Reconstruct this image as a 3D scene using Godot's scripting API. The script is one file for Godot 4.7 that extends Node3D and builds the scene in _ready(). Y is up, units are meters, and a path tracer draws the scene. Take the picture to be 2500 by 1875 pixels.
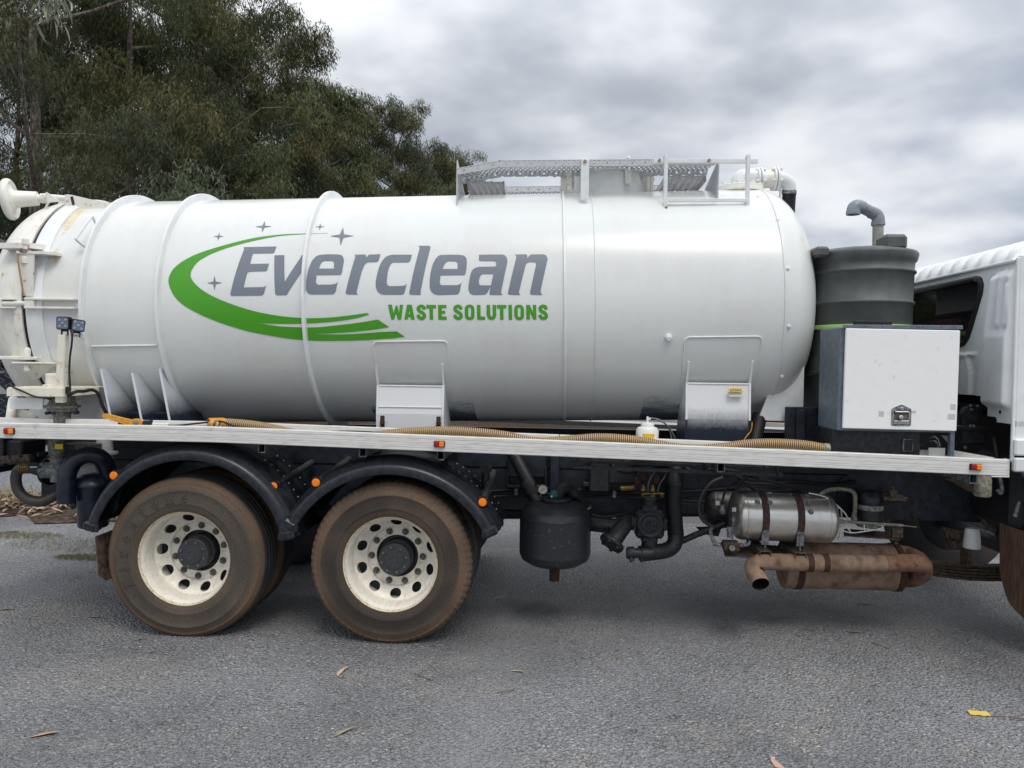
extends Node3D
# A white vacuum tanker parked on an asphalt yard under a cloudy sky, gum trees behind it.
# Metres, y up; x runs along the truck towards its cab, z towards the viewer. The origin lies on the ground below the axle of the forward rear wheel.

var M := {}
var T := {}
var truck: Node3D
const TANK_Y := 2.1553   # height of the tank's axis at x = 0
const TANK_K := 0.0226   # the tank rises towards the cab
const TANK_R := 0.8506


# ---------------------------------------------------------------- mesh building
class B:
	var st := SurfaceTool.new()
	var g := 1
	var col := Color.WHITE
	func _init():
		st.begin(Mesh.PRIMITIVE_TRIANGLES)
	func v(p: Vector3, uv := Vector2.ZERO) -> void:
		st.set_smooth_group(g)
		st.set_color(col)
		st.set_uv(uv)
		st.add_vertex(p)
	func tri(a: Vector3, b: Vector3, c: Vector3) -> void:
		v(a); v(b); v(c)
	func tri_n(a: Vector3, b: Vector3, c: Vector3, n: Vector3) -> void:
		if (a - c).cross(a - b).dot(n) >= 0.0: tri(a, b, c)
		else: tri(a, c, b)
	func quad_n(a: Vector3, b: Vector3, c: Vector3, d: Vector3, n: Vector3) -> void:
		tri_n(a, b, c, n); tri_n(a, c, d, n)
	# a box with chamfered edges
	func box(c: Vector3, size: Vector3, bevel := 0.004, bs := Basis()) -> B:
		var h := size / 2.0
		var e: float = minf(bevel, minf(h.x, minf(h.y, h.z)) * 0.45)
		var old := g
		for a in 3:
			var b := (a + 1) % 3
			var d := (a + 2) % 3
			for s in [-1.0, 1.0]:
				var q := []
				for w in [[-1.0, -1.0], [1.0, -1.0], [1.0, 1.0], [-1.0, 1.0]]:
					var p := Vector3.ZERO
					p[a] = s * h[a]; p[b] = w[0] * (h[b] - e); p[d] = w[1] * (h[d] - e)
					q.append(c + bs * p)
				var n := Vector3.ZERO
				n[a] = s
				g = 0xFFFFFFFF
				quad_n(q[0], q[1], q[2], q[3], bs * n)
			for s in [-1.0, 1.0]:
				for r in [-1.0, 1.0]:
					var q := []
					for w in [[0, -1.0], [0, 1.0], [1, 1.0], [1, -1.0]]:
						var p := Vector3.ZERO
						p[a] = s * (h[a] - (e if w[0] else 0.0)); p[b] = r * (h[b] - (0.0 if w[0] else e)); p[d] = w[1] * (h[d] - e)
						q.append(c + bs * p)
					var n := Vector3.ZERO
					n[a] = s; n[b] = r
					quad_n(q[0], q[1], q[2], q[3], bs * n)
		for i in 8:
			var s := Vector3(1 if i & 1 else -1, 1 if i & 2 else -1, 1 if i & 4 else -1)
			tri_n(c + bs * (s * (h - Vector3(0, e, e))), c + bs * (s * (h - Vector3(e, 0, e))), c + bs * (s * (h - Vector3(e, e, 0))), bs * s)
		g = old
		return self
	# a round bar along a path; r is one radius or one for each point
	func tube(pts: Array, r, seg := 12, caps := true) -> B:
		var n := pts.size()
		var up := Vector3.UP
		var rings := []
		g += 1
		for i in n:
			var t: Vector3 = (pts[mini(i + 1, n - 1)] - pts[maxi(i - 1, 0)]).normalized()
			if i == 0:
				up = Vector3.UP if absf(t.y) < 0.9 else Vector3.RIGHT
			var nn := (up - t * up.dot(t)).normalized()
			up = nn
			var bb := t.cross(nn)
			var rad: float = r[i] if r is Array else r
			var ring := []
			for k in seg:
				var a := TAU * k / seg
				ring.append(pts[i] + (nn * cos(a) + bb * sin(a)) * rad)
			rings.append(ring)
		for i in n - 1:
			for k in seg:
				var l := (k + 1) % seg
				var u0 := float(k) / seg
				var u1 := float(k + 1) / seg
				v(rings[i][k], Vector2(u0, i)); v(rings[i + 1][k], Vector2(u0, i + 1)); v(rings[i][l], Vector2(u1, i))
				v(rings[i + 1][k], Vector2(u0, i + 1)); v(rings[i + 1][l], Vector2(u1, i + 1)); v(rings[i][l], Vector2(u1, i))
		if caps:
			g += 1
			for e in [0, n - 1]:
				var nrm: Vector3 = (pts[0] - pts[1]) if e == 0 else (pts[n - 1] - pts[n - 2])
				for k in seg:
					tri_n(pts[e], rings[e][k], rings[e][(k + 1) % seg], nrm)
		g += 1
		return self
	# turned shape: profile of Vector2(radius, along), round the local y axis of xf
	func lathe(prof: Array, xf := Transform3D(), seg := 32, crease := 0.7, from := 0.0, to := TAU) -> B:
		g += 1
		for i in prof.size() - 1:
			var d: Vector2 = prof[i + 1] - prof[i]
			if d.length() < 1e-6: continue
			if i > 0:
				var d0: Vector2 = prof[i] - prof[i - 1]
				if absf(d0.angle_to(d)) > crease: g += 1
			for k in seg:
				var a0 := from + (to - from) * k / seg
				var a1 := from + (to - from) * (k + 1) / seg
				var p00 := xf * Vector3(prof[i].x * cos(a0), prof[i].y, -prof[i].x * sin(a0))
				var p01 := xf * Vector3(prof[i].x * cos(a1), prof[i].y, -prof[i].x * sin(a1))
				var p10 := xf * Vector3(prof[i + 1].x * cos(a0), prof[i + 1].y, -prof[i + 1].x * sin(a0))
				var p11 := xf * Vector3(prof[i + 1].x * cos(a1), prof[i + 1].y, -prof[i + 1].x * sin(a1))
				if prof[i].x > 1e-6: tri(p00, p10, p01)
				if prof[i + 1].x > 1e-6: tri(p10, p11, p01)
		g += 1
		return self
	# outline in the local xy plane, thickness along local z (centred)
	func prism(poly: PackedVector2Array, depth: float, xf := Transform3D()) -> B:
		var old := g
		g = 0xFFFFFFFF
		var idx := Geometry2D.triangulate_polygon(poly)
		var z := depth / 2.0
		for i in range(0, idx.size(), 3):
			var p := [poly[idx[i]], poly[idx[i + 1]], poly[idx[i + 2]]]
			for s in [-1.0, 1.0]:
				tri_n(xf * Vector3(p[0].x, p[0].y, z * s), xf * Vector3(p[1].x, p[1].y, z * s), xf * Vector3(p[2].x, p[2].y, z * s), xf.basis.z * s)
		var turn := -1.0 if Geometry2D.is_polygon_clockwise(poly) else 1.0
		for i in poly.size():
			var a := poly[i]
			var b := poly[(i + 1) % poly.size()]
			var n := Vector3(b.y - a.y, a.x - b.x, 0) * turn
			quad_n(xf * Vector3(a.x, a.y, -z), xf * Vector3(b.x, b.y, -z), xf * Vector3(b.x, b.y, z), xf * Vector3(a.x, a.y, z), xf.basis * n)
		g = old
		return self
	func hexnut(p: Vector3, dir: Vector3, r: float, h: float) -> B:
		var y := dir.normalized()
		var x := (Vector3.UP if absf(y.y) < 0.9 else Vector3.RIGHT).cross(y).normalized()
		return lathe([Vector2(0, 0), Vector2(r, 0), Vector2(r, h * 0.85), Vector2(r * 0.86, h), Vector2(0, h)], Transform3D(Basis(x, y, x.cross(y)), p), 6, 0.1)
	func cyl(a: Vector3, b: Vector3, r: float, seg := 16) -> B:
		return tube([a, b], r, seg)
	func mesh() -> ArrayMesh:
		st.generate_normals()
		return st.commit()


func basis_y(d: Vector3) -> Basis:
	var y := d.normalized()
	var x := (Vector3.UP if absf(y.y) < 0.9 else Vector3.RIGHT).cross(y).normalized()
	return Basis(x, y, x.cross(y))

func axis_at(p: Vector3, d: Vector3) -> Transform3D:
	return Transform3D(basis_y(d), p)

# a smooth path through points
func smooth(pts: Array, n := 8) -> Array:
	var out := []
	for i in pts.size() - 1:
		var a: Vector3 = pts[maxi(i - 1, 0)]
		var b: Vector3 = pts[i]
		var c: Vector3 = pts[i + 1]
		var d: Vector3 = pts[mini(i + 2, pts.size() - 1)]
		for k in n:
			out.append(b.cubic_interpolate(c, a, d, float(k) / n))
	out.append(pts[-1])
	return out

func rounded(w: float, h: float, r: float, n := 5) -> PackedVector2Array:
	var p := PackedVector2Array()
	for q in 4:
		var c := Vector2((w / 2 - r) * [1, -1, -1, 1][q], (h / 2 - r) * [1, 1, -1, -1][q])
		for k in n + 1:
			p.append(c + Vector2.from_angle(PI / 2 * (q + float(k) / n)) * r)
	return p

func pv(a: Array) -> PackedVector2Array:
	var p := PackedVector2Array()
	for i in range(0, a.size(), 2): p.append(Vector2(a[i], a[i + 1]))
	return p

var used := {}
func numbered(called: String, parent: Node) -> String:
	var key := "%d/%s" % [parent.get_instance_id(), called]
	used[key] = used.get(key, -1) + 1
	return called if used[key] == 0 else "%s_%03d" % [called, used[key]]

func put(node: Node3D, called: String, parent: Node) -> void:
	node.name = numbered(called, parent)
	parent.add_child(node, true)

func part(b: B, called: String, m: Material, parent: Node, label := "") -> MeshInstance3D:
	var o := MeshInstance3D.new()
	o.mesh = b.mesh()
	o.mesh.surface_set_material(0, m)
	put(o, called, parent)
	if label: o.set_meta("label", label)
	return o

func like(o: MeshInstance3D, called: String, parent: Node, xf: Transform3D) -> MeshInstance3D:
	var c := MeshInstance3D.new()
	c.mesh = o.mesh
	c.transform = xf
	put(c, called, parent)
	return c

func thing(called: String, label: String, category: String, at := Vector3.ZERO, group := "") -> Node3D:
	var o := Node3D.new()
	put(o, called, self)
	o.position = at
	return tag(o, label, category, group)

func tag(o: Node3D, label: String, category: String, group := "") -> Node3D:
	o.set_meta("label", label)
	o.set_meta("category", category)
	if group: o.set_meta("group", group)
	return o

func structure(o: Node3D) -> Node3D:
	o.set_meta("kind", "structure")
	return o

# a point on (or dr off) the tank's shell: x along it, a the angle above the near side in degrees
func on_tank(x: float, a: float, dr := 0.0) -> Vector3:
	var t := deg_to_rad(a)
	var up := Vector3(-TANK_K, 1, 0).normalized()
	return Vector3(x, TANK_Y + TANK_K * x, 0) + up * (sin(t) * (TANK_R + dr)) + Vector3(0, 0, cos(t) * (TANK_R + dr))

func tank_out(a: float) -> Vector3:
	var t := deg_to_rad(a)
	return Vector3(-TANK_K * sin(t), sin(t), cos(t)).normalized()

func tank_axis(x := 0.0) -> Transform3D:   # local y runs along the tank's axis towards the cab
	var d := Vector3(1, TANK_K, 0).normalized()
	var x_ax := Vector3(0, 0, 1)
	return Transform3D(Basis(x_ax, d, x_ax.cross(d)), Vector3(x, TANK_Y + TANK_K * x, 0))

# height of the lower edge of the side rail of the tray
func rail_y(x: float) -> float:
	var t := maxf(0.0, x + 1.1)
	return 1.244 - 0.0195 * t - 0.0006 * t * t


# ---------------------------------------------------------------- materials
func noise_tex(freq: float, ramp: Array, sd: int, size := 256, kind := FastNoiseLite.TYPE_SIMPLEX_SMOOTH, octaves := 4, stretch := 1, as_normal := false, bump := 8.0) -> NoiseTexture2D:
	var n := FastNoiseLite.new()
	n.noise_type = kind
	n.frequency = freq
	n.fractal_octaves = octaves
	n.seed = sd
	var t := NoiseTexture2D.new()
	t.noise = n
	t.width = size
	t.height = size / stretch
	t.seamless = true
	if as_normal:
		t.as_normal_map = true
		t.bump_strength = bump
	else:
		var gr := Gradient.new()
		var off := PackedFloat32Array()
		var cs := PackedColorArray()
		for i in ramp.size():
			off.append(ramp[i][0]); cs.append(ramp[i][1] if ramp[i][1] is Color else Color(ramp[i][1], ramp[i][1], ramp[i][1]))
		gr.offsets = off
		gr.colors = cs
		t.color_ramp = gr
	return t

func pbr(called: String, c: Color, rough: float, metal := 0.0, tex = null, scale := 1.0, nrm = null, nscale := 1.0, depth := 1.0) -> StandardMaterial3D:
	var m := StandardMaterial3D.new()
	m.resource_name = called
	m.albedo_color = c
	m.roughness = rough
	m.metallic = metal
	m.uv1_triplanar = true
	m.uv1_world_triplanar = false
	m.uv1_scale = Vector3.ONE * scale
	if tex: m.albedo_texture = tex
	if nrm:
		m.normal_enabled = true
		m.normal_texture = nrm
		m.normal_scale = depth
	M[called] = m
	return m

func make_materials() -> void:
	T.mottle = noise_tex(0.02, [[0.25, 0.86], [0.5, 0.95], [0.75, 1.0]], 3)
	T.clean = noise_tex(0.02, [[0.2, 0.955], [0.5, 0.985], [0.8, 1.0]], 33, 256, FastNoiseLite.TYPE_SIMPLEX_SMOOTH, 5)
	T.scuff = noise_tex(0.045, [[0.0, 0.86], [0.12, 0.96], [0.22, 0.99], [1.0, 1.0]], 35, 256, FastNoiseLite.TYPE_SIMPLEX_SMOOTH, 5)
	T.rail_wear = noise_tex(0.03, [[0.1, 0.88], [0.3, 0.955], [0.6, 0.985], [1.0, 1.0]], 45, 256, FastNoiseLite.TYPE_SIMPLEX_SMOOTH, 5)
	T.worn = noise_tex(0.03, [[0.2, 0.55], [0.5, 0.82], [0.8, 1.0]], 5)
	T.speck = noise_tex(0.09, [[0.0, 0.62], [0.28, 0.9], [0.45, 1.0], [1.0, 1.0]], 8, 256, FastNoiseLite.TYPE_SIMPLEX_SMOOTH, 3)
	T.rust = noise_tex(0.025, [[0.1, Color(0.38, 0.29, 0.24)], [0.33, Color(0.57, 0.455, 0.37)], [0.6, Color(0.67, 0.555, 0.455)], [0.9, Color(0.57, 0.465, 0.39)]], 11, 256, FastNoiseLite.TYPE_SIMPLEX_SMOOTH, 3)
	T.rusty_white = noise_tex(0.03, [[0.0, Color(0.42, 0.26, 0.13)], [0.2, Color(0.62, 0.46, 0.28)], [0.31, Color(0.84, 0.80, 0.70)], [0.5, Color(0.93, 0.92, 0.88)], [1.0, Color(0.96, 0.95, 0.92)]], 14, 256, FastNoiseLite.TYPE_SIMPLEX_SMOOTH, 5)
	T.few_rust = noise_tex(0.03, [[0.0, Color(0.50, 0.34, 0.18)], [0.07, Color(0.70, 0.58, 0.42)], [0.13, Color(0.90, 0.87, 0.80)], [0.4, Color(0.94, 0.935, 0.91)], [1.0, Color(0.96, 0.955, 0.94)]], 15, 256, FastNoiseLite.TYPE_SIMPLEX_SMOOTH, 5)
	T.rim_dirt = noise_tex(0.035, [[0.0, Color(0.70, 0.60, 0.48)], [0.13, Color(0.86, 0.82, 0.75)], [0.3, Color(0.95, 0.94, 0.92)], [1.0, Color(1, 1, 1)]], 16, 256, FastNoiseLite.TYPE_SIMPLEX_SMOOTH, 5)
	T.dusty_black = noise_tex(0.03, [[0.2, Color(0.55, 0.52, 0.5)], [0.5, Color(0.72, 0.72, 0.74)], [0.72, Color(0.8, 0.82, 0.86)], [0.9, Color(1, 0.93, 0.84)]], 17, 256, FastNoiseLite.TYPE_SIMPLEX_SMOOTH, 5)
	T.brushed = noise_tex(0.05, [[0.2, 0.86], [0.5, 0.95], [0.8, 1.0]], 19, 256, FastNoiseLite.TYPE_SIMPLEX_SMOOTH, 4, 4)
	T.fine_normal = noise_tex(0.06, [], 23, 256, FastNoiseLite.TYPE_SIMPLEX_SMOOTH, 4, 1, true, 3.0)
	T.wave_normal = noise_tex(0.008, [], 29, 256, FastNoiseLite.TYPE_SIMPLEX_SMOOTH, 2, 1, true, 2.0)

	pbr("white_paint", Color(0.92, 0.93, 0.93), 0.28, 0.0, T.clean, 0.9)
	pbr("stained_white", Color(0.96, 0.96, 0.95), 0.36, 0.0, T.few_rust, 1.6)
	pbr("bracket_white", Color(0.91, 0.92, 0.92), 0.33, 0.0, T.clean, 2.0)
	pbr("rim_cream", Color(0.955, 0.94, 0.90), 0.4, 0.0, T.rim_dirt, 2.5)
	pbr("rim_edge", Color(0.9, 0.86, 0.78), 0.5, 0.0, T.rusty_white, 5.0)
	pbr("aluminium", Color(0.88, 0.875, 0.855), 0.42, 0.0, T.rail_wear, 1.0)
	M.aluminium.uv1_scale = Vector3(0.9, 5.0, 5.0)
	pbr("walk_alu", Color(0.78, 0.79, 0.80), 0.4, 0.15, T.clean, 3.0)
	pbr("navy_steel", Color(0.17, 0.205, 0.255), 0.5, 0.0, T.dusty_black, 1.5)
	pbr("black_steel", Color(0.21, 0.22, 0.24), 0.48, 0.0, T.dusty_black, 2.5)
	pbr("cast_iron", Color(0.20, 0.21, 0.225), 0.42, 0.0, T.dusty_black, 5.0, T.fine_normal, 5.0, 0.6)
	pbr("black_rubber", Color(0.13, 0.135, 0.15), 0.6, 0.0, T.dusty_black, 4.0)
	pbr("guard_plastic", Color(0.19, 0.21, 0.24), 0.33, 0.0, T.dusty_black, 2.2, T.fine_normal, 3.0, 0.1)
	pbr("dusty_flap", Color(0.44, 0.36, 0.30), 0.9, 0.0, T.worn, 2.0)
	pbr("polished_steel", Color(0.90, 0.885, 0.85), 0.3, 0.85, T.clean, 3.0, T.fine_normal, 2.0, 0.08)
	pbr("shaded_steel", Color(0.34, 0.34, 0.34), 0.45, 0.5, T.worn, 3.0)  # the second air tank's steel, with the shade under the tray in its colour
	pbr("brown_flap", Color(0.95, 0.93, 0.9), 0.9, 0.0, noise_tex(0.03, [[0.2, Color(0.28, 0.22, 0.18)], [0.5, Color(0.38, 0.29, 0.225)], [0.8, Color(0.44, 0.34, 0.27)]], 63), 1.0)
	M.brown_flap.uv1_scale = Vector3(1.0, 0.7, 5.0)
	pbr("chrome", Color(0.85, 0.85, 0.86), 0.15, 1.0)
	pbr("galvanised", Color(0.62, 0.63, 0.64), 0.5, 0.5, T.worn, 4.0)
	pbr("grey_pipe", Color(0.50, 0.53, 0.53), 0.5, 0.0, T.worn, 3.0)
	pbr("pale_pipe", Color(0.66, 0.65, 0.58), 0.5, 0.0, T.worn, 4.0)
	pbr("rust_metal", Color(0.90, 0.91, 0.93), 0.9, 0.0, T.rust, 1.1, T.fine_normal, 3.0, 0.4)
	pbr("rust_dark", Color(0.45, 0.38, 0.37), 0.85, 0.0, T.rust, 4.0)
	pbr("rusty_edge", Color(0.70, 0.58, 0.46), 0.8, 0.0, T.rusty_white, 9.0)
	pbr("navy_gloss", Color(0.15, 0.19, 0.26), 0.3, 0.0, T.dusty_black, 2.0)
	var os := pbr("overspray", Color(1, 1, 1), 0.35)
	os.vertex_color_use_as_albedo = true
	pbr("hub_paint", Color(0.24, 0.248, 0.262), 0.45, 0.0, T.mottle, 6.0)
	pbr("nut_steel", Color(0.42, 0.40, 0.37), 0.5, 0.2, T.mottle, 12.0)
	pbr("arm_grey", Color(0.34, 0.34, 0.34), 0.5, 0.0, T.worn, 4.0)
	pbr("pot_black", Color(1, 1, 1), 0.38, 0.0, noise_tex(0.045, [[0.0, Color(0.40, 0.30, 0.20)], [0.22, Color(0.34, 0.25, 0.18)], [0.27, Color(0.15, 0.16, 0.18)], [0.6, Color(0.145, 0.16, 0.18)], [1.0, Color(0.20, 0.21, 0.23)]], 39, 256, FastNoiseLite.TYPE_SIMPLEX_SMOOTH, 5), 1.6)
	pbr("strap_rust", Color(0.36, 0.25, 0.22), 0.8, 0.0, T.worn, 4.0)
	pbr("rack_steel", Color(0.42, 0.37, 0.32), 0.75, 0.1, T.worn, 3.0)
	pbr("dust_iron", Color(0.36, 0.30, 0.25), 0.9, 0.0, T.worn, 3.0)
	pbr("rust_dark2", Color(0.80, 0.73, 0.72), 0.85, 0.0, T.rust, 1.8, T.fine_normal, 4.0, 0.4)
	pbr("cream_paint", Color(0.95, 0.94, 0.90), 0.4, 0.0, T.few_rust, 1.9)
	pbr("post_grey", Color(0.52, 0.52, 0.49), 0.55, 0.1, T.worn, 4.0)
	pbr("vent_grey", Color(0.62, 0.62, 0.57), 0.55, 0.0, T.mottle, 3.0)
	pbr("vent_pvc", Color(0.55, 0.58, 0.61), 0.4, 0.0, T.mottle, 3.0)
	pbr("brass", Color(0.66, 0.56, 0.30), 0.4, 0.8, T.worn, 8.0)
	pbr("orange_lens", Color(1.0, 0.52, 0.05), 0.2)
	pbr("red_lens", Color(0.62, 0.07, 0.05), 0.2)
	pbr("letter_grey", Color(0.47, 0.50, 0.54), 0.28)
	pbr("letter_green", Color(0.29, 0.62, 0.12), 0.28)
	pbr("poly_grey", Color(0.345, 0.36, 0.355), 0.5, 0.0, T.mottle, 1.5, T.wave_normal, 1.0, 0.3)
	pbr("strap_green", Color(0.56, 0.72, 0.42), 0.8)
	pbr("box_grey", Color(0.42, 0.46, 0.50), 0.4, 0.1, T.mottle, 3.0)
	pbr("box_white", Color(0.955, 0.955, 0.95), 0.3, 0.0, T.scuff, 1.1)
	pbr("tape", Color(0.78, 0.77, 0.73), 0.6)
	pbr("dark_wood", Color(0.26, 0.22, 0.20), 0.85, 0.0, T.worn, 5.0)
	pbr("lever_yellow", Color(0.88, 0.62, 0.18), 0.45, 0.0, T.mottle, 6.0)
	pbr("label_yellow", Color(0.88, 0.74, 0.10), 0.45)
	pbr("label_white", Color(0.86, 0.86, 0.84), 0.5)
	pbr("print_black", Color(0.08, 0.08, 0.09), 0.5)
	pbr("bottle_white", Color(0.90, 0.90, 0.88), 0.35)
	pbr("dial_cream", Color(0.85, 0.82, 0.72), 0.4)
	pbr("teal_plastic", Color(0.08, 0.33, 0.29), 0.4)
	pbr("red_paint", Color(0.60, 0.12, 0.11), 0.4, 0.0, T.worn, 2.0)
	pbr("interior_dark", Color(0.10, 0.11, 0.13), 0.8)
	pbr("seat_red", Color(0.36, 0.12, 0.13), 0.7)
	pbr("dial_black", Color(0.1, 0.1, 0.11), 0.4)
	pbr("led_lens", Color(0.62, 0.66, 0.72), 0.12, 0.4)
	pbr("led_reflector", Color(0.46, 0.50, 0.56), 0.18, 0.6)
	pbr("fence_wire", Color(0.62, 0.63, 0.64), 0.5, 0.5)
	pbr("car_dark", Color(0.10, 0.12, 0.17), 0.25)
	var tyre := pbr("tyre", Color(1, 1, 1), 0.82, 0.0, T.mottle, 9.0, T.fine_normal, 6.0, 0.25)
	tyre.vertex_color_use_as_albedo = true
	var hose := pbr("hose", Color(1, 1, 1), 0.45)
	hose.vertex_color_use_as_albedo = true
	hose.uv1_triplanar = false
	var gl := pbr("window_glass", Color(0.10, 0.12, 0.13, 0.35), 0.03)
	gl.transparency = BaseMaterial3D.TRANSPARENCY_ALPHA
	gl.uv1_triplanar = false


# ---------------------------------------------------------------- sky, ground, background
func make_sky() -> PanoramaSkyMaterial:
	var w := 2048
	var h := 1024
	var big := FastNoiseLite.new()
	big.noise_type = FastNoiseLite.TYPE_SIMPLEX_SMOOTH; big.frequency = 0.5; big.fractal_octaves = 5; big.fractal_gain = 0.5; big.seed = 41
	var fine := FastNoiseLite.new()
	fine.noise_type = FastNoiseLite.TYPE_SIMPLEX_SMOOTH; fine.frequency = 1.6; fine.fractal_octaves = 5; fine.fractal_gain = 0.52; fine.seed = 7
	# cloud banks and the thinner, brighter places between them: direction, angular width, lift
	var banks := [
		[Vector3(-0.059, 0.31, -0.949), 0.085, 0.20], [Vector3(0.032, 0.296, -0.955), 0.07, 0.11], [Vector3(-0.138, 0.316, -0.939), 0.07, 0.13], [Vector3(-0.173, 0.378, -0.909), 0.10, -0.03],
		[Vector3(0.174, 0.213, -0.961), 0.08, 0.17], [Vector3(0.464, 0.246, -0.851), 0.07, 0.20], [Vector3(0.33, 0.223, -0.917), 0.09, 0.14], [Vector3(0.233, 0.33, -0.914), 0.16, -0.12], [Vector3(0.024, 0.191, -0.981), 0.07, -0.05], [Vector3(0.099, 0.244, -0.965), 0.09, -0.07],
		[Vector3(0.396, 0.311, -0.864), 0.12, -0.06], [Vector3(-0.029, 0.411, -0.911), 0.12, 0.05], [Vector3(0.436, 0.121, -0.892), 0.12, 0.02],
	]
	var img := Image.create(w, h, false, Image.FORMAT_RGBF)
	img.fill(Color(0.16, 0.16, 0.165))
	for j in h / 2 + 2:
		var el := PI * (0.5 - (j + 0.5) / h)
		var se := sin(el)
		var ce := cos(el)
		var lift := 1.06 + 1.5 * smoothstep(0.25, 1.0, se)      # an overcast sky is brightest overhead
		for i in w:
			var az := TAU * ((i + 0.5) / w - 0.5)
			var d := Vector3(sin(az) * ce, se, -cos(az) * ce)
			var q := Vector3(d.x, d.y * 2.6, d.z) * (1.0 / (absf(d.y) + 0.34)) * 1.25
			var n := big.get_noise_3dv(q)
			var f := fine.get_noise_3dv(q)
			var b := 0.48 + 0.78 * n + 0.62 * f
			if az > -0.6 and az < 0.8 and el < 0.6:
				for k in banks:
					var a: float = d.distance_to(k[0]) / k[1]
					if a < 3.0: b += 1.9 * k[2] * exp(-a * a) * (1.0 + 1.6 * f)
			b = clampf(b, 0.05, 1.15)
			var blue := clampf(0.5 + 1.5 * big.get_noise_3dv(q * 0.8 + Vector3(31, 5, 9)), 0.0, 1.0) * (1.0 - 0.7 * b)
			var grey := Color(0.395, 0.435, 0.50).lerp(Color(0.385, 0.455, 0.60), blue)
			var c := grey.lerp(Color(0.84, 0.87, 0.91), smoothstep(0.15, 0.95, b))
			c = c.lerp(Color(c.g, c.g, c.g), 0.05 + 0.5 * smoothstep(0.35, 1.0, se))
			img.set_pixel(i, j, Color(c.r * lift, c.g * lift, c.b * lift))
	var m := PanoramaSkyMaterial.new()
	m.panorama = ImageTexture.create_from_image(img)
	return m

func make_camera_and_light() -> void:
	var cam := Camera3D.new()
	cam.name = "camera"
	add_child(cam)
	cam.position = Vector3(0.98274, 1.75589, 5.8728)
	cam.rotation = Vector3(-0.026602, 0.051374, 0.014034)
	cam.fov = 53.06
	cam.near = 0.05
	cam.far = 500.0
	cam.current = true
	var e := Environment.new()
	e.background_mode = Environment.BG_SKY
	e.sky = Sky.new()
	e.sky.sky_material = make_sky()
	e.tonemap_mode = Environment.TONE_MAPPER_LINEAR
	e.tonemap_exposure = 1.0
	e.sdfgi_enabled = true
	e.ssao_enabled = true
	e.ssil_enabled = true
	var we := WorldEnvironment.new()
	we.name = "environment"
	we.environment = e
	add_child(we)
	var sun := DirectionalLight3D.new()
	sun.name = "sun"
	add_child(sun)
	sun.rotation_degrees = Vector3(-57, 22, 0)
	sun.light_energy = 0.38
	sun.light_color = Color(1.0, 0.97, 0.92)
	sun.light_angular_distance = 24.0
	sun.shadow_enabled = true

func layer(kind: int, give: int, freq: float, sd: int, side: int) -> PackedByteArray:
	var n := FastNoiseLite.new()
	n.noise_type = kind
	n.frequency = freq
	n.seed = sd
	n.fractal_octaves = 3
	if kind == FastNoiseLite.TYPE_CELLULAR:
		n.cellular_return_type = give
		n.fractal_type = FastNoiseLite.FRACTAL_NONE
	var im := n.get_seamless_image(side, side)
	im.convert(Image.FORMAT_L8)
	return im.get_data()

func ground_colour(px: float, pz: float, patch: FastNoiseLite, dust: FastNoiseLite) -> Color:
	var k := 0.82 + 0.36 * patch.get_noise_2d(px, pz)
	var dd: float = smoothstep(0.08, 0.42, dust.get_noise_2d(px * 0.9, pz * 1.8))
	var fine_dust: float = 0.5 + 0.9 * dust.get_noise_2d(px * 6.0, pz * 6.0)
	# dark drips of old oil where the trucks stand
	for o in [[2.2, 0.75, 0.22], [2.55, 0.5, 0.14], [0.9, 0.35, 0.2], [-2.3, 2.2, 0.16], [3.6, 2.6, 0.2], [1.2, 2.9, 0.12]]:
		var far: float = Vector2(px - o[0], (pz - o[1]) * 1.3).length() / o[2] + 0.9 * dust.get_noise_2d(px * 5.0, pz * 5.0)
		k *= 1.0 - 0.35 * smoothstep(1.0, 0.4, far)
	return Color(k * 1.01, k, k * 0.985).lerp(Color(1.0, 0.95, 0.86), clampf(dd * fine_dust, 0.0, 0.8))

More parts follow.
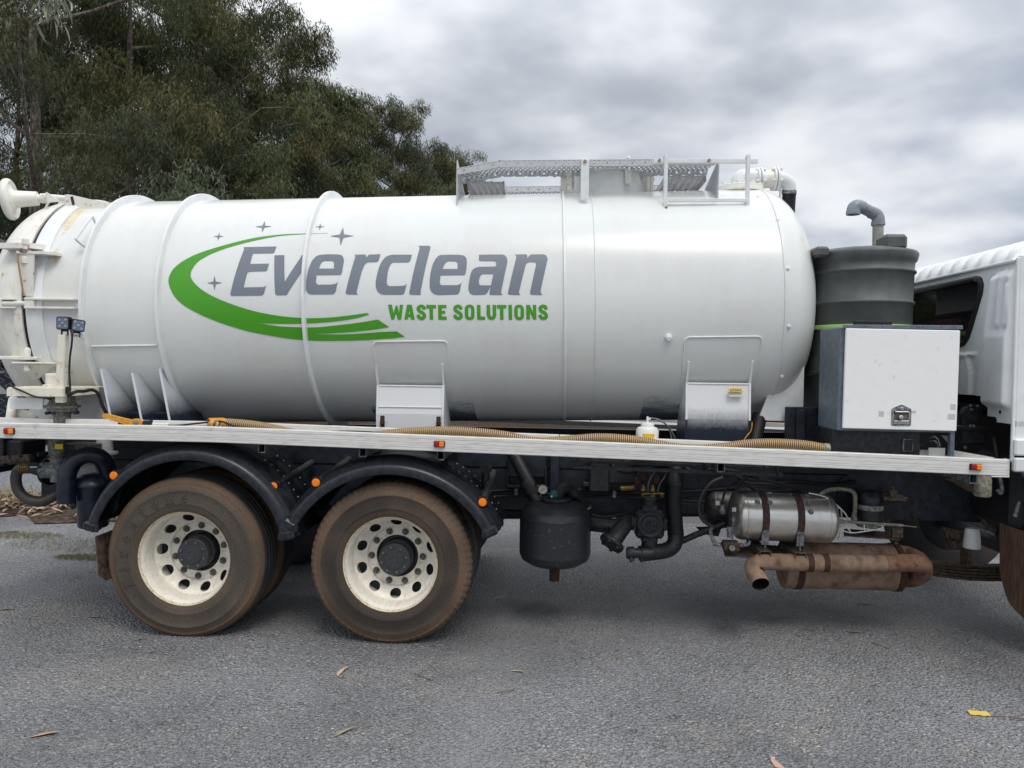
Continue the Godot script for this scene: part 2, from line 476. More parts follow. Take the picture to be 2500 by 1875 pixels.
func make_ground() -> void:
	# asphalt: worn stone chips, dark gaps between them, loose pale grains
	var side := 2048
	var chips := layer(FastNoiseLite.TYPE_CELLULAR, FastNoiseLite.RETURN_CELL_VALUE, 0.46, 4, side)
	var gaps := layer(FastNoiseLite.TYPE_CELLULAR, FastNoiseLite.RETURN_DISTANCE2_SUB, 0.16, 14, side)
	var broad := layer(FastNoiseLite.TYPE_SIMPLEX_SMOOTH, 0, 0.043, 24, side)
	var fine := layer(FastNoiseLite.TYPE_SIMPLEX_SMOOTH, 0, 0.6, 34, side)
	var pixels := PackedByteArray()
	pixels.resize(side * side * 3)
	for i in side * side:
		var open_gap := clampf((broad[i] - 95.0) / 90.0, 0.0, 1.0)
		var k: float = 146.0 + 0.13 * (chips[i] - 128.0) + 0.12 * (fine[i] - 128.0) + 0.10 * (broad[i] - 128.0)
		k -= clampf((46.0 - gaps[i]) * 1.4, 0.0, 64.0) * open_gap
		if chips[i] > 243: k += 26.0
		var warm := (broad[i] - 128.0) * 0.02
		pixels[i * 3] = int(clampf(k + warm, 20, 250))
		pixels[i * 3 + 1] = int(clampf(k + 1.0, 20, 250))
		pixels[i * 3 + 2] = int(clampf(k + 4.0 - warm, 20, 250))
	var chip_tex := ImageTexture.create_from_image(Image.create_from_data(side, side, false, Image.FORMAT_RGB8, pixels))
	var relief := NoiseTexture2D.new()
	var rn := FastNoiseLite.new()
	rn.noise_type = FastNoiseLite.TYPE_SIMPLEX_SMOOTH; rn.frequency = 0.21; rn.fractal_octaves = 3; rn.seed = 9
	relief.noise = rn; relief.width = 2048; relief.height = 2048; relief.seamless = true; relief.as_normal_map = true; relief.bump_strength = 8.0
	var m := StandardMaterial3D.new()
	m.resource_name = "asphalt"
	m.albedo_color = Color(1, 1, 1)
	m.albedo_texture = chip_tex
	m.normal_enabled = true
	m.normal_texture = relief
	m.normal_scale = 1.0
	m.roughness = 0.92
	m.vertex_color_use_as_albedo = true
	M.asphalt = m
	var patch := FastNoiseLite.new()
	patch.noise_type = FastNoiseLite.TYPE_SIMPLEX_SMOOTH; patch.frequency = 0.55; patch.fractal_octaves = 5; patch.seed = 12
	var dust := FastNoiseLite.new()
	dust.noise_type = FastNoiseLite.TYPE_SIMPLEX_SMOOTH; dust.frequency = 0.9; dust.fractal_octaves = 5; dust.seed = 31
	var b := B.new()
	b.g = 1
	# fine grid where one looks, coarse out to the horizon
	var xs := [-300.0, -80.0, -30.0, -14.0]
	var x := -8.0
	while x < 8.01:
		xs.append(x); x += 0.1
	xs.append_array([14.0, 30.0, 80.0, 300.0])
	var zs := [-300.0, -80.0, -40.0, -26.0, -22.0, -19.0, -17.0]
	var z := -3.4
	zs = [-2.75]
	z = -2.65
	while z < 5.6:
		zs.append(z); z += 0.1
	zs.append_array([8.0, 14.0, 30.0, 120.0])
	for i in xs.size() - 1:
		for j in zs.size() - 1:
			for c in [[0, 0], [1, 0], [0, 1], [1, 0], [1, 1], [0, 1]]:
				var px: float = xs[i + c[0]]
				var pz: float = zs[j + c[1]]
				b.col = ground_colour(px, pz, patch, dust)
				b.v(Vector3(px, 0, pz), Vector2(px + 4.5, pz + 4.9) / 9.4)
	structure(part(b, "asphalt_ground", m, self))
	# beyond the fence: an older, paler road, then a bank of earth under the trees
	b = B.new()
	b.col = Color(0.86, 0.89, 0.93)
	for q in [[-300.0, -15.0, 300.0, -3.35]]:
		for c in [[0, 1], [2, 1], [0, 3], [2, 1], [2, 3], [0, 3]]:
			b.v(Vector3(q[c[0]], 0.01, q[c[1]]), Vector2(q[c[0]], q[c[1]]) / 9.4)
	structure(part(b, "road", m, self))
	var soil := pbr("soil", Color(0.9, 0.86, 0.8), 0.95, 0.0, noise_tex(0.06, [[0.2, Color(0.15, 0.12, 0.10)], [0.5, Color(0.28, 0.23, 0.19)], [0.8, Color(0.40, 0.34, 0.28)]], 61), 0.8, T.fine_normal, 1.0, 1.0)
	soil.uv1_world_triplanar = true
	b = B.new()
	for i in 60:
		for j in 12:
			var q := []
			for c in [[0, 0], [1, 0], [1, 1], [0, 1]]:
				var px = -90.0 + 3.0 * (i + c[0])
				var pz = -15.0 - 4.0 * (j + c[1])
				q.append(Vector3(px, clampf((-15.0 - pz) * 0.22, 0.0, 2.2) + 0.25 * patch.get_noise_2d(px * 0.4, pz * 0.4), pz))
			b.g = 1
			b.quad_n(q[0], q[1], q[2], q[3], Vector3.UP)
	structure(part(b, "earth_bank", soil, self))
	b = B.new()
	for i in 71:
		for j in 8:
			var q := []
			for c in [[0, 0], [1, 0], [1, 1], [0, 1]]:
				var px = -30.0 + 0.4 * (i + c[0])
				var pz = -3.35 + 0.16 * (j + c[1]) + 0.12 * (px + 4.5) * -0.0
				q.append(Vector3(px, 0.012 + 0.05 * sin(PI * (j + c[1]) / 8.0) * (1.0 + patch.get_noise_2d(px * 2, pz * 2)), pz + 0.5 * patch.get_noise_2d(px * 2.5, 3.0)))
			b.g = 1
			b.quad_n(q[0], q[1], q[2], q[3], Vector3.UP)
	structure(part(b, "verge_ground", soil, self))


func leaf_blade(b: B, p: Vector3, d: Vector3, side: Vector3, l: float, w: float, bend: float) -> void:
	# a sickle-shaped leaf: a folded strip of three spans
	var n := d.cross(side).normalized()
	var last := []
	for k in 4:
		var t := k / 3.0
		var c := p + d * (l * t) + side * (bend * l * (t * t - t)) 
		var hw: float = w * [0.12, 1.0, 0.72, 0.04][k]
		var now := [c - side * hw, c + n * (hw * 0.25), c + side * hw]
		if last:
			for s in 2:
				b.tri(last[s], now[s], last[s + 1]); b.tri(now[s], now[s + 1], last[s + 1])
		last = now

func multi(mesh: Mesh, where: Array, colours: Array, called: String, parent: Node) -> MultiMeshInstance3D:
	var mm := MultiMesh.new()
	mm.transform_format = MultiMesh.TRANSFORM_3D
	mm.use_colors = true
	mm.mesh = mesh
	mm.instance_count = where.size()
	for i in where.size():
		mm.set_instance_transform(i, where[i])
		mm.set_instance_color(i, colours[i])
	var o := MultiMeshInstance3D.new()
	o.multimesh = mm
	put(o, called, parent)
	return o

var spray: ArrayMesh
func make_spray() -> void:
	var rng := RandomNumberGenerator.new()
	rng.seed = 77
	var m := StandardMaterial3D.new()
	m.resource_name = "gum_leaf"
	m.albedo_color = Color(1, 1, 1)
	m.vertex_color_use_as_albedo = true
	m.roughness = 0.75
	m.metallic_specular = 0.3
	m.backlight = Color(0.2, 0.22, 0.10)
	M.gum_leaf = m
	m = StandardMaterial3D.new()
	m.resource_name = "bark"
	m.albedo_texture = noise_tex(0.03, [[0.2, Color(0.24, 0.20, 0.17)], [0.45, Color(0.38, 0.335, 0.295)], [0.7, Color(0.53, 0.50, 0.465)], [0.9, Color(0.62, 0.60, 0.56)]], 91, 256, FastNoiseLite.TYPE_SIMPLEX_SMOOTH, 4)
	m.uv1_triplanar = true
	m.uv1_scale = Vector3(1.6, 0.35, 1.6)
	m.roughness = 0.9
	M.bark = m
	var b := B.new()
	b.g = 0xFFFFFFFF
	for i in 16:
		# leaves hang from a drooping twig
		var t := i / 15.0
		var p := Vector3(sin(t * 1.2) * 0.34, 0.12 - 0.30 * t * t, rng.randf_range(-0.05, 0.05)) + Vector3(rng.randf_range(-0.1, 0.1), rng.randf_range(-0.05, 0.05), rng.randf_range(-0.16, 0.16))
		var d := Vector3(rng.randf_range(-0.55, 0.75), rng.randf_range(-1.0, -0.45), rng.randf_range(-0.6, 0.6)).normalized()
		var s := d.cross(Vector3(rng.randf_range(-1, 1), rng.randf_range(-0.3, 0.3), rng.randf_range(-1, 1)).normalized()).normalized()
		b.col = Color.WHITE * rng.randf_range(0.75, 1.2)
		leaf_blade(b, p, d, s, rng.randf_range(0.15, 0.26), rng.randf_range(0.011, 0.017), rng.randf_range(-0.5, 0.5))
	b.col = Color(1.4, 1.1, 1.0)
	b.tube([Vector3(-0.12, 0.1, 0), Vector3(0.1, 0.1, 0.01), Vector3(0.28, -0.06, 0), Vector3(0.36, -0.2, -0.01)], [0.006, 0.005, 0.004, 0.002], 3, false)
	spray = b.mesh()
	spray.surface_set_material(0, M.gum_leaf)

func gum_tree(called: String, at: Vector3, h: float, w: float, sd: int, low: float, dense: int, tint: Color, label: String) -> void:
	var rng := RandomNumberGenerator.new()
	rng.seed = sd
	var root := thing(called, label, "tree", at, "gum trees along the road behind the yard")
	var b := B.new()
	var lean := Vector3(rng.randf_range(-0.06, 0.06), 1, rng.randf_range(-0.05, 0.05))
	var trunk := []
	var radii := []
	for k in 9:
		var t := k / 8.0
		trunk.append(lean * (h * 0.9 * t) + Vector3(sin(t * 5 + sd) * 0.25, -0.4 if k == 0 else 0.0, cos(t * 4 + sd) * 0.2) * t)
		radii.append(lerpf(h * 0.017, 0.03, pow(t, 0.8)))
	b.tube(trunk, radii, 9, false)
	var where := []
	var tints := []
	var clumps := []
	var limbs := int(9 + h * 0.35)
	for i in limbs:
		var t := low + (1.0 - low) * (i + rng.randf()) / limbs
		var k := clampf(t, 0.05, 0.98) * 8.0
		var p: Vector3 = trunk[int(k)].lerp(trunk[mini(int(k) + 1, 8)], k - int(k))
		var az := i * 2.399 + rng.randf_range(-0.5, 0.5)
		var reach: float = w * sqrt(clampf(1.0 - pow((t - 0.55) / 0.58, 2.0), 0.06, 1.0)) * rng.randf_range(0.65, 1.08)
		var out := Vector3(cos(az), 0, sin(az))
		var tip: Vector3 = p + out * reach + Vector3.UP * (reach * rng.randf_range(0.35, 0.75))
		var mid: Vector3 = p.lerp(tip, 0.5) + Vector3.UP * (-reach * 0.08)
		b.tube(smooth([p, mid, tip], 3), _taper(lerpf(0.11, 0.045, t) * h / 16.0, 0.012, 7), 5, false)
		for s in 4:
			var f := 0.4 + 0.2 * s
			var q := p.lerp(tip, f) if s < 3 else tip
			var e := q + Vector3(rng.randf_range(-1, 1), rng.randf_range(0.0, 0.9), rng.randf_range(-1, 1)) * (0.32 * reach + 0.35)
			b.tube([q, q.lerp(e, 0.5) + Vector3.UP * 0.06, e], [0.022, 0.015, 0.007], 4, false)
			clumps.append([e, rng.randf_range(0.65, 1.15) * (0.55 + w * 0.11)])
	for k in 3:
		clumps.append([trunk[8] + Vector3(rng.randf_range(-0.5, 0.5), rng.randf_range(0.2, 0.9), rng.randf_range(-0.5, 0.5)), 0.9])
	for c in clumps:
		var shade := rng.randf_range(0.6, 1.35)
		var warm := rng.randf_range(-0.12, 0.16)
		var near := clampf(at.distance_to(Vector3(1, 0, 5.9)) / 34.0, 0.55, 1.0)
		var count := int(dense * c[1] * c[1] / pow(near, 1.7))
		for i in count:
			var d = Vector3(rng.randfn(), rng.randfn(), rng.randfn()).normalized() * (c[1] * pow(rng.randf(), 0.45))
			d.y *= 0.72
			var bs := Basis.from_euler(Vector3(rng.randf_range(-0.4, 0.4), rng.randf() * TAU, rng.randf_range(-0.5, 0.3)))
			where.append(Transform3D(bs.scaled(Vector3.ONE * rng.randf_range(0.8, 1.3) * near), c[0] + d))
			var s := shade * rng.randf_range(0.75, 1.25)
			tints.append(Color(tint.r * s * (1.0 + warm), tint.g * s, tint.b * s * (1.0 - warm)))
	part(b, "trunk", M.bark, root)
	multi(spray, where, tints, "crown", root).set_meta("kind", "stuff")

func _taper(a: float, b: float, n: int) -> Array:
	var r := []
	for i in n: r.append(lerpf(a, b, i / float(n - 1)))
	return r

func make_trees() -> void:
	make_spray()
	var green := Color(0.066, 0.080, 0.038)
	var olive := Color(0.086, 0.094, 0.044)
	var grey_green := Color(0.080, 0.086, 0.046)
	# u, distance, top of the crown, half width, lowest limb, tint, label
	var row := [
		[Vector3(-10.926, 0, -11.424), 14.2, 4.6, 0.22, grey_green, "tall gum tree at the far left with reddish bark and open limbs"],
		[Vector3(-16.334, 0, -13.522), 16.5, 4.4, 0.2, green, "gum tree only just in view at the left edge"],
		[Vector3(-11.437, 0, -15.824), 15.2, 4.2, 0.2, olive, "broad dense gum tree behind the tanker's rear door"],
		[Vector3(-11.075, 0, -19.398), 15.4, 3.8, 0.22, green, "dense dark gum tree behind the second ring of the tank"],
		[Vector3(-10.799, 0, -21.717), 14.4, 2.4, 0.25, olive, "gum tree left of the notch of sky at the top of the row"],
		[Vector3(-10.161, 0, -26.249), 15.8, 2.5, 0.22, grey_green, "gum tree with the tall round crown right of the sky notch"],
		[Vector3(-9.568, 0, -29.591), 15.1, 2.5, 0.2, green, "gum tree sloping down from the tall round crown"],
		[Vector3(-9.252, 0, -32.796), 15.2, 2.2, 0.2, olive, "shorter gum tree in the dip between two crowns"],
		[Vector3(-8.739, 0, -37.04), 17.1, 2.3, 0.25, grey_green, "gum tree with a small separate crown on a bare stem"],
		[Vector3(-7.541, 0, -41.364), 15.8, 2.3, 0.2, green, "dense gum tree right of the small separate crown"],
		[Vector3(-6.64, 0, -46.576), 16.6, 2.5, 0.2, olive, "gum tree second from the low right end of the row"],
		[Vector3(-5.379, 0, -51.777), 17.3, 2.2, 0.2, green, "last gum tree at the low right end of the row"],
	]
	for i in row.size():
		var r: Array = row[i]
		gum_tree("gum_tree", r[0], r[1], r[2], 100 + i * 7, r[3], 60, r[4] * 1.5, r[5])
	# a branchlet of pale, dead leaves in front of the left tree's crown
	var pale := spray.duplicate()
	var pm := StandardMaterial3D.new()
	pm.resource_name = "pale_leaf"
	pm.albedo_color = Color(0.62, 0.64, 0.54)
	pm.roughness = 0.7
	pale.surface_set_material(0, pm)
	for i in 7:
		var o := MeshInstance3D.new()
		o.mesh = pale
		put(o, "pale_branchlet", get_node("gum_tree"))
		o.transform = Transform3D(Basis.from_euler(Vector3(0.1 * i, i * 1.9, -0.2)) * 1.7, Vector3(-8.997, 0, -8.503) + Vector3(0.28 * sin(i * 2.3), 8.7 - 0.12 * (i % 3), 0.2 * cos(i * 1.7)) - get_node("gum_tree").position)
	var rng := RandomNumberGenerator.new()
	rng.seed = 909
	var where := []
	var tints := []
	for i in 7000:
		var x := rng.randf_range(-45.0, 24.0)
		var hump := 0.9 + 0.8 * sin(x * 0.9) + 0.5 * sin(x * 2.3 + 1.0)
		where.append(Transform3D(Basis.from_euler(Vector3(rng.randf_range(-0.6, 0.6), rng.randf() * TAU, rng.randf_range(1.2, 2.6))) * rng.randf_range(1.2, 2.2), Vector3(x, 0.15 + absf(hump) * pow(rng.randf(), 0.7) * 1.3, -16.2 - rng.randf() * 3.0)))
		tints.append(Color(0.075, 0.075, 0.038) * rng.randf_range(0.5, 1.4))
	var scrub := multi(spray, where, tints, "undergrowth", self)
	tag(scrub, "dark undergrowth along the foot of the bank beyond the road", "undergrowth")
	scrub.set_meta("kind", "stuff")
	var back := [
		[Vector3(-17.811, 0, -20.027), 14.0, 4.0, "gum tree in the second row behind the far left trunk"],
		[Vector3(-17.117, 0, -22.909), 15.8, 4.2, "gum tree in the second row behind the bell fitting"],
		[Vector3(-15.672, 0, -26.043), 16.1, 4.0, "gum tree in the second row behind the tank's first rings"],
		[Vector3(-14.267, 0, -28.933), 16.0, 3.6, "gum tree in the second row below the sky notch"],
		[Vector3(-13.302, 0, -32.558), 15.8, 3.4, "gum tree in the second row under the tall round crown"],
		[Vector3(-11.957, 0, -37.227), 15.9, 3.4, "gum tree in the second row above the tank's third ring"],
		[Vector3(-10.693, 0, -42.745), 15.9, 3.2, "gum tree in the second row under the small crown"],
		[Vector3(-8.784, 0, -48.253), 16.0, 3.2, "gum tree in the second row near the walkway's left end"],
		[Vector3(-6.703, 0, -53.633), 16.3, 3.0, "gum tree in the second row behind the walkway's left end"],
	]
	for i in back.size():
		var r: Array = back[i]
		gum_tree("gum_tree", r[0], r[1], r[2], 400 + i * 11, 0.1, 52, green * 1.4, r[3])

func make_fence() -> void:
	var f := thing("chain_link_fence", "galvanised chain link fence along the verge behind the tanker", "fence", Vector3(0, 0, -3.05))
	var x := -24.0
	while x < -2.0:
		part(B.new().cyl(Vector3(x, 0, 0), Vector3(x, 1.85, 0), 0.03, 12), "post", M.galvanised, f)
		x += 3.0
	part(B.new().cyl(Vector3(-24, 1.82, 0), Vector3(-3, 1.82, 0), 0.02, 10), "rail", M.galvanised, f)
	var b := B.new()
	# woven wire: each wire zigzags between its two neighbours
	var p := 0.062
	for i in int(21.0 / (2 * p)):
		var pts := []
		for k in int(1.75 / p):
			var s := 1.0 if k % 2 else -1.0
			pts.append(Vector3(-24.0 + i * 2 * p + s * p * 1.04, 0.04 + k * p, 0.004 * s))
		b.tube(pts, 0.0032, 3, false)
	part(b, "wire_mesh", M.fence_wire, f).set_meta("kind", "stuff")

func make_litter() -> void:
	var rng := RandomNumberGenerator.new()
	rng.seed = 5
	var m := StandardMaterial3D.new()
	m.resource_name = "dry_leaf"
	m.vertex_color_use_as_albedo = true
	m.roughness = 0.8
	M.dry_leaf = m
	var b := B.new()
	b.g = 0xFFFFFFFF
	leaf_blade(b, Vector3(-0.07, 0, 0), Vector3(1, 0.06, 0).normalized(), Vector3(0, 0, 1), 0.14, 0.014, 0.35)
	var blade := b.mesh()
	blade.surface_set_material(0, m)
	var where := []
	var tints := []
	for i in 9000:
		var x := rng.randf_range(-12.0, -2.2)
		var z := -3.0 + absf(rng.randfn()) * 0.45 - 0.2 * rng.randf()
		if rng.randf() < 0.45: z = rng.randf_range(-3.2, -2.4)
		var c: Color = [Color(0.20, 0.13, 0.09), Color(0.30, 0.21, 0.14), Color(0.38, 0.29, 0.2), Color(0.13, 0.09, 0.07)][rng.randi() % 4]
		where.append(Transform3D(Basis.from_euler(Vector3(rng.randf_range(-0.5, 0.5), rng.randf() * TAU, rng.randf_range(-0.5, 0.5))) * rng.randf_range(0.6, 1.2), Vector3(x, 0.03 + 0.09 * rng.randf(), z)))
		tints.append(c * rng.randf_range(0.7, 1.3))
	tints = tints
	var o := multi(blade, where, tints, "leaf_litter", self)
	tag(o, "heap of dry brown gum leaves along the fence line", "leaf litter")
	o.set_meta("kind", "stuff")
	b = B.new()
	b.g = 0xFFFFFFFF
	for i in 9:
		b.col = Color.WHITE * rng.randf_range(0.8, 1.2)
		var d := Vector3(rng.randf_range(-0.6, 0.6), 1, rng.randf_range(-0.6, 0.6)).normalized()
		leaf_blade(b, Vector3(rng.randf_range(-0.04, 0.04), 0, rng.randf_range(-0.04, 0.04)), d, Vector3(rng.randf_range(-1, 1), 0, rng.randf_range(-1, 1)).normalized(), rng.randf_range(0.12, 0.3), 0.004, rng.randf_range(-0.5, 0.5))
	var tuft := b.mesh()
	tuft.surface_set_material(0, m)
	where = []; tints = []
	for i in 500:
		where.append(Transform3D(Basis.from_euler(Vector3(0, rng.randf() * TAU, 0)) * rng.randf_range(0.5, 1.1), Vector3(rng.randf_range(-12, -1), 0.03, rng.randf_range(-3.15, -2.6))))
		tints.append(Color(0.42, 0.35, 0.22) * rng.randf_range(0.7, 1.2))
	o = multi(tuft, where, tints, "dry_grass", self)
	tag(o, "straw coloured dry grass tufts growing through the leaf litter", "grass")
	o.set_meta("kind", "stuff")
	where = []; tints = []
	for i in 2600:
		var a := rng.randf() * TAU
		var r := sqrt(rng.randf())
		var c: Array = [[-3.35, -1.05, 0.75, 0.26], [-4.25, -1.35, 0.5, 0.14], [-3.0, -0.62, 0.35, 0.1]][rng.randi() % 3]
		where.append(Transform3D(Basis.from_euler(Vector3(0, rng.randf() * TAU, 0)) * rng.randf_range(0.05, 0.14), Vector3(c[0] + cos(a) * r * c[2], 0.002, c[1] + sin(a) * r * c[3])))
		tints.append(Color(0.20, 0.19, 0.06) * rng.randf_range(0.7, 1.4))
	o = multi(tuft, where, tints, "moss", self)
	tag(o, "yellow green moss growing on the asphalt behind the rear mud flap", "moss")
	o.set_meta("kind", "stuff")
	# loose grit: pale chips
	b = B.new()
	b.lathe([Vector2(0, -0.5), Vector2(0.8, -0.3), Vector2(1, 0.1), Vector2(0.5, 0.45), Vector2(0, 0.5)], Transform3D(), 5, 0.1)
	var chip := b.mesh()
	chip.surface_set_material(0, m)
	where = []; tints = []
	for i in 2600:
		var p := Vector3(rng.randf_range(-5.0, 6.0), 0.001, rng.randf_range(-2.4, 4.2))
		var s := 0.0022 + 0.007 * pow(rng.randf(), 7.0)
		where.append(Transform3D(Basis.from_euler(Vector3(rng.randf(), rng.randf() * TAU, rng.randf())).scaled(Vector3(s, s * 0.6, s * 0.8)), p))
		tints.append(Color(0.7, 0.69, 0.65) * (1.0 if rng.randf() < 0.25 else rng.randf_range(0.1, 0.4)))
	o = multi(chip, where, tints, "grit", self)
	tag(o, "loose pale grit scattered over the asphalt", "grit")
	o.set_meta("kind", "stuff")
	# single fallen leaves, twigs and scraps
	var leaves := [
		[Vector3(-0.166, 0, 1.632), 0.09, 1.35, Color(0.55, 0.40, 0.26), "tan curved gum leaf lying in front of the forward wheel"],
		[Vector3(-1.333, 0, 2.472), 0.10, 0.35, Color(0.50, 0.29, 0.20), "narrow reddish brown gum leaf at the lower left corner"],
		[Vector3(0.039, 0, 2.329), 0.09, 0.8, Color(0.30, 0.26, 0.18), "curled olive brown gum leaf near the bottom edge"],
		[Vector3(0.615, 0, 0.191), 0.08, 0.6, Color(0.45, 0.42, 0.36), "pale curved gum leaf in the shade right of the forward wheel"],
		[Vector3(0.814, 0, 1.547), 0.07, -0.25, Color(0.52, 0.48, 0.36), "pale yellowish gum leaf on open asphalt right of the curled twig"],
		[Vector3(2.724, 0, 0.685), 0.07, -0.6, Color(0.26, 0.19, 0.13), "dark brown gum leaf, left one of a pair below the muffler"],
		[Vector3(3.019, 0, 0.705), 0.09, -0.35, Color(0.33, 0.26, 0.18), "brown gum leaf, right one of a pair below the muffler"],
		[Vector3(3.347, 0, 0.064), 0.10, -0.25, Color(0.42, 0.40, 0.36), "grey gum leaf in the shade below the exhaust pipe"],
		[Vector3(2.01, 0, 2.458), 0.08, 1.9, Color(0.52, 0.33, 0.25), "pinkish gum leaf cut by the bottom edge of the view"],
		[Vector3(-1.553, 0, 1.248), 0.06, 0.5, Color(0.28, 0.28, 0.16), "small green brown leaf beside the rear tyre"],
		[Vector3(-1.559, 0, 1.169), 0.04, 0.9, Color(0.36, 0.38, 0.22), "smallest leaf, pale green, touching the rear tyre's shadow"],
		[Vector3(-2.074, 0, 0.879), 0.07, 0.1, Color(0.42, 0.33, 0.24), "brown leaf on the asphalt left of the rear tyre"],
		[Vector3(-2.762, 0, 0.781), 0.09, 0.3, Color(0.47, 0.41, 0.28), "straw coloured leaf at the left edge beyond the moss"],
		[Vector3(-4.37, 0, -1.497), 0.12, 0.1, Color(0.50, 0.27, 0.24), "pink brown leaf at the left edge in front of the leaf heap"],
		[Vector3(-0.768, 0, 1.303), 0.04, 0.1, Color(0.45, 0.40, 0.26), "small yellowish leaf between the two tyres' fronts"],
	]
	for l in leaves:
		b = B.new()
		b.g = 0xFFFFFFFF
		b.col = l[3]
		leaf_blade(b, Vector3(-l[1] * 0.7, 0.004, 0), Vector3(1, 0.10, 0).normalized(), Vector3(0, 0.2, 1).normalized(), l[1] * 1.4, l[1] * 0.19, 0.5)
		o = null
		var lf := part(b, "fallen_leaf", m, self)
		lf.position = l[0]
		lf.rotation.y = l[2]
		tag(lf, l[4], "leaf", "fallen gum leaves on the asphalt")
	for t in [[Vector3(0.285, 0, 1.656), 0.13, -0.7, "thin brown twig with a curled end in front of the forward tyre"], [Vector3(3.326, 0, 1.913), 0.2, -0.2, "dark thin twig at the lower right edge"], [Vector3(0.764, 0, 1.814), 0.1, 0.4, "small dark twig near the middle of the open asphalt"], [Vector3(3.087, 0, 0.936), 0.12, -1.1, "black curved twig below the exhaust outlet"]]:
		b = B.new()
		b.col = Color(0.16, 0.12, 0.09)
		b.tube(smooth([Vector3(-t[1] / 2, 0.004, 0), Vector3(0, 0.012, 0.012), Vector3(t[1] / 2, 0.004, -0.008)], 4), 0.0026, 5)
		var tw := part(b, "twig", m, self)
		tw.position = t[0]
		tw.rotation.y = t[2]
		tag(tw, t[3], "twig", "twigs on the asphalt")
	b = B.new()
	b.col = Color(0.68, 0.50, 0.10)
	var wavy := PackedVector2Array()
	for k in 9: wavy.append(Vector2(-0.048 + 0.012 * k, 0.02 + 0.003 * sin(k * 2.1)))
	for k in 9: wavy.append(Vector2(0.048 - 0.012 * k, -0.02 + 0.003 * sin(k * 1.7)))
	b.prism(wavy, 0.003, Transform3D(Basis.from_euler(Vector3(-PI / 2 + 0.12, -0.12, 0)), Vector3(0, 0.008, 0)))
	var scrap := part(b, "yellow_scrap", m, self)
	scrap.position = Vector3(3.184, 0, 1.879)
	tag(scrap, "crumpled yellow wrapper scrap lying on the asphalt at right", "litter")

func make_background() -> void:
	# a red trailer stands on the far side of the yard and shows under the tank
	var t := thing("red_trailer", "red side of a trailer parked behind the tanker, seen under the tank's front", "trailer", Vector3(4.4, 0, -4.6))
	part(B.new().box(Vector3(0, 0.95, 0), Vector3(4.2, 0.34, 1.9), 0.02), "side_board", M.red_paint, t)
	part(B.new().box(Vector3(0, 1.16, 0.98), Vector3(4.24, 0.05, 0.05), 0.01), "top_rail", M.label_white, t)
	part(B.new().box(Vector3(0, 0.98, 0.97), Vector3(4.2, 0.07, 0.03), 0.008), "stripe", M.label_white, t)
	part(B.new().box(Vector3(0, 0.74, 0.9), Vector3(4.2, 0.1, 0.1), 0.01), "chassis_rail", M.galvanised, t)
	for sx in [-0.7, 0.7]:
		var b := B.new()
		b.lathe([Vector2(0.0, 0.1), Vector2(0.2, 0.1), Vector2(0.33, 0.08), Vector2(0.36, 0.0), Vector2(0.33, -0.1), Vector2(0, -0.1)], axis_at(Vector3(sx, 0.36, 0.82), Vector3(0, 0, 1)), 24)
		part(b, "wheel", M.black_rubber, t)
	var c := thing("dark_car", "dark car parked beyond the chain link fence at the left edge", "car", Vector3(-10.6, 0, -9.5))
	var body := pv([-2.1, 0.35, 2.1, 0.35, 2.15, 0.75, 1.9, 0.92, 1.2, 1.0, 0.7, 1.42, -0.9, 1.46, -1.6, 1.0, -2.1, 0.9])
	part(B.new().prism(body, 1.7), "body", M.car_dark, c)
	part(B.new().prism(pv([-1.35, 1.0, 1.0, 1.02, 0.6, 1.36, -0.85, 1.40]), 1.72), "window", M.chrome, c)
	for sx in [-1.3, 1.3]:
		part(B.new().lathe([Vector2(0, 0.1), Vector2(0.2, 0.1), Vector2(0.31, 0.08), Vector2(0.33, 0), Vector2(0.31, -0.1), Vector2(0, -0.1)], axis_at(Vector3(sx, 0.33, 0.82), Vector3(0, 0, 1)), 24), "wheel", M.black_rubber, c)


# ---------------------------------------------------------------- tank
func tank_texture() -> ImageTexture:
	# u runs along the tank (x from -3 to 3), v once round it; paint, streaks of grime, rust marks
	var w := 1024
	var h := 1024
	var img := Image.create(w, h, false, Image.FORMAT_RGB8)
	var n := FastNoiseLite.new()
	n.noise_type = FastNoiseLite.TYPE_SIMPLEX_SMOOTH; n.frequency = 1.0; n.fractal_octaves = 5; n.seed = 51
	for j in h:
		var a := TAU * (float(j) / h - 0.5)
		for i in w:
			var x := -3.0 + 6.0 * i / w
			var streak := n.get_noise_2d(x * 9.0, a * 1.1)
			var cloud := n.get_noise_2d(x * 0.9 + 40.0, a * 1.3)
			var grain := n.get_noise_2d(x * 30.0, a * 26.0)
			var dirt := clampf(0.03 + 0.12 * streak + 0.32 * cloud + 0.12 * grain, 0.0, 0.4)
			# older cream paint of the rear door section, and what ran down from its seal
			if x < -2.2: dirt = clampf(dirt + 0.16 + 0.3 * cloud, 0.0, 0.6)
			var c := Color(0.885, 0.895, 0.89).lerp(Color(0.80, 0.765, 0.69), dirt * 0.75)
			if x > -2.52 and x < -2.38 and a > 0.35 and a < 1.25 and streak + cloud > -0.05:
				c = c.lerp(Color(0.84, 0.76, 0.56), clampf(0.55 + grain, 0.0, 0.75))
			# chassis overspray in specks beside the saddles; elsewhere navy deepening towards the underside
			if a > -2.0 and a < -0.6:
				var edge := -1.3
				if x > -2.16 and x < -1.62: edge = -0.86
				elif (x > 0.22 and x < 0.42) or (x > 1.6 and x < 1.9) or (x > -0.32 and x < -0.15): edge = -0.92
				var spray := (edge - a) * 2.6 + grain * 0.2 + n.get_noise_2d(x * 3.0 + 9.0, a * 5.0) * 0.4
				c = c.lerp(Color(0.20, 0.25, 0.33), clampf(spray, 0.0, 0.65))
			img.set_pixel(i, j, c)
	return ImageTexture.create_from_image(img)

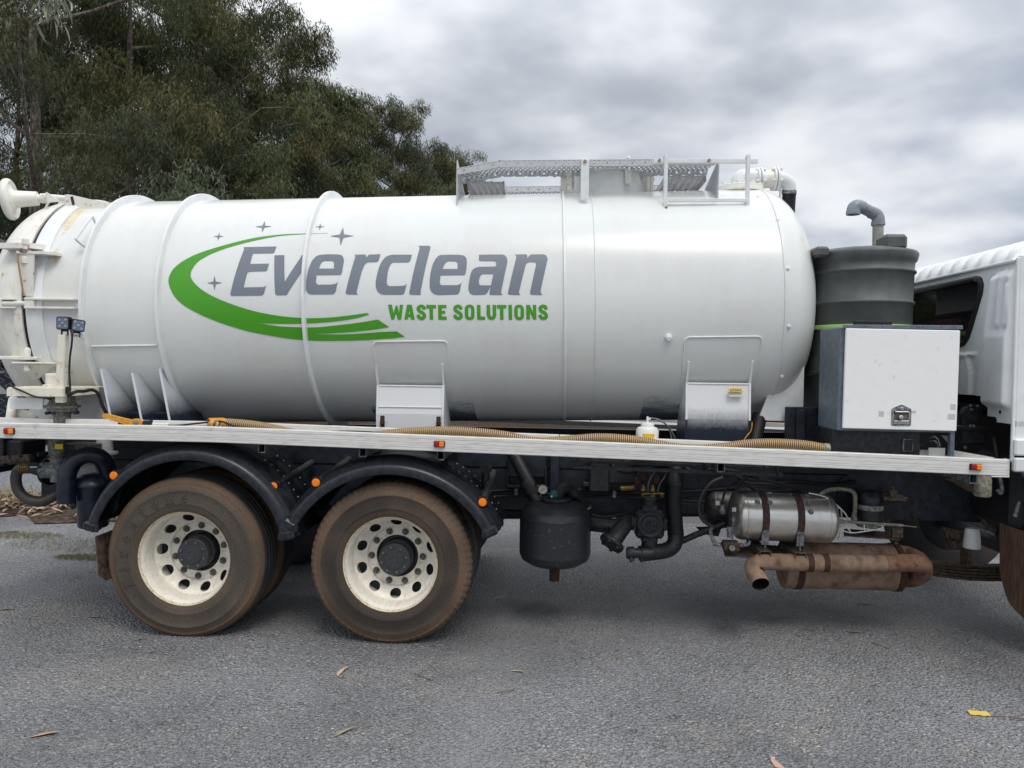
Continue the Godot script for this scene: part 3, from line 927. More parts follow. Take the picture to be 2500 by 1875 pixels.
# flat print wrapped round the tank: outlines in (x, arc length above the near side), cut into strips that follow the curve
func on_shell(polys: Array, holes: Array, called: String, m: Material, parent: Node, label := "", r := TANK_R, off := 0.0025) -> void:
	var b := B.new()
	b.g = 1
	var lo := 1e9
	var hi := -1e9
	for p in polys:
		for q in p:
			lo = minf(lo, q.y); hi = maxf(hi, q.y)
	var step := 0.03
	var s := lo
	while s < hi:
		var band := PackedVector2Array([Vector2(-9, s), Vector2(9, s), Vector2(9, s + step), Vector2(-9, s + step)])
		for p in polys:
			var pieces := Geometry2D.intersect_polygons(p, band)
			for hole in holes:
				var rest := []
				for q in pieces: rest.append_array(Geometry2D.clip_polygons(q, hole))
				pieces.assign(rest)
			for q in pieces:
				var idx := Geometry2D.triangulate_polygon(q)
				for i in range(0, idx.size(), 3):
					var c := []
					var mid := 0.0
					for k in 3:
						var pt: Vector2 = q[idx[i + k]]
						var a := rad_to_deg(pt.y / r)
						mid += a / 3.0
						c.append(on_tank(pt.x, a, off))
					b.tri_n(c[0], c[1], c[2], tank_out(mid))
		s += step
	part(b, called, m, parent, label)

# a line of weld or a bar laid on the tank through points (x, degrees)
func weld(b: B, pts: Array, r := 0.006) -> void:
	var path := []
	for i in pts.size() - 1:
		var n := maxi(1, int(maxf(absf(pts[i + 1].y - pts[i].y) / 2.5, absf(pts[i + 1].x - pts[i].x) / 0.06)))
		for k in n:
			var q: Vector2 = pts[i].lerp(pts[i + 1], float(k) / n)
			path.append(on_tank(q.x, q.y, r * 0.5))
	path.append(on_tank(pts[-1].x, pts[-1].y, r * 0.3))
	b.tube(path, r, 6)

func ring_on_tank(x: float, wide: float, high: float, called: String, parent: Node, m := "white_paint") -> void:
	var r := TANK_R
	part(B.new().lathe([Vector2(r - 0.01, -wide / 2), Vector2(r + high - 0.003, -wide / 2), Vector2(r + high, -wide / 2 + 0.003), Vector2(r + high, wide / 2 - 0.003), Vector2(r + high - 0.003, wide / 2), Vector2(r - 0.01, wide / 2)], tank_axis(x), 128), called, M[m], parent)

func plate(b: B, poly: Array, thick: float) -> void:
	# a flat plate through coplanar points, given as Vector3 outline
	var n: Vector3 = (poly[1] - poly[0]).cross(poly[2] - poly[0]).normalized()
	var h := n * thick / 2.0
	var old := b.g
	b.g = 0xFFFFFFFF
	var mid := Vector3.ZERO
	for p in poly: mid += p / poly.size()
	var flat := PackedVector2Array()
	var ex: Vector3 = (poly[1] - poly[0]).normalized()
	var ey := n.cross(ex)
	for p in poly: flat.append(Vector2((p - mid).dot(ex), (p - mid).dot(ey)))
	var idx := Geometry2D.triangulate_polygon(flat)
	for i in range(0, idx.size(), 3):
		for s in [1.0, -1.0]:
			b.tri_n(poly[idx[i]] + h * s, poly[idx[i + 1]] + h * s, poly[idx[i + 2]] + h * s, n * s)
	for i in poly.size():
		var p: Vector3 = poly[i]
		var q: Vector3 = poly[(i + 1) % poly.size()]
		b.quad_n(p - h, q - h, q + h, p + h, (p + q) / 2.0 - mid)
	b.g = old

func make_tank() -> void:
	var m := StandardMaterial3D.new()
	m.resource_name = "tank_paint"
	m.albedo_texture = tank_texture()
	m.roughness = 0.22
	m.metallic_specular = 0.5
	m.normal_enabled = true
	m.normal_texture = noise_tex(0.006, [], 71, 256, FastNoiseLite.TYPE_SIMPLEX_SMOOTH, 2, 1, true, 1.2)
	m.normal_scale = 0.5
	M.tank_paint = m
	# shell and front dome in one turned skin
	var b := B.new()
	var prof := []
	for k in 25: prof.append(Vector2(TANK_R, lerpf(-2.50, 2.47, k / 24.0)))
	for k in range(1, 22):
		var a := PI / 2 * k / 21.0
		prof.append(Vector2(TANK_R * pow(cos(a), 0.62), 2.47 + 0.345 * pow(sin(a), 1.15)))
	prof[-1].x = 0.0
	var seg := 144
	var ax := tank_axis()
	b.g = 1
	for i in prof.size() - 1:
		for k in seg:
			var q := []
			for c in [[i, k], [i + 1, k], [i, k + 1], [i + 1, k + 1]]:
				var a: float = TAU * (c[1] / float(seg) - 0.5)
				var p: Vector2 = prof[c[0]]
				q.append([ax * Vector3(p.x * cos(a), p.y, p.x * sin(a)), Vector2((p.y + 3.0) / 6.0, float(c[1]) / seg)])
			for t in [[0, 2, 1], [1, 2, 3]]:
				if prof[i + 1].x < 1e-4 and t[0] == 1: continue
				for e in t: b.v(q[e][0], q[e][1])
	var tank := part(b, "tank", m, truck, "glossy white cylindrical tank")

	ring_on_tank(-2.163, 0.02, 0.05, "stiffening_ring", tank)
	ring_on_tank(-1.643, 0.02, 0.05, "stiffening_ring", tank)
	ring_on_tank(-0.657, 0.02, 0.05, "stiffening_ring", tank)
	ring_on_tank(1.063, 0.018, 0.016, "seam_ring", tank)
	# weld seams
	for sx in [1.261, 2.47]:
		b = B.new()
		weld(b, [Vector2(sx, -95), Vector2(sx, 95)], 0.0042)
		part(b, "weld_seam", M.bracket_white, tank)
	# bolts round the dome's knuckle
	for p in [[2.40, 58], [2.471, 37.6], [2.49, 12.2], [2.5, -13.1], [2.501, -37.6], [2.46, -55]]:
		b = B.new()
		b.lathe([Vector2(0.013, -0.004), Vector2(0.013, 0.002), Vector2(0.010, 0.005), Vector2(0.0, 0.006)], axis_at(on_tank(p[0], p[1]), tank_out(p[1])), 14)
		b.hexnut(on_tank(p[0], p[1], 0.004), tank_out(p[1]), 0.006, 0.006)
		part(b, "dome_bolt", M.bracket_white, tank)
	b = B.new()
	b.hexnut(on_tank(1.733, -17.3, -0.002), tank_out(-17), 0.026, 0.02)
	b.hexnut(on_tank(1.733, -17.3, 0.016), tank_out(-17), 0.019, 0.024)
	part(b, "plug", M.bracket_white, tank)
	make_lettering(tank)
	make_saddles(tank)
	make_rear_door(tank)
	make_walkway(tank)
	make_top_pipe(tank)

func star(c: Vector2, up: Vector2, right: Vector2, down: Vector2, left: Vector2) -> PackedVector2Array:
	var p := PackedVector2Array()
	var arms := [up, right, down, left]
	for i in 4:
		p.append(arms[i])
		p.append(c + ((arms[i] - c).normalized() + (arms[(i + 1) % 4] - c).normalized()) * minf((arms[i] - c).length(), (arms[(i + 1) % 4] - c).length()) * 0.17)
	return p

func make_lettering(tank: Node) -> void:
	# the big grey name, letter by letter
	on_shell([pv([-1.098, 0.399, -0.872, 0.400, -0.878, 0.364, -0.882, 0.352, -0.891, 0.347, -1.026, 0.347, -1.035, 0.269, -0.907, 0.269, -0.913, 0.231, -0.918, 0.219, -0.927, 0.215, -1.034, 0.214, -1.045, 0.209, -1.051, 0.195, -1.068, 0.105, -0.932, 0.106, -0.921, 0.112, -0.915, 0.122, -0.927, 0.072, -0.932, 0.058, -0.945, 0.050, -1.143, 0.050, -1.154, 0.054, -1.157, 0.063, -1.091, 0.381])], [], "painted_letter", M.letter_grey, tank)
	on_shell([pv([-0.876, 0.330, -0.809, 0.331, -0.791, 0.139, -0.701, 0.301, -0.690, 0.328, -0.668, 0.328, -0.658, 0.241, -0.777, 0.050, -0.839, 0.050, -0.850, 0.054, -0.854, 0.064])], [], "painted_letter", M.letter_grey, tank)
	on_shell([pv([-0.560, 0.329, -0.506, 0.332, -0.444, 0.329, -0.420, 0.323, -0.408, 0.308, -0.401, 0.283, -0.408, 0.205, -0.412, 0.189, -0.421, 0.181, -0.579, 0.182, -0.582, 0.136, -0.577, 0.124, -0.567, 0.117, -0.481, 0.116, -0.450, 0.121, -0.435, 0.133, -0.447, 0.073, -0.454, 0.059, -0.467, 0.052, -0.609, 0.052, -0.629, 0.058, -0.641, 0.071, -0.647, 0.098, -0.648, 0.129, -0.638, 0.217, -0.628, 0.253, -0.616, 0.287, -0.594, 0.316, -0.579, 0.325])], [pv([-0.565, 0.228, -0.560, 0.251, -0.552, 0.270, -0.543, 0.279, -0.530, 0.283, -0.485, 0.282, -0.472, 0.277, -0.466, 0.263, -0.465, 0.226])], "painted_letter", M.letter_grey, tank)
	on_shell([pv([-0.334, 0.325, -0.266, 0.326, -0.257, 0.321, -0.253, 0.312, -0.254, 0.300, -0.236, 0.324, -0.159, 0.326, -0.166, 0.287, -0.170, 0.276, -0.180, 0.269, -0.237, 0.268, -0.250, 0.263, -0.260, 0.251, -0.275, 0.211, -0.308, 0.067, -0.306, 0.056, -0.300, 0.048, -0.367, 0.049, -0.377, 0.053, -0.381, 0.063, -0.327, 0.307, -0.328, 0.318])], [], "painted_letter", M.letter_grey, tank)
	on_shell([pv([-0.078, 0.321, 0.052, 0.318, 0.045, 0.280, 0.040, 0.269, 0.030, 0.263, -0.070, 0.264, -0.079, 0.258, -0.089, 0.247, -0.096, 0.226, -0.104, 0.192, -0.109, 0.130, -0.107, 0.117, -0.101, 0.107, -0.093, 0.102, -0.081, 0.100, -0.010, 0.100, 0.012, 0.104, 0.025, 0.115, 0.013, 0.064, 0.006, 0.049, -0.008, 0.043, -0.130, 0.045, -0.149, 0.050, -0.162, 0.060, -0.173, 0.074, -0.179, 0.092, -0.181, 0.114, -0.181, 0.134, -0.174, 0.180, -0.164, 0.227, -0.150, 0.264, -0.136, 0.289, -0.124, 0.303, -0.109, 0.313])], [], "painted_letter", M.letter_grey, tank)
	on_shell([pv([0.091, 0.386, 0.164, 0.385, 0.170, 0.380, 0.173, 0.372, 0.171, 0.356, 0.116, 0.056, 0.116, 0.048, 0.120, 0.040, 0.052, 0.042, 0.044, 0.046, 0.042, 0.054, 0.101, 0.365, 0.099, 0.377])], [], "painted_letter", M.letter_grey, tank)
	on_shell([pv([0.241, 0.312, 0.312, 0.314, 0.376, 0.311, 0.399, 0.305, 0.412, 0.292, 0.419, 0.272, 0.420, 0.245, 0.416, 0.197, 0.411, 0.176, 0.405, 0.168, 0.248, 0.168, 0.243, 0.121, 0.246, 0.110, 0.254, 0.102, 0.353, 0.100, 0.373, 0.105, 0.386, 0.118, 0.376, 0.062, 0.369, 0.047, 0.357, 0.040, 0.230, 0.038, 0.208, 0.044, 0.192, 0.055, 0.182, 0.071, 0.177, 0.093, 0.177, 0.142, 0.181, 0.184, 0.188, 0.221, 0.197, 0.255, 0.211, 0.283, 0.224, 0.302])], [pv([0.260, 0.212, 0.269, 0.239, 0.280, 0.256, 0.290, 0.263, 0.302, 0.266, 0.337, 0.265, 0.352, 0.261, 0.359, 0.249, 0.359, 0.210])], "painted_letter", M.letter_grey, tank)
	on_shell([pv([0.500, 0.310, 0.650, 0.309, 0.669, 0.303, 0.681, 0.289, 0.686, 0.268, 0.686, 0.250, 0.646, 0.052, 0.648, 0.041, 0.656, 0.033, 0.578, 0.034, 0.571, 0.038, 0.570, 0.047, 0.578, 0.091, 0.562, 0.059, 0.552, 0.044, 0.537, 0.036, 0.468, 0.035, 0.449, 0.041, 0.438, 0.053, 0.432, 0.074, 0.433, 0.099, 0.443, 0.164, 0.451, 0.190, 0.463, 0.207, 0.480, 0.218, 0.501, 0.223, 0.602, 0.223, 0.611, 0.226, 0.614, 0.237, 0.613, 0.252, 0.608, 0.259, 0.601, 0.262, 0.509, 0.264, 0.501, 0.268, 0.499, 0.278])], [pv([0.501, 0.111, 0.501, 0.131, 0.506, 0.153, 0.513, 0.166, 0.525, 0.173, 0.596, 0.172, 0.580, 0.096, 0.514, 0.097, 0.505, 0.101])], "painted_letter", M.letter_grey, tank)
	on_shell([pv([0.736, 0.307, 0.807, 0.308, 0.815, 0.302, 0.818, 0.290, 0.817, 0.276, 0.830, 0.297, 0.844, 0.306, 0.919, 0.306, 0.937, 0.300, 0.947, 0.286, 0.950, 0.267, 0.903, 0.055, 0.906, 0.040, 0.915, 0.029, 0.843, 0.032, 0.836, 0.037, 0.835, 0.046, 0.875, 0.230, 0.875, 0.242, 0.867, 0.249, 0.848, 0.251, 0.826, 0.250, 0.813, 0.243, 0.806, 0.228, 0.763, 0.053, 0.764, 0.041, 0.772, 0.031, 0.700, 0.034, 0.692, 0.038, 0.691, 0.048, 0.746, 0.288, 0.744, 0.298])], [], "painted_letter", M.letter_grey, tank)
	# the green line below it
	on_shell([pv([-0.100, -0.022, -0.074, -0.022, -0.063, -0.079, -0.050, -0.029, -0.037, -0.029, -0.026, -0.079, -0.022, -0.023, 0.001, -0.023, -0.015, -0.120, -0.038, -0.120, -0.047, -0.075, -0.061, -0.119, -0.081, -0.119])], [], "painted_letter", M.letter_green, tank)
	on_shell([pv([0.006, -0.120, 0.027, -0.023, 0.058, -0.024, 0.075, -0.121, 0.049, -0.121, 0.047, -0.104, 0.032, -0.104, 0.030, -0.120])], [pv([0.036, -0.086, 0.045, -0.086, 0.041, -0.060])], "painted_letter", M.letter_green, tank)
	on_shell([pv([0.151, -0.054, 0.151, -0.051, 0.150, -0.047, 0.148, -0.041, 0.145, -0.034, 0.140, -0.030, 0.134, -0.026, 0.128, -0.024, 0.121, -0.023, 0.114, -0.024, 0.108, -0.026, 0.102, -0.029, 0.097, -0.032, 0.093, -0.037, 0.090, -0.043, 0.089, -0.049, 0.089, -0.055, 0.091, -0.061, 0.094, -0.066, 0.097, -0.070, 0.101, -0.074, 0.106, -0.078, 0.111, -0.080, 0.115, -0.082, 0.118, -0.084, 0.121, -0.086, 0.124, -0.089, 0.126, -0.091, 0.127, -0.092, 0.128, -0.094, 0.129, -0.096, 0.129, -0.098, 0.129, -0.099, 0.129, -0.099, 0.129, -0.099, 0.128, -0.100, 0.127, -0.101, 0.126, -0.102, 0.124, -0.102, 0.122, -0.103, 0.121, -0.103, 0.118, -0.102, 0.116, -0.102, 0.114, -0.101, 0.113, -0.100, 0.112, -0.098, 0.110, -0.094, 0.109, -0.090, 0.108, -0.086, 0.086, -0.093, 0.088, -0.096, 0.089, -0.102, 0.092, -0.108, 0.096, -0.115, 0.102, -0.119, 0.108, -0.122, 0.113, -0.124, 0.119, -0.125, 0.125, -0.125, 0.130, -0.124, 0.135, -0.122, 0.139, -0.119, 0.143, -0.116, 0.147, -0.112, 0.150, -0.108, 0.151, -0.102, 0.151, -0.096, 0.150, -0.091, 0.149, -0.085, 0.146, -0.080, 0.142, -0.076, 0.138, -0.072, 0.134, -0.069, 0.130, -0.066, 0.125, -0.063, 0.121, -0.061, 0.118, -0.059, 0.116, -0.058, 0.114, -0.056, 0.112, -0.054, 0.111, -0.052, 0.111, -0.051, 0.111, -0.051, 0.112, -0.050, 0.112, -0.049, 0.112, -0.049, 0.114, -0.048, 0.117, -0.046, 0.120, -0.045, 0.121, -0.045, 0.123, -0.045, 0.124, -0.046, 0.126, -0.047, 0.127, -0.048, 0.127, -0.048, 0.128, -0.051, 0.129, -0.055, 0.129, -0.058])], [], "painted_letter", M.letter_green, tank)
	on_shell([pv([0.153, -0.026, 0.218, -0.027, 0.218, -0.050, 0.197, -0.049, 0.197, -0.124, 0.174, -0.123, 0.174, -0.049, 0.153, -0.049])], [], "painted_letter", M.letter_green, tank)
	on_shell([pv([0.231, -0.027, 0.286, -0.028, 0.287, -0.048, 0.255, -0.048, 0.256, -0.066, 0.278, -0.066, 0.278, -0.085, 0.255, -0.085, 0.255, -0.103, 0.287, -0.104, 0.286, -0.125, 0.231, -0.124])], [], "painted_letter", M.letter_green, tank)
	on_shell([pv([0.393, -0.057, 0.393, -0.054, 0.392, -0.050, 0.390, -0.044, 0.387, -0.037, 0.382, -0.033, 0.376, -0.029, 0.370, -0.027, 0.363, -0.026, 0.356, -0.027, 0.350, -0.029, 0.344, -0.032, 0.339, -0.035, 0.335, -0.040, 0.333, -0.046, 0.331, -0.052, 0.331, -0.058, 0.333, -0.064, 0.336, -0.069, 0.340, -0.073, 0.343, -0.077, 0.348, -0.080, 0.353, -0.083, 0.357, -0.085, 0.360, -0.087, 0.363, -0.089, 0.366, -0.091, 0.368, -0.093, 0.369, -0.095, 0.370, -0.097, 0.371, -0.099, 0.371, -0.101, 0.371, -0.101, 0.371, -0.102, 0.371, -0.102, 0.370, -0.103, 0.369, -0.104, 0.368, -0.105, 0.366, -0.105, 0.364, -0.106, 0.363, -0.106, 0.361, -0.105, 0.358, -0.105, 0.356, -0.104, 0.355, -0.103, 0.354, -0.101, 0.353, -0.097, 0.351, -0.093, 0.350, -0.089, 0.329, -0.096, 0.330, -0.099, 0.332, -0.105, 0.334, -0.111, 0.339, -0.117, 0.344, -0.122, 0.350, -0.125, 0.356, -0.127, 0.361, -0.128, 0.367, -0.128, 0.372, -0.127, 0.377, -0.125, 0.382, -0.122, 0.386, -0.119, 0.389, -0.115, 0.392, -0.110, 0.393, -0.105, 0.393, -0.099, 0.392, -0.093, 0.391, -0.088, 0.388, -0.083, 0.384, -0.079, 0.380, -0.075, 0.376, -0.072, 0.372, -0.069, 0.367, -0.066, 0.363, -0.064, 0.360, -0.062, 0.358, -0.060, 0.356, -0.059, 0.355, -0.057, 0.354, -0.055, 0.353, -0.054, 0.353, -0.054, 0.354, -0.053, 0.354, -0.052, 0.354, -0.052, 0.356, -0.051, 0.359, -0.049, 0.362, -0.048, 0.363, -0.048, 0.365, -0.048, 0.366, -0.049, 0.368, -0.050, 0.369, -0.051, 0.369, -0.051, 0.370, -0.054, 0.371, -0.058, 0.371, -0.061])], [], "painted_letter", M.letter_green, tank)
	on_shell([pv([0.442, -0.028, 0.451, -0.030, 0.459, -0.034, 0.465, -0.040, 0.469, -0.048, 0.470, -0.056, 0.470, -0.101, 0.469, -0.109, 0.465, -0.117, 0.459, -0.123, 0.451, -0.127, 0.443, -0.128, 0.435, -0.128, 0.426, -0.127, 0.419, -0.123, 0.412, -0.117, 0.408, -0.109, 0.407, -0.100, 0.407, -0.056, 0.408, -0.047, 0.412, -0.039, 0.418, -0.033, 0.426, -0.030, 0.435, -0.028])], [pv([0.439, -0.047, 0.442, -0.048, 0.444, -0.049, 0.446, -0.051, 0.448, -0.053, 0.448, -0.056, 0.448, -0.101, 0.448, -0.103, 0.447, -0.106, 0.445, -0.108, 0.442, -0.109, 0.439, -0.109, 0.439, -0.109, 0.436, -0.109, 0.434, -0.108, 0.432, -0.106, 0.430, -0.103, 0.430, -0.100, 0.430, -0.056, 0.430, -0.053, 0.431, -0.051, 0.433, -0.049, 0.436, -0.048, 0.439, -0.047])], "painted_letter", M.letter_green, tank)
	on_shell([pv([0.487, -0.030, 0.510, -0.031, 0.510, -0.106, 0.539, -0.107, 0.539, -0.128, 0.487, -0.127])], [], "painted_letter", M.letter_green, tank)
	on_shell([pv([0.550, -0.031, 0.573, -0.031, 0.574, -0.097, 0.577, -0.105, 0.582, -0.108, 0.587, -0.105, 0.590, -0.097, 0.589, -0.032, 0.612, -0.032, 0.613, -0.098, 0.608, -0.115, 0.597, -0.126, 0.582, -0.130, 0.566, -0.126, 0.555, -0.115, 0.550, -0.097])], [], "painted_letter", M.letter_green, tank)
	on_shell([pv([0.617, -0.032, 0.680, -0.033, 0.680, -0.055, 0.660, -0.055, 0.660, -0.129, 0.638, -0.129, 0.637, -0.055, 0.617, -0.054])], [], "painted_letter", M.letter_green, tank)
	on_shell([pv([0.693, -0.033, 0.716, -0.033, 0.717, -0.130, 0.694, -0.129])], [], "painted_letter", M.letter_green, tank)
	on_shell([pv([0.766, -0.032, 0.774, -0.034, 0.782, -0.038, 0.788, -0.044, 0.792, -0.052, 0.794, -0.060, 0.794, -0.105, 0.793, -0.113, 0.789, -0.121, 0.783, -0.127, 0.775, -0.131, 0.767, -0.132, 0.759, -0.132, 0.751, -0.131, 0.743, -0.127, 0.737, -0.120, 0.733, -0.113, 0.731, -0.104, 0.731, -0.060, 0.732, -0.051, 0.736, -0.043, 0.742, -0.037, 0.750, -0.034, 0.758, -0.032])], [pv([0.763, -0.051, 0.765, -0.052, 0.768, -0.053, 0.770, -0.055, 0.771, -0.057, 0.772, -0.060, 0.772, -0.105, 0.772, -0.107, 0.770, -0.110, 0.769, -0.112, 0.766, -0.113, 0.763, -0.113, 0.763, -0.113, 0.760, -0.113, 0.758, -0.111, 0.756, -0.109, 0.754, -0.107, 0.754, -0.104, 0.753, -0.060, 0.754, -0.057, 0.755, -0.055, 0.757, -0.053, 0.759, -0.052, 0.762, -0.051])], "painted_letter", M.letter_green, tank)
	on_shell([pv([0.809, -0.034, 0.832, -0.035, 0.854, -0.084, 0.852, -0.035, 0.874, -0.035, 0.875, -0.130, 0.854, -0.130, 0.832, -0.080, 0.833, -0.130, 0.810, -0.129])], [], "painted_letter", M.letter_green, tank)
	on_shell([pv([0.949, -0.064, 0.949, -0.061, 0.948, -0.057, 0.946, -0.051, 0.943, -0.044, 0.938, -0.039, 0.932, -0.036, 0.926, -0.034, 0.919, -0.033, 0.912, -0.034, 0.906, -0.036, 0.901, -0.039, 0.896, -0.042, 0.892, -0.047, 0.889, -0.053, 0.888, -0.058, 0.888, -0.064, 0.890, -0.070, 0.893, -0.075, 0.896, -0.080, 0.900, -0.084, 0.905, -0.087, 0.910, -0.090, 0.914, -0.092, 0.917, -0.093, 0.920, -0.096, 0.923, -0.098, 0.925, -0.100, 0.926, -0.102, 0.927, -0.103, 0.928, -0.106, 0.928, -0.107, 0.928, -0.108, 0.928, -0.108, 0.928, -0.109, 0.927, -0.110, 0.926, -0.110, 0.925, -0.111, 0.923, -0.112, 0.921, -0.112, 0.920, -0.112, 0.918, -0.112, 0.915, -0.111, 0.913, -0.110, 0.912, -0.110, 0.911, -0.108, 0.910, -0.104, 0.908, -0.099, 0.907, -0.096, 0.886, -0.103, 0.887, -0.106, 0.889, -0.111, 0.892, -0.118, 0.896, -0.124, 0.902, -0.129, 0.908, -0.132, 0.913, -0.133, 0.919, -0.134, 0.924, -0.134, 0.930, -0.133, 0.935, -0.131, 0.939, -0.129, 0.943, -0.126, 0.946, -0.122, 0.949, -0.117, 0.950, -0.111, 0.950, -0.105, 0.949, -0.100, 0.947, -0.095, 0.944, -0.090, 0.941, -0.085, 0.937, -0.082, 0.933, -0.078, 0.929, -0.075, 0.924, -0.073, 0.920, -0.070, 0.916, -0.069, 0.914, -0.067, 0.913, -0.065, 0.911, -0.063, 0.910, -0.062, 0.910, -0.061, 0.910, -0.061, 0.910, -0.060, 0.910, -0.059, 0.911, -0.058, 0.912, -0.057, 0.915, -0.056, 0.918, -0.055, 0.920, -0.055, 0.921, -0.055, 0.923, -0.056, 0.925, -0.057, 0.925, -0.057, 0.926, -0.058, 0.927, -0.061, 0.927, -0.065, 0.928, -0.068])], [], "painted_letter", M.letter_green, tank)
	# swoosh and stars
	on_shell([pv([-0.540, 0.509, -0.606, 0.508, -0.690, 0.508, -0.761, 0.507, -0.832, 0.505, -0.906, 0.498, -0.979, 0.488, -1.049, 0.474, -1.116, 0.456, -1.180, 0.436, -1.242, 0.415, -1.300, 0.395, -1.353, 0.375, -1.399, 0.356, -1.440, 0.336, -1.478, 0.313, -1.511, 0.289, -1.538, 0.265, -1.559, 0.240, -1.573, 0.211, -1.582, 0.183, -1.583, 0.159, -1.579, 0.135, -1.569, 0.108, -1.555, 0.080, -1.539, 0.054, -1.518, 0.029, -1.495, 0.007, -1.463, -0.017, -1.415, -0.045, -1.355, -0.076, -1.281, -0.108, -1.201, -0.139, -1.125, -0.164, -1.049, -0.187, -0.972, -0.204, -0.896, -0.219, -0.819, -0.233, -0.742, -0.245, -0.666, -0.252, -0.587, -0.256, -0.504, -0.258, -0.417, -0.258, -0.328, -0.257, -0.239, -0.254, -0.152, -0.249, -0.077, -0.244, -0.026, -0.239, 0.004, -0.235, -0.048, -0.198, -0.159, -0.201, -0.246, -0.207, -0.352, -0.213, -0.435, -0.214, -0.507, -0.213, -0.570, -0.211, -0.613, -0.208, -0.569, -0.207, -0.506, -0.206, -0.432, -0.203, -0.351, -0.198, -0.271, -0.192, -0.197, -0.184, -0.137, -0.175, -0.097, -0.168, -0.170, -0.118, -0.272, -0.134, -0.339, -0.142, -0.426, -0.151, -0.506, -0.159, -0.581, -0.165, -0.644, -0.165, -0.705, -0.163, -0.774, -0.160, -0.844, -0.154, -0.920, -0.142, -0.979, -0.131, -0.944, -0.133, -0.890, -0.137, -0.816, -0.139, -0.735, -0.140, -0.657, -0.139, -0.580, -0.136, -0.501, -0.131, -0.425, -0.124, -0.359, -0.115, -0.302, -0.105, -0.256, -0.093, -0.226, -0.083, -0.240, -0.074, -0.284, -0.080, -0.348, -0.088, -0.423, -0.096, -0.502, -0.102, -0.570, -0.104, -0.633, -0.104, -0.681, -0.102, -0.733, -0.098, -0.807, -0.090, -0.887, -0.077, -0.966, -0.061, -1.042, -0.041, -1.107, -0.020, -1.166, 0.002, -1.224, 0.025, -1.276, 0.049, -1.320, 0.073, -1.356, 0.097, -1.387, 0.123, -1.411, 0.148, -1.427, 0.171, -1.435, 0.193, -1.435, 0.215, -1.428, 0.237, -1.417, 0.262, -1.400, 0.287, -1.376, 0.310, -1.345, 0.331, -1.308, 0.353, -1.265, 0.373, -1.216, 0.394, -1.162, 0.413, -1.107, 0.431, -1.050, 0.448, -0.994, 0.463, -0.937, 0.477, -0.886, 0.488, -0.830, 0.495, -0.762, 0.500, -0.689, 0.504, -0.605, 0.506, -0.539, 0.506])], [], "green_swoosh", M.letter_green, tank)
	on_shell([star(Vector2(-0.997, 0.583), Vector2(-1.002, 0.643), Vector2(-0.937, 0.583), Vector2(-0.994, 0.526), Vector2(-1.057, 0.583))], [], "grey_star", M.letter_grey, tank)
	on_shell([star(Vector2(-1.290, 0.495), Vector2(-1.291, 0.531), Vector2(-1.253, 0.495), Vector2(-1.287, 0.458), Vector2(-1.328, 0.496))], [], "grey_star", M.letter_grey, tank)
	on_shell([star(Vector2(-0.601, 0.570), Vector2(-0.604, 0.606), Vector2(-0.567, 0.571), Vector2(-0.600, 0.538), Vector2(-0.635, 0.572))], [], "grey_star", M.letter_grey, tank)
	on_shell([star(Vector2(-0.437, 0.480), Vector2(-0.440, 0.562), Vector2(-0.354, 0.479), Vector2(-0.435, 0.398), Vector2(-0.518, 0.481))], [], "grey_star", M.letter_grey, tank)
	on_shell([star(Vector2(-1.267, 0.140), Vector2(-1.270, 0.190), Vector2(-1.214, 0.139), Vector2(-1.265, 0.088), Vector2(-1.318, 0.139))], [], "grey_star", M.letter_grey, tank)

# a flat plate in x-const or sloping plane whose foot caught the dark chassis paint: colour by vertex, with a grainy edge
func sprayed(b: B, poly: Array, thick: float, edge: float, base := Color(0.80, 0.815, 0.82)) -> void:
	var n: Vector3 = (poly[1] - poly[0]).cross(poly[2] - poly[0]).normalized()
	var h := n * thick / 2.0
	var ex: Vector3 = (poly[1] - poly[0]).normalized()
	var ey := n.cross(ex)
	var o: Vector3 = poly[0]
	var flat := PackedVector2Array()
	var mid := Vector3.ZERO
	for p in poly:
		flat.append(Vector2((p - o).dot(ex), (p - o).dot(ey)))
		mid += p / poly.size()
	var box := Rect2(flat[0], Vector2.ZERO)
	for p in flat: box = box.expand(p)
	var grain := FastNoiseLite.new()
	grain.noise_type = FastNoiseLite.TYPE_SIMPLEX_SMOOTH
	grain.frequency = 14.0
	grain.fractal_octaves = 4
	var cell := 0.014
	var old := b.g
	b.g = 0xFFFFFFFF
	for i in int(box.size.x / cell) + 1:
		for j in int(box.size.y / cell) + 1:
			var c := box.position + Vector2(i, j) * cell
			for q in Geometry2D.intersect_polygons(flat, PackedVector2Array([c, c + Vector2(cell, 0), c + Vector2(cell, cell), c + Vector2(0, cell)])):
				var idx := Geometry2D.triangulate_polygon(q)
				for k in range(0, idx.size(), 3):
					for s in [1.0, -1.0]:
						var t := [0, 1, 2]
						var p := []
						for e in t: p.append(o + ex * q[idx[k + e]].x + ey * q[idx[k + e]].y + h * s)
						if (p[0] - p[2]).cross(p[0] - p[1]).dot(n * s) < 0.0: t = [0, 2, 1]
						for e in t:
							var w: float = (edge - p[e].y) * 7.0 + 0.5 + grain.get_noise_3dv(p[e] * 3.0) * 0.16 + grain.get_noise_3dv(p[e] * 0.5) * 0.05
							b.col = base.lerp(Color(0.022, 0.030, 0.048), clampf(w, 0.0, 1.0))
							b.v(p[e])
	for i in poly.size():
		var p: Vector3 = poly[i]
		var q: Vector3 = poly[(i + 1) % poly.size()]
		b.col = base if (p.y + q.y) / 2.0 > edge else Color(0.022, 0.030, 0.048)
		b.quad_n(p - h, q - h, q + h, p + h, (p + q) / 2.0 - mid)
	b.g = old

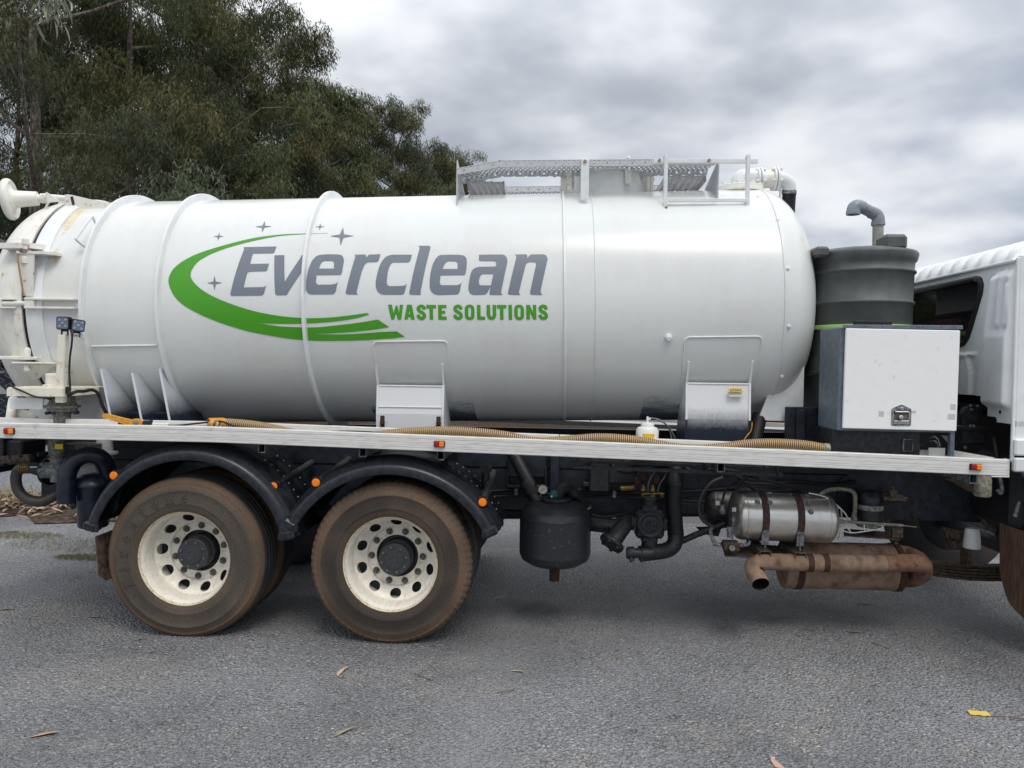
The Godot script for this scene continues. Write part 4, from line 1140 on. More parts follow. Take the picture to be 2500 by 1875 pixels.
func make_saddles(tank: Node) -> void:
	# rear saddle: doubler plate edge, three gussets, blue-black blocks between them
	var b := B.new()
	weld(b, [Vector2(-2.141, -18.7), Vector2(-1.685, -18.6)], 0.007)
	part(b, "doubler_edge", M.bracket_white, tank)
	for g in [[Vector3(-2.076, 1.682, 0.78), Vector3(-1.937, 1.315, 0.88), Vector3(-1.959, 1.294, 0.62)], [Vector3(-1.869, 1.657, 0.76), Vector3(-1.74, 1.317, 0.86), Vector3(-1.739, 1.296, 0.6)], [Vector3(-1.677, 1.688, 0.76), Vector3(-1.548, 1.32, 0.86), Vector3(-1.532, 1.3, 0.6)]]:
		b = B.new()
		var top: Vector3 = g[0]
		var foot: Vector3 = g[1]
		var x := foot.x
		sprayed(b, [Vector3(top.x, top.y, top.z + 0.02), Vector3(x, foot.y - 0.06, foot.z), Vector3(x, foot.y - 0.06, 0.35), Vector3(top.x, 1.55, 0.45), Vector3(top.x, top.y - 0.02, top.z - 0.06)], 0.016, 1.44, Color(0.58, 0.61, 0.64))
		part(b, "gusset", M.overspray, tank)
	b = B.new()
	for px in [[-1.972, -1.836], [-1.769, -1.642]]:
		b = B.new()
		b.box(Vector3((px[0] + px[1]) / 2, 1.32, 0.62), Vector3(px[1] - px[0], 0.13, 0.12), 0.01)
		part(b, "saddle_block", M.navy_gloss, tank)
	# two big saddles with doubler plates
	for g in [[-0.211, 0.284, -17.9, -0.182, 0.245, -0.20, 0.25], [1.838, 2.332, -17.3, 1.892, 2.283, 1.885, 2.30]]:
		var xl: float = g[0]
		var xr: float = g[1]
		var t: float = g[2]
		b = B.new()
		weld(b, [Vector2(xl, -50), Vector2(xl, t - 1.5), Vector2(xl + 0.012, t - 0.4), Vector2(xl + 0.03, t), Vector2(xr - 0.03, t), Vector2(xr - 0.012, t - 0.4), Vector2(xr, t - 1.5), Vector2(xr, -50)], 0.0055)
		part(b, "doubler_edge", M.bracket_white, tank)
		var l: float = g[5]
		var r: float = g[6]
		for x in [l, r]:
			b = B.new()
			var pts := [Vector3(x, on_tank(x, -28.5).y, on_tank(x, -28.5).z - 0.01)]
			pts.append(Vector3(x, on_tank(x, -30).y + 0.01, on_tank(x, -30).z + 0.012))
			pts.append(Vector3(x, on_tank(x, -41).y, on_tank(x, -41).z + 0.045))
			pts.append_array([Vector3(x, 1.40, 0.70), Vector3(x, 1.24, 0.68), Vector3(x, 1.24, 0.30)])
			for a in [-58.0, -50.0, -42.0, -35.0]:
				pts.append(Vector3(x, on_tank(x, a).y, on_tank(x, a).z - 0.01))
			sprayed(b, pts, 0.014, 1.42 if l > 1.0 else 1.0)
			part(b, "saddle_gusset", M.overspray, tank)
		b = B.new()
		var face := [Vector3(l, on_tank(l, -41).y, on_tank(l, -41).z + 0.03), Vector3(l, 1.40, 0.685), Vector3(l, 1.24, 0.668)]
		for k in 2:
			var p: Vector3 = face[k]
			var q: Vector3 = face[k + 1]
			var over := Vector3(r - l - 0.008, 0, 0)
			sprayed(b, [p + Vector3(0.004, 0, 0), p + Vector3(0.004, 0, 0) + over, q + Vector3(0.004, 0, 0) + over, q + Vector3(0.004, 0, 0)], 0.012, 1.41 if l > 1.0 else 1.0)
		part(b, "saddle_plate", M.overspray, tank)
		b = B.new()
		b.tube([face[0] + Vector3(-0.005, 0, 0.006), face[0] + Vector3(r - l + 0.005, 0, 0.006)], 0.007, 8)
		part(b, "weld_seam", M.bracket_white, tank)
		if l < 1.0:
			b = B.new()
			b.tube([face[1] + Vector3(0, 0.05, 0.006), face[1] + Vector3(r - l, 0.05, 0.006)], 0.004, 6)
			part(b, "weld_seam", M.bracket_white, tank)
			for x in [l + 0.035, r - 0.03]:
				b = B.new()
				for k in 2:
					b.hexnut(Vector3(x, 1.345 - 0.055 * k, 0.685), Vector3(0, 0, 1), 0.017, 0.018)
				b.box(Vector3(x, 1.32, 0.688), Vector3(0.03, 0.14, 0.004), 0.001)
				part(b, "rusted_bolt", M.rust_dark, tank)
	# maker's plate: yellow heading over a grey table
	var px := 2.20
	b = B.new().box(Vector3(2.2, 1.605, 0.715), Vector3(0.092, 0.024, 0.004), 0.001, Basis.from_euler(Vector3(-0.5, 0, 0)))
	part(b, "maker_plate_heading", M.label_yellow, tank)
	b = B.new().box(Vector3(2.203, 1.572, 0.704), Vector3(0.092, 0.036, 0.003), 0.001, Basis.from_euler(Vector3(-0.5, 0, 0)))
	part(b, "maker_plate", M.tape, tank)
	words("QRIMS", "maker_plate_print", 0.018, Vector3(2.199, 1.602, 0.718) + Vector3(0, 0, 0.001), M.print_black, tank, Basis.from_euler(Vector3(-0.5, 0, 0)))

func words(text: String, called: String, high: float, at: Vector3, m: Material, parent: Node, bs := Basis(), serif := false, wide := 1.0) -> void:
	var o := MeshInstance3D.new()
	o.mesh = word_mesh(text, high, serif)
	o.mesh.material = m
	put(o, called, parent)
	o.transform = Transform3D(bs * Basis.from_scale(Vector3(wide, 1, 1)), at)

func word_mesh(text: String, high: float, serif := false, depth := 0.0015) -> TextMesh:
	var t := TextMesh.new()
	var f := SystemFont.new()
	f.font_names = PackedStringArray(["Droid Serif" if serif else "Droid Sans"])
	f.font_weight = 700
	t.font = f
	t.text = text
	t.font_size = 64
	t.pixel_size = high / 47.0
	t.depth = depth
	t.curve_step = 2.0
	return t

func make_rear_door(tank: Node) -> void:
	var r := TANK_R
	# flange of the shell, dark seal, flange and dish of the door
	part(B.new().lathe([Vector2(r - 0.02, -0.055), Vector2(r + 0.02, -0.055), Vector2(r + 0.022, -0.05), Vector2(r + 0.022, 0.03), Vector2(r + 0.012, 0.055), Vector2(r - 0.01, 0.055)], tank_axis(-2.50), 128), "shell_flange", M.white_paint, tank)
	part(B.new().lathe([Vector2(r - 0.1, -0.014), Vector2(r + 0.008, -0.014), Vector2(r + 0.008, 0.014), Vector2(r - 0.1, 0.014)], tank_axis(-2.568), 128), "door_seal", M.black_rubber, tank)
	var prof := [Vector2(r - 0.05, 0.0), Vector2(r + 0.022, 0.0), Vector2(r + 0.022, -0.055), Vector2(r, -0.075), Vector2(r - 0.002, -0.11)]
	for k in range(1, 17):
		var a := PI / 2 * k / 16.0
		prof.append(Vector2((r - 0.002) * pow(cos(a), 0.7), -0.11 - 0.36 * sin(a)))
	prof[-1].x = 0.0
	prof.reverse()
	part(B.new().lathe(prof, tank_axis(-2.582), 128), "rear_door", M.stained_white, tank, "dished white rear door with rust marks")
	# three bolted clamps on the near side: hinge plates above and below, pin arm in the middle
	var b := B.new()
	plate(b, _flat_plate(Vector3(-2.767, 2.503, 0.8), Vector3(-2.484, 2.493, 0.88), 0.60, 0.86), 0.035)
	part(b, "clamp_lug", M.stained_white, tank)
	b = B.new()
	plate(b, _flat_plate(Vector3(-2.617, 2.451, 0.86), Vector3(-2.361, 2.453, 0.8), 0.60, 0.90), 0.018)
	part(b, "clamp_lug", M.stained_white, tank)
	b = B.new()
	b.hexnut(Vector3(-2.546, 2.506, 0.88), Vector3.UP, 0.022, 0.04)
	b.cyl(Vector3(-2.546, 2.389, 0.88), Vector3(-2.546, 2.525, 0.88), 0.014)
	b.hexnut(Vector3(-2.546, 2.41, 0.88) - Vector3(0, 0.03, 0), Vector3.UP, 0.026, 0.045)
	part(b, "clamp_bolt", M.stained_white, tank)
	part(B.new().lathe([Vector2(0, -0.02), Vector2(0.035, -0.02), Vector2(0.035, 0.0), Vector2(0, 0.0)], Transform3D(Basis(), Vector3(-2.546, 2.473, 0.88)), 20), "clamp_washer", M.rust_metal, tank)
	# rusty tie strap running down to the pin
	part(B.new().tube([Vector3(-2.589, 2.445, 0.9), Vector3(-2.571, 2.357, 0.91), Vector3(-2.541, 2.162, 0.905)], 0.006, 6), "tie_rod", M.rusty_edge, tank)
	b = B.new()
	plate(b, [Vector3(-2.594, 2.442, 0.885), Vector3(-2.477, 2.442, 0.89), Vector3(-2.5, 2.165, 0.875), Vector3(-2.559, 2.165, 0.875)], 0.012)
	part(b, "clamp_web", M.stained_white, tank)
	for e in [[66, 731, 185, 731], [66, 752, 185, 752]]:
		b = B.new()
		b.box((Vector3(-2.543, 2.141, 0.87) + Vector3(-2.2, 2.144, 0.87)) / 2 + Vector3(0, -0.058 if e[1] > 740 else 0.0, 0), Vector3(0.345, 0.014, 0.07), 0.003)
		part(b, "pin_guide", M.stained_white, tank)
	part(B.new().box(Vector3(-2.511, 2.113, 0.875), Vector3(0.065, 0.045, 0.05), 0.004), "pin_block", M.stained_white, tank)
	part(B.new().cyl(Vector3(-2.756, 2.111, 0.875), Vector3(-2.539, 2.113, 0.875), 0.017, 16), "clamp_pin", M.stained_white, tank)
	for y in [731, 752]:
		part(B.new().box(Vector3(-2.678, 2.112, 0.865) + Vector3(0, 0.028 if y < 740 else -0.028, 0), Vector3(0.13, 0.012, 0.06), 0.003), "pin_guide", M.stained_white, tank)
	part(B.new().box(Vector3(-2.72, 2.111, 0.87), Vector3(0.03, 0.07, 0.06), 0.006), "pin_guide", M.stained_white, tank)
	# lower clamp
	b = B.new()
	b.box((Vector3(-2.726, 1.745, 0.84) + Vector3(-2.525, 1.748, 0.84)) / 2, Vector3(0.205, 0.024, 0.14), 0.004)
	part(b, "clamp_lug", M.stained_white, tank)
	b = B.new()
	b.box((Vector3(-2.62, 1.713, 0.84) + Vector3(-2.325, 1.717, 0.84)) / 2, Vector3(0.30, 0.012, 0.15), 0.003)
	part(b, "clamp_lug", M.stained_white, tank)
	b = B.new()
	b.lathe([Vector2(0.0, 0.06), Vector2(0.012, 0.058), Vector2(0.02, 0.045), Vector2(0.02, 0.0), Vector2(0.036, 0.0), Vector2(0.036, -0.022), Vector2(0.0, -0.022)], Transform3D(Basis(), Vector3(-2.538, 1.747, 0.875) + Vector3(0, 0.012, 0)), 18)
	part(b, "clamp_bolt", M.stained_white, tank)
	part(B.new().hexnut(Vector3(-2.538, 1.703, 0.875) - Vector3(0, 0.04, 0), Vector3.UP, 0.024, 0.035), "clamp_nut", M.stained_white, tank)
	b = B.new()
	b.tube([Vector3(-2.472, 1.748, 0.9), Vector3(-2.442, 1.748, 0.91), Vector3(-2.416, 1.754, 0.92)], 0.007, 8)
	b.lathe([Vector2(0, -0.01), Vector2(0.008, -0.007), Vector2(0.01, 0), Vector2(0.008, 0.007), Vector2(0, 0.01)], Transform3D(Basis(), Vector3(-2.413, 1.754, 0.92)), 10)
	part(b, "grease_nipple", M.bracket_white, tank)
	b = B.new()
	plate(b, [Vector3(-2.648, 1.707, 0.8), Vector3(-2.38, 1.711, 0.8), Vector3(-2.542, 1.613, 0.74), Vector3(-2.589, 1.606, 0.74), Vector3(-2.637, 1.66, 0.78)], 0.014)
	part(b, "clamp_web", M.stained_white, tank)
	# hinge at the top of the door, with the bell-mouthed cone that stops it
	b = B.new()
	for z in [0.42, 0.29]:
		plate(b, [Vector3(-2.559, 2.939, z), Vector3(-2.519, 2.936, z), Vector3(-2.268, 2.88, z), Vector3(-2.249, 2.866, z), Vector3(-2.255, 2.836, z), Vector3(-2.568, 2.829, z), Vector3(-2.568, 2.924, z)], 0.02)
	part(b, "hinge_bracket", M.stained_white, tank)
	part(B.new().box(Vector3(-2.508, 2.892, 0.432), Vector3(0.02, 0.06, 0.006), 0.002, Basis.from_euler(Vector3(0, 0, 0.25))), "rust_slot", M.rust_dark, tank)
	b = B.new()
	for z in [0.42, 0.29]:
		plate(b, [Vector3(-2.713, 2.956, z), Vector3(-2.63, 2.906, z), Vector3(-2.63, 2.888, z), Vector3(-2.691, 2.882, z), Vector3(-2.722, 2.84, z), Vector3(-2.697, 2.882, z)], 0.02)
	b.cyl(Vector3(-2.732, 2.933, 0.36), Vector3(-2.592, 2.922, 0.36), 0.022)
	part(b, "hinge_knuckle", M.stained_white, tank)
	bell(Vector3(-2.75, 2.924, 0.36), Vector3(-2.986, 2.898, 0.44), 0.036, 0.062, 0.150, tank)
	# grab handle behind the first ring
	b = B.new()
	b.tube(smooth([on_tank(-2.174, 40, 0.0), on_tank(-2.174, 41, 0.085), on_tank(-2.18, 39.5, 0.095), on_tank(-2.214, 29.5, 0.095), on_tank(-2.214, 28, 0.085), on_tank(-2.185, 27.5, 0.0)], 4), 0.009, 10)
	part(b, "grab_handle", M.white_paint, tank)

func _flat_plate(a: Vector3, c: Vector3, z0: float, z1: float) -> Array:
	return [Vector3(a.x, a.y, z0), Vector3(a.x, a.y, z1 - 0.03), Vector3(a.x + 0.02, a.y, z1), Vector3(c.x - 0.05, a.y, z1), Vector3(c.x, a.y, z1 - 0.05), Vector3(c.x, a.y, z0)]

func bell(neck: Vector3, mouth: Vector3, r0: float, r1: float, r2: float, parent: Node) -> void:
	var l := (mouth - neck).length()
	var prof := [Vector2(0, 0), Vector2(r0, 0), Vector2(r0, 0.035), Vector2(r0 * 0.8, 0.04), Vector2(r0 * 0.8, 0.055), Vector2(r1 * 0.8, 0.058), Vector2(r1, l * 0.8), Vector2(r1 * 1.15, l * 0.86), Vector2(r2 * 0.8, l * 0.93)]
	for k in 9:
		var a := -PI / 3 + PI * k / 8.0
		prof.append(Vector2(r2 - 0.03 + 0.03 * cos(a), l * 0.96 + 0.03 * sin(a)))
	prof.append_array([Vector2(r2 * 0.7, l * 0.97), Vector2(0, l * 0.96)])
	part(B.new().lathe(prof, axis_at(neck, mouth - neck), 36), "bell_stop", M.stained_white, parent)

func make_walkway(tank: Node) -> void:
	# planks of pressed grating round the manhole: flanges with holes, and a serrated tread
	var zo := 0.50
	var zi := 0.22
	var x0 := 0.302
	var x1 := 2.103
	var yt := 3.165
	var xr := 0.699   # the plank's rear end dips from here
	plank(tank, [Vector3(x0, yt - 0.055, zo), Vector3(xr - 0.1, yt, zo), Vector3(x1 - 0.02, yt + 0.012, zo)], Vector3(0, 0, -1), zo - zi)
	plank(tank, [Vector3(x0, yt - 0.02, -zi), Vector3(x1, yt + 0.005, -zi)], Vector3(0, 0, -1), 0.26)
	# cross planks at the two ends
	plank(tank, [Vector3(x0 + 0.04, yt - 0.075, zi), Vector3(x0 + 0.04, yt - 0.075, -zi)], Vector3(1, 0, 0), 0.27)
	plank(tank, [Vector3(x1 - 0.32, yt - 0.03, zi), Vector3(x1 - 0.32, yt - 0.03, -zi)], Vector3(1, 0, 0), 0.29)
	# end supports: triangular side plates standing on the tank
	for x in [x0, x1]:
		for s in [1.0, -1.0]:
			var b := B.new()
			plate(b, [Vector3(x, yt + 0.005, s * zo), Vector3(x, on_tank(x, 54).y, s * 0.5), Vector3(x, on_tank(x, 87).y - 0.01, s * 0.05), Vector3(x, on_tank(x, 87).y + 0.02, s * 0.05)], 0.008)
			part(b, "support_plate", M.walk_alu, tank)
	# strap that ties the near plank to the tank
	part(B.new().box((Vector3(1.189, 3.168, 0.51) + Vector3(1.193, 2.893, 0.51)) / 2, Vector3(0.056, 0.275, 0.010), 0.002), "strap", M.bracket_white, tank)
	var b := B.new().hexnut(Vector3(1.189, 3.155, 0.515), Vector3(0, 0, 1), 0.012, 0.012)
	part(b, "bolt", M.rusty_edge, tank)
	# folded hand rail: two posts and two bars of angle
	for u in [1.738, 2.29]:
		b = B.new()
		b.box(Vector3(u, (3.185 + 2.79) / 2, 0.56), Vector3(0.024, 0.405, 0.004), 0.001)
		b.box(Vector3(u - 0.011, (3.185 + 2.79) / 2, 0.545), Vector3(0.004, 0.405, 0.03), 0.001)
		part(b, "rail_post", M.bracket_white, tank)
		b = B.new()
		plate(b, [Vector3(u - 0.012, 3.183, 0.55), Vector3(u - 0.045, 3.144, 0.53), Vector3(u - 0.012, 3.144, 0.53)], 0.004)
		part(b, "rail_gusset", M.bracket_white, tank)
	part(B.new().box((Vector3(1.659, 3.15, 0.535) + Vector3(2.352, 3.151, 0.535)) / 2, Vector3(0.70, 0.028, 0.03), 0.002), "rail_bar", M.bracket_white, tank)
	part(B.new().box((Vector3(1.78, 2.881, 0.56) + Vector3(2.269, 2.883, 0.56)) / 2 + Vector3(-0.005, 0, 0), Vector3(0.53, 0.024, 0.02), 0.002), "rail_bar", M.bracket_white, tank)
	for p in [Vector3(1.693, 3.154, 0.552), Vector3(2.027, 3.154, 0.552), Vector3(1.742, 2.83, 0.565)]:
		part(B.new().hexnut(p, Vector3(0, 0, 1), 0.011, 0.010), "bolt", M.rusty_edge, tank)
	# red hose lying on the far side of the crown
	part(B.new().tube([Vector3(x0 + 0.02, 3.02, -0.18), Vector3(x0 + 0.6, 3.03, -0.2), Vector3(x1 - 0.3, 3.06, -0.2), Vector3(x1 + 0.02, 3.07, -0.18)], 0.035, 12), "red_pipe", M.red_paint, tank)
	# manhole: neck, lid, hinge arm and wing clamps
	var c := Vector3(1.393, 2.155 + TANK_R + 0.0, 0.02)
	b = B.new()
	b.lathe([Vector2(0.30, -0.1), Vector2(0.285, 0.0), Vector2(0.285, 0.15), Vector2(0.305, 0.155), Vector2(0.305, 0.175), Vector2(0.28, 0.19), Vector2(0.15, 0.225), Vector2(0, 0.235)], Transform3D(Basis(), c), 48)
	part(b, "manhole", M.bracket_white, tank)
	for a in [0.4, 1.2, 2.3, 2.9, 3.9, 5.2]:
		b = B.new()
		var o := c + Vector3(cos(a) * 0.31, 0.10, sin(a) * 0.31)
		b.box(o, Vector3(0.045, 0.11, 0.02), 0.004, Basis.from_euler(Vector3(0, PI / 2 - a, 0)))
		b.cyl(o + Vector3(0, -0.02, 0), o + Vector3(0, 0.13, 0), 0.009, 8)
		b.box(o + Vector3(0, 0.13, 0), Vector3(0.07, 0.018, 0.018), 0.004, Basis.from_euler(Vector3(0, a, 0.2)))
		part(b, "wing_clamp", M.stained_white, tank)
	b = B.new()
	b.box(Vector3(1.051, 3.077, 0.2), Vector3(0.05, 0.20, 0.016), 0.004)
	b.box(Vector3(1.084, 3.116, 0.2), Vector3(0.03, 0.1, 0.05), 0.004)
	b.tube(smooth([Vector3(0.976, 3.125, 0.2), Vector3(0.994, 3.136, 0.2), Vector3(1.017, 3.136, 0.2), Vector3(1.06, 3.113, 0.2), Vector3(1.096, 3.101, 0.2)], 4), 0.009, 8)
	part(b, "hinge_arm", M.stained_white, tank)
	b = B.new()
	b.box(Vector3(1.663, 3.084, 0.2), Vector3(0.026, 0.16, 0.04), 0.003)
	b.box(Vector3(1.69, 3.072, 0.2), Vector3(0.02, 0.17, 0.03), 0.003)
	b.cyl(Vector3(1.619, 3.114, 0.2), Vector3(1.707, 3.108, 0.2), 0.012, 10)
	part(b, "latch_arm", M.stained_white, tank)

# one grating plank: near flange with holes along a path, tread with raised teeth, far flange
func plank(parent: Node, path: Array, across: Vector3, wide: float) -> void:
	var long: Vector3 = path[-1] - path[0]
	var b := B.new()
	for s in [0.0, 1.0]:
		for i in path.size() - 1:
			flange(b, path[i] + across * (wide * s), path[i + 1] + across * (wide * s), 0.045)
	for i in path.size() - 1:
		tread(b, path[i] - Vector3(0, 0.006, 0), path[i + 1] - Vector3(0, 0.006, 0), across, wide)
	part(b, "grating_plank", M.walk_alu, parent)

func flange(b: B, a: Vector3, c: Vector3, high: float) -> void:
	# upright strip with round holes every 0.085
	var d := (c - a)
	var n := maxi(1, int(d.length() / 0.085))
	var up := Vector3.UP
	var nrm := d.cross(up).normalized()
	b.g = 0xFFFFFFFF
	for i in n:
		var o := a + d * ((i + 0.5) / n)
		var ex := d / n / 2.0
		for z in [0.0015, -0.0015]:
			for k in 12:
				var p := []
				for e in [k, k + 1]:
					var t: float = TAU * e / 12.0
					var q := Vector2(cos(t), sin(t))
					p.append([o + d.normalized() * (q.x * 0.0075) + up * (q.y * 0.0075 - high / 2), o + ex * clampf(q.x * 1.42, -1, 1) + up * (clampf(q.y * 1.42, -1, 1) * high / 2 - high / 2)])
				b.quad_n(p[0][0] + nrm * z, p[0][1] + nrm * z, p[1][1] + nrm * z, p[1][0] + nrm * z, nrm * z)
	b.box((a + c) / 2 + Vector3(0, 0.0, 0), Vector3(d.length(), 0.004, 0.006), 0.001, Basis(d.normalized(), up, d.normalized().cross(up)))

func tread(b: B, a: Vector3, c: Vector3, across: Vector3, wide: float) -> void:
	# rows of diamond openings: strips running across with raised teeth between them
	var d := c - a
	var n := maxi(1, int(d.length() / 0.034))
	b.g = 0xFFFFFFFF
	var rows := maxi(2, int(wide / 0.075))
	for i in n + 1:
		var o := a + d * (float(i) / n)
		var e := d / n * 0.5
		for j in rows:
			var q0 := o + across * (wide * j / rows)
			var q1 := o + across * (wide * (j + 0.5) / rows)
			var q2 := o + across * (wide * (j + 1) / rows)
			if i < n:
				bar(b, q0, q1 + e, 0.0072)
				bar(b, q1 + e, q2, 0.0072)
			if i > 0:
				bar(b, q0, q1 - e, 0.0072)
				bar(b, q1 - e, q2, 0.0072)
			b.box(q0 + Vector3(0, 0.005, 0), Vector3(0.009, 0.007, 0.009), 0.002)

func bar(b: B, p: Vector3, q: Vector3, w: float) -> void:
	var d := (q - p)
	var s := d.cross(Vector3.UP).normalized() * w
	var h := Vector3(0, 0.002, 0)
	b.quad_n(p - s - h, q - s - h, q + s - h, p + s - h, Vector3.DOWN)
	b.quad_n(p - s + h, q - s + h, q + s + h, p + s + h, Vector3.UP)
	b.quad_n(p - s - h, q - s - h, q - s + h, p - s + h, -s)
	b.quad_n(p + s - h, q + s - h, q + s + h, p + s + h, s)

func make_top_pipe(tank: Node) -> void:
	# flanged cover on the shoulder, elbow, check valve and hose that drops behind the dome
	var c := Vector3(2.343, 2.155 + 0.0226 * 2.3 + TANK_R - 0.01, 0.1)
	var b := B.new()
	b.lathe([Vector2(0.16, -0.12), Vector2(0.155, -0.02), Vector2(0.17, -0.018), Vector2(0.17, 0.0), Vector2(0.168, 0.004), Vector2(0.168, 0.024), Vector2(0.163, 0.028), Vector2(0, 0.03)], Transform3D(Basis(), c), 48, 0.5)
	part(b, "cover_plate", M.stained_white, tank)
	for k in 8:
		var a := TAU * (k + 0.4) / 8.0
		part(B.new().hexnut(c + Vector3(cos(a) * 0.142, 0.028, sin(a) * 0.142), Vector3.UP, 0.015, 0.022), "cover_bolt", M.bracket_white, tank)
	b = B.new()
	b.tube(smooth([c + Vector3(0.0, 0.02, -0.06), c + Vector3(0.01, 0.06, -0.06), Vector3(2.362, 3.15, 0.04), Vector3(2.412, 3.165, 0.04), Vector3(2.487, 3.165, 0.04)], 8), 0.062, 22)
	part(b, "elbow_pipe", M.bracket_white, tank)
	var x := Vector3(1, 0.03, 0)
	for u in [Vector3(2.497, 3.147, 0.04), Vector3(2.616, 3.151, 0.04)]:
		for k in 2:
			b = B.new()
			b.lathe([Vector2(0, -0.008), Vector2(0.085, -0.008), Vector2(0.088, -0.005), Vector2(0.088, 0.005), Vector2(0.085, 0.008), Vector2(0, 0.008)], axis_at(u + Vector3(0.022 * k - 0.011, 0, 0), x), 10, 0.3)
			part(b, "pipe_flange", M.bracket_white, tank)
		for a in [0.6, 1.9, 3.2, 4.4, 5.4]:
			b = B.new()
			var o: Vector3 = u + Vector3(0, cos(a) * 0.075, sin(a) * 0.075)
			b.hexnut(o + Vector3(0.018, 0, 0), Vector3(1, 0, 0), 0.012, 0.018)
			b.hexnut(o - Vector3(0.018, 0, 0), Vector3(-1, 0, 0), 0.012, 0.018)
			part(b, "flange_bolt", M.stained_white, tank)
	b = B.new()
	b.tube([Vector3(2.503, 3.15, 0.04), Vector3(2.613, 3.151, 0.04)], 0.066, 22)
	part(b, "check_valve", M.stained_white, tank)
	b = B.new()
	b.tube(smooth([Vector3(2.619, 3.151, 0.04), Vector3(2.664, 3.153, 0.03), Vector3(2.709, 3.131, 0.02), Vector3(2.728, 3.094, 0.01), Vector3(2.732, 3.06, 0)], 6), 0.05, 22)
	part(b, "drop_elbow", M.bracket_white, tank)
	b = B.new().cyl(Vector3(2.732, 3.072, 0), Vector3(2.729, 3.048, 0), 0.054, 24)
	b.box(Vector3(2.747, 3.049, 0.05), Vector3(0.03, 0.02, 0.02), 0.003)
	part(b, "hose_clamp", M.galvanised, tank)
	part(B.new().tube([Vector3(2.732, 3.054, 0), Vector3(2.734, 2.973, -0.02), Vector3(2.738, 2.795, -0.05), Vector3(2.777, 1.746, -0.1)], 0.049, 22), "black_hose", M.black_rubber, tank)
	part(B.new().box(Vector3(2.661, 3.031, 0.02), Vector3(0.012, 0.13, 0.03), 0.002), "pipe_stay", M.bracket_white, tank)


# ---------------------------------------------------------------- wheels
func tyre_mesh(lugs: bool, dust: Color, side: Color, sd: int) -> B:
	# outer sidewall faces +z, rim flange plane at z = 0; flattened where it stands on the ground
	var prof := [[0.284, -0.012], [0.292, 0.004], [0.302, 0.012], [0.33, 0.017], [0.345, 0.020], [0.349, 0.0225], [0.353, 0.021], [0.40, 0.0225], [0.428, 0.021], [0.432, 0.0235], [0.437, 0.020], [0.465, 0.010], [0.476, 0.004], [0.480, 0.006], [0.484, 0.001], [0.497, -0.010], [0.506, -0.022], [0.511, -0.034], [0.515, -0.055],
		[0.516, -0.066], [0.505, -0.068], [0.505, -0.075], [0.517, -0.077], [0.518, -0.108], [0.506, -0.110], [0.506, -0.117], [0.518, -0.119], [0.518, -0.150], [0.506, -0.152], [0.506, -0.159], [0.517, -0.161], [0.516, -0.20], [0.511, -0.226], [0.497, -0.25], [0.465, -0.27], [0.40, -0.282], [0.33, -0.277], [0.292, -0.262]]
	var n := FastNoiseLite.new()
	n.noise_type = FastNoiseLite.TYPE_SIMPLEX_SMOOTH; n.frequency = 2.2; n.fractal_octaves = 4; n.seed = sd
	var b := B.new()
	b.g = 1
	var seg := 288
	var rows := []
	for k in seg + 1:
		var a := TAU * k / seg
		var row := []
		for i in prof.size():
			var r: float = prof[i][0]
			var z: float = prof[i][1]
			if lugs and i >= 15 and i <= 17 and k % 4 == 0: r -= 0.006
			if lugs and i >= 12 and i <= 15 and k % 4 == 0: z -= 0.003
			if lugs and i >= 18 and i <= 31 and k % 8 == 0: r -= 0.008
			var p := Vector3(r * sin(a), -r * cos(a), z)
			if p.y < -0.4985:
				p.z += (0.012 if z > -0.13 else -0.012) * clampf((-p.y - 0.4985) * 60.0, 0, 1)
				p.y = -0.4985
			var w := n.get_noise_3dv(p)
			var c := side.lerp(dust, clampf((smoothstep(0.424, 0.440, r) if lugs else smoothstep(0.435, 0.472, r)) * 0.9 + w * 0.4, 0.0, 1.0)) if i <= 16 else Color(0.038, 0.040, 0.043).lerp(dust, clampf((0.85 if sd == 9 else 0.12) + 0.5 * w, 0.0, 1.0 if sd == 9 else 0.5))
			if i <= 3: c = c.lerp(dust, 0.25)
			row.append([p, c * (1.0 + 0.3 * w)])
		rows.append(row)
	for k in seg:
		for i in prof.size() - 1:
			for e in [[k, i], [k, i + 1], [k + 1, i], [k, i + 1], [k + 1, i + 1], [k + 1, i]]:
				var q: Array = rows[e[0]][e[1]]
				b.col = q[1]
				b.v(q[0])
	return b

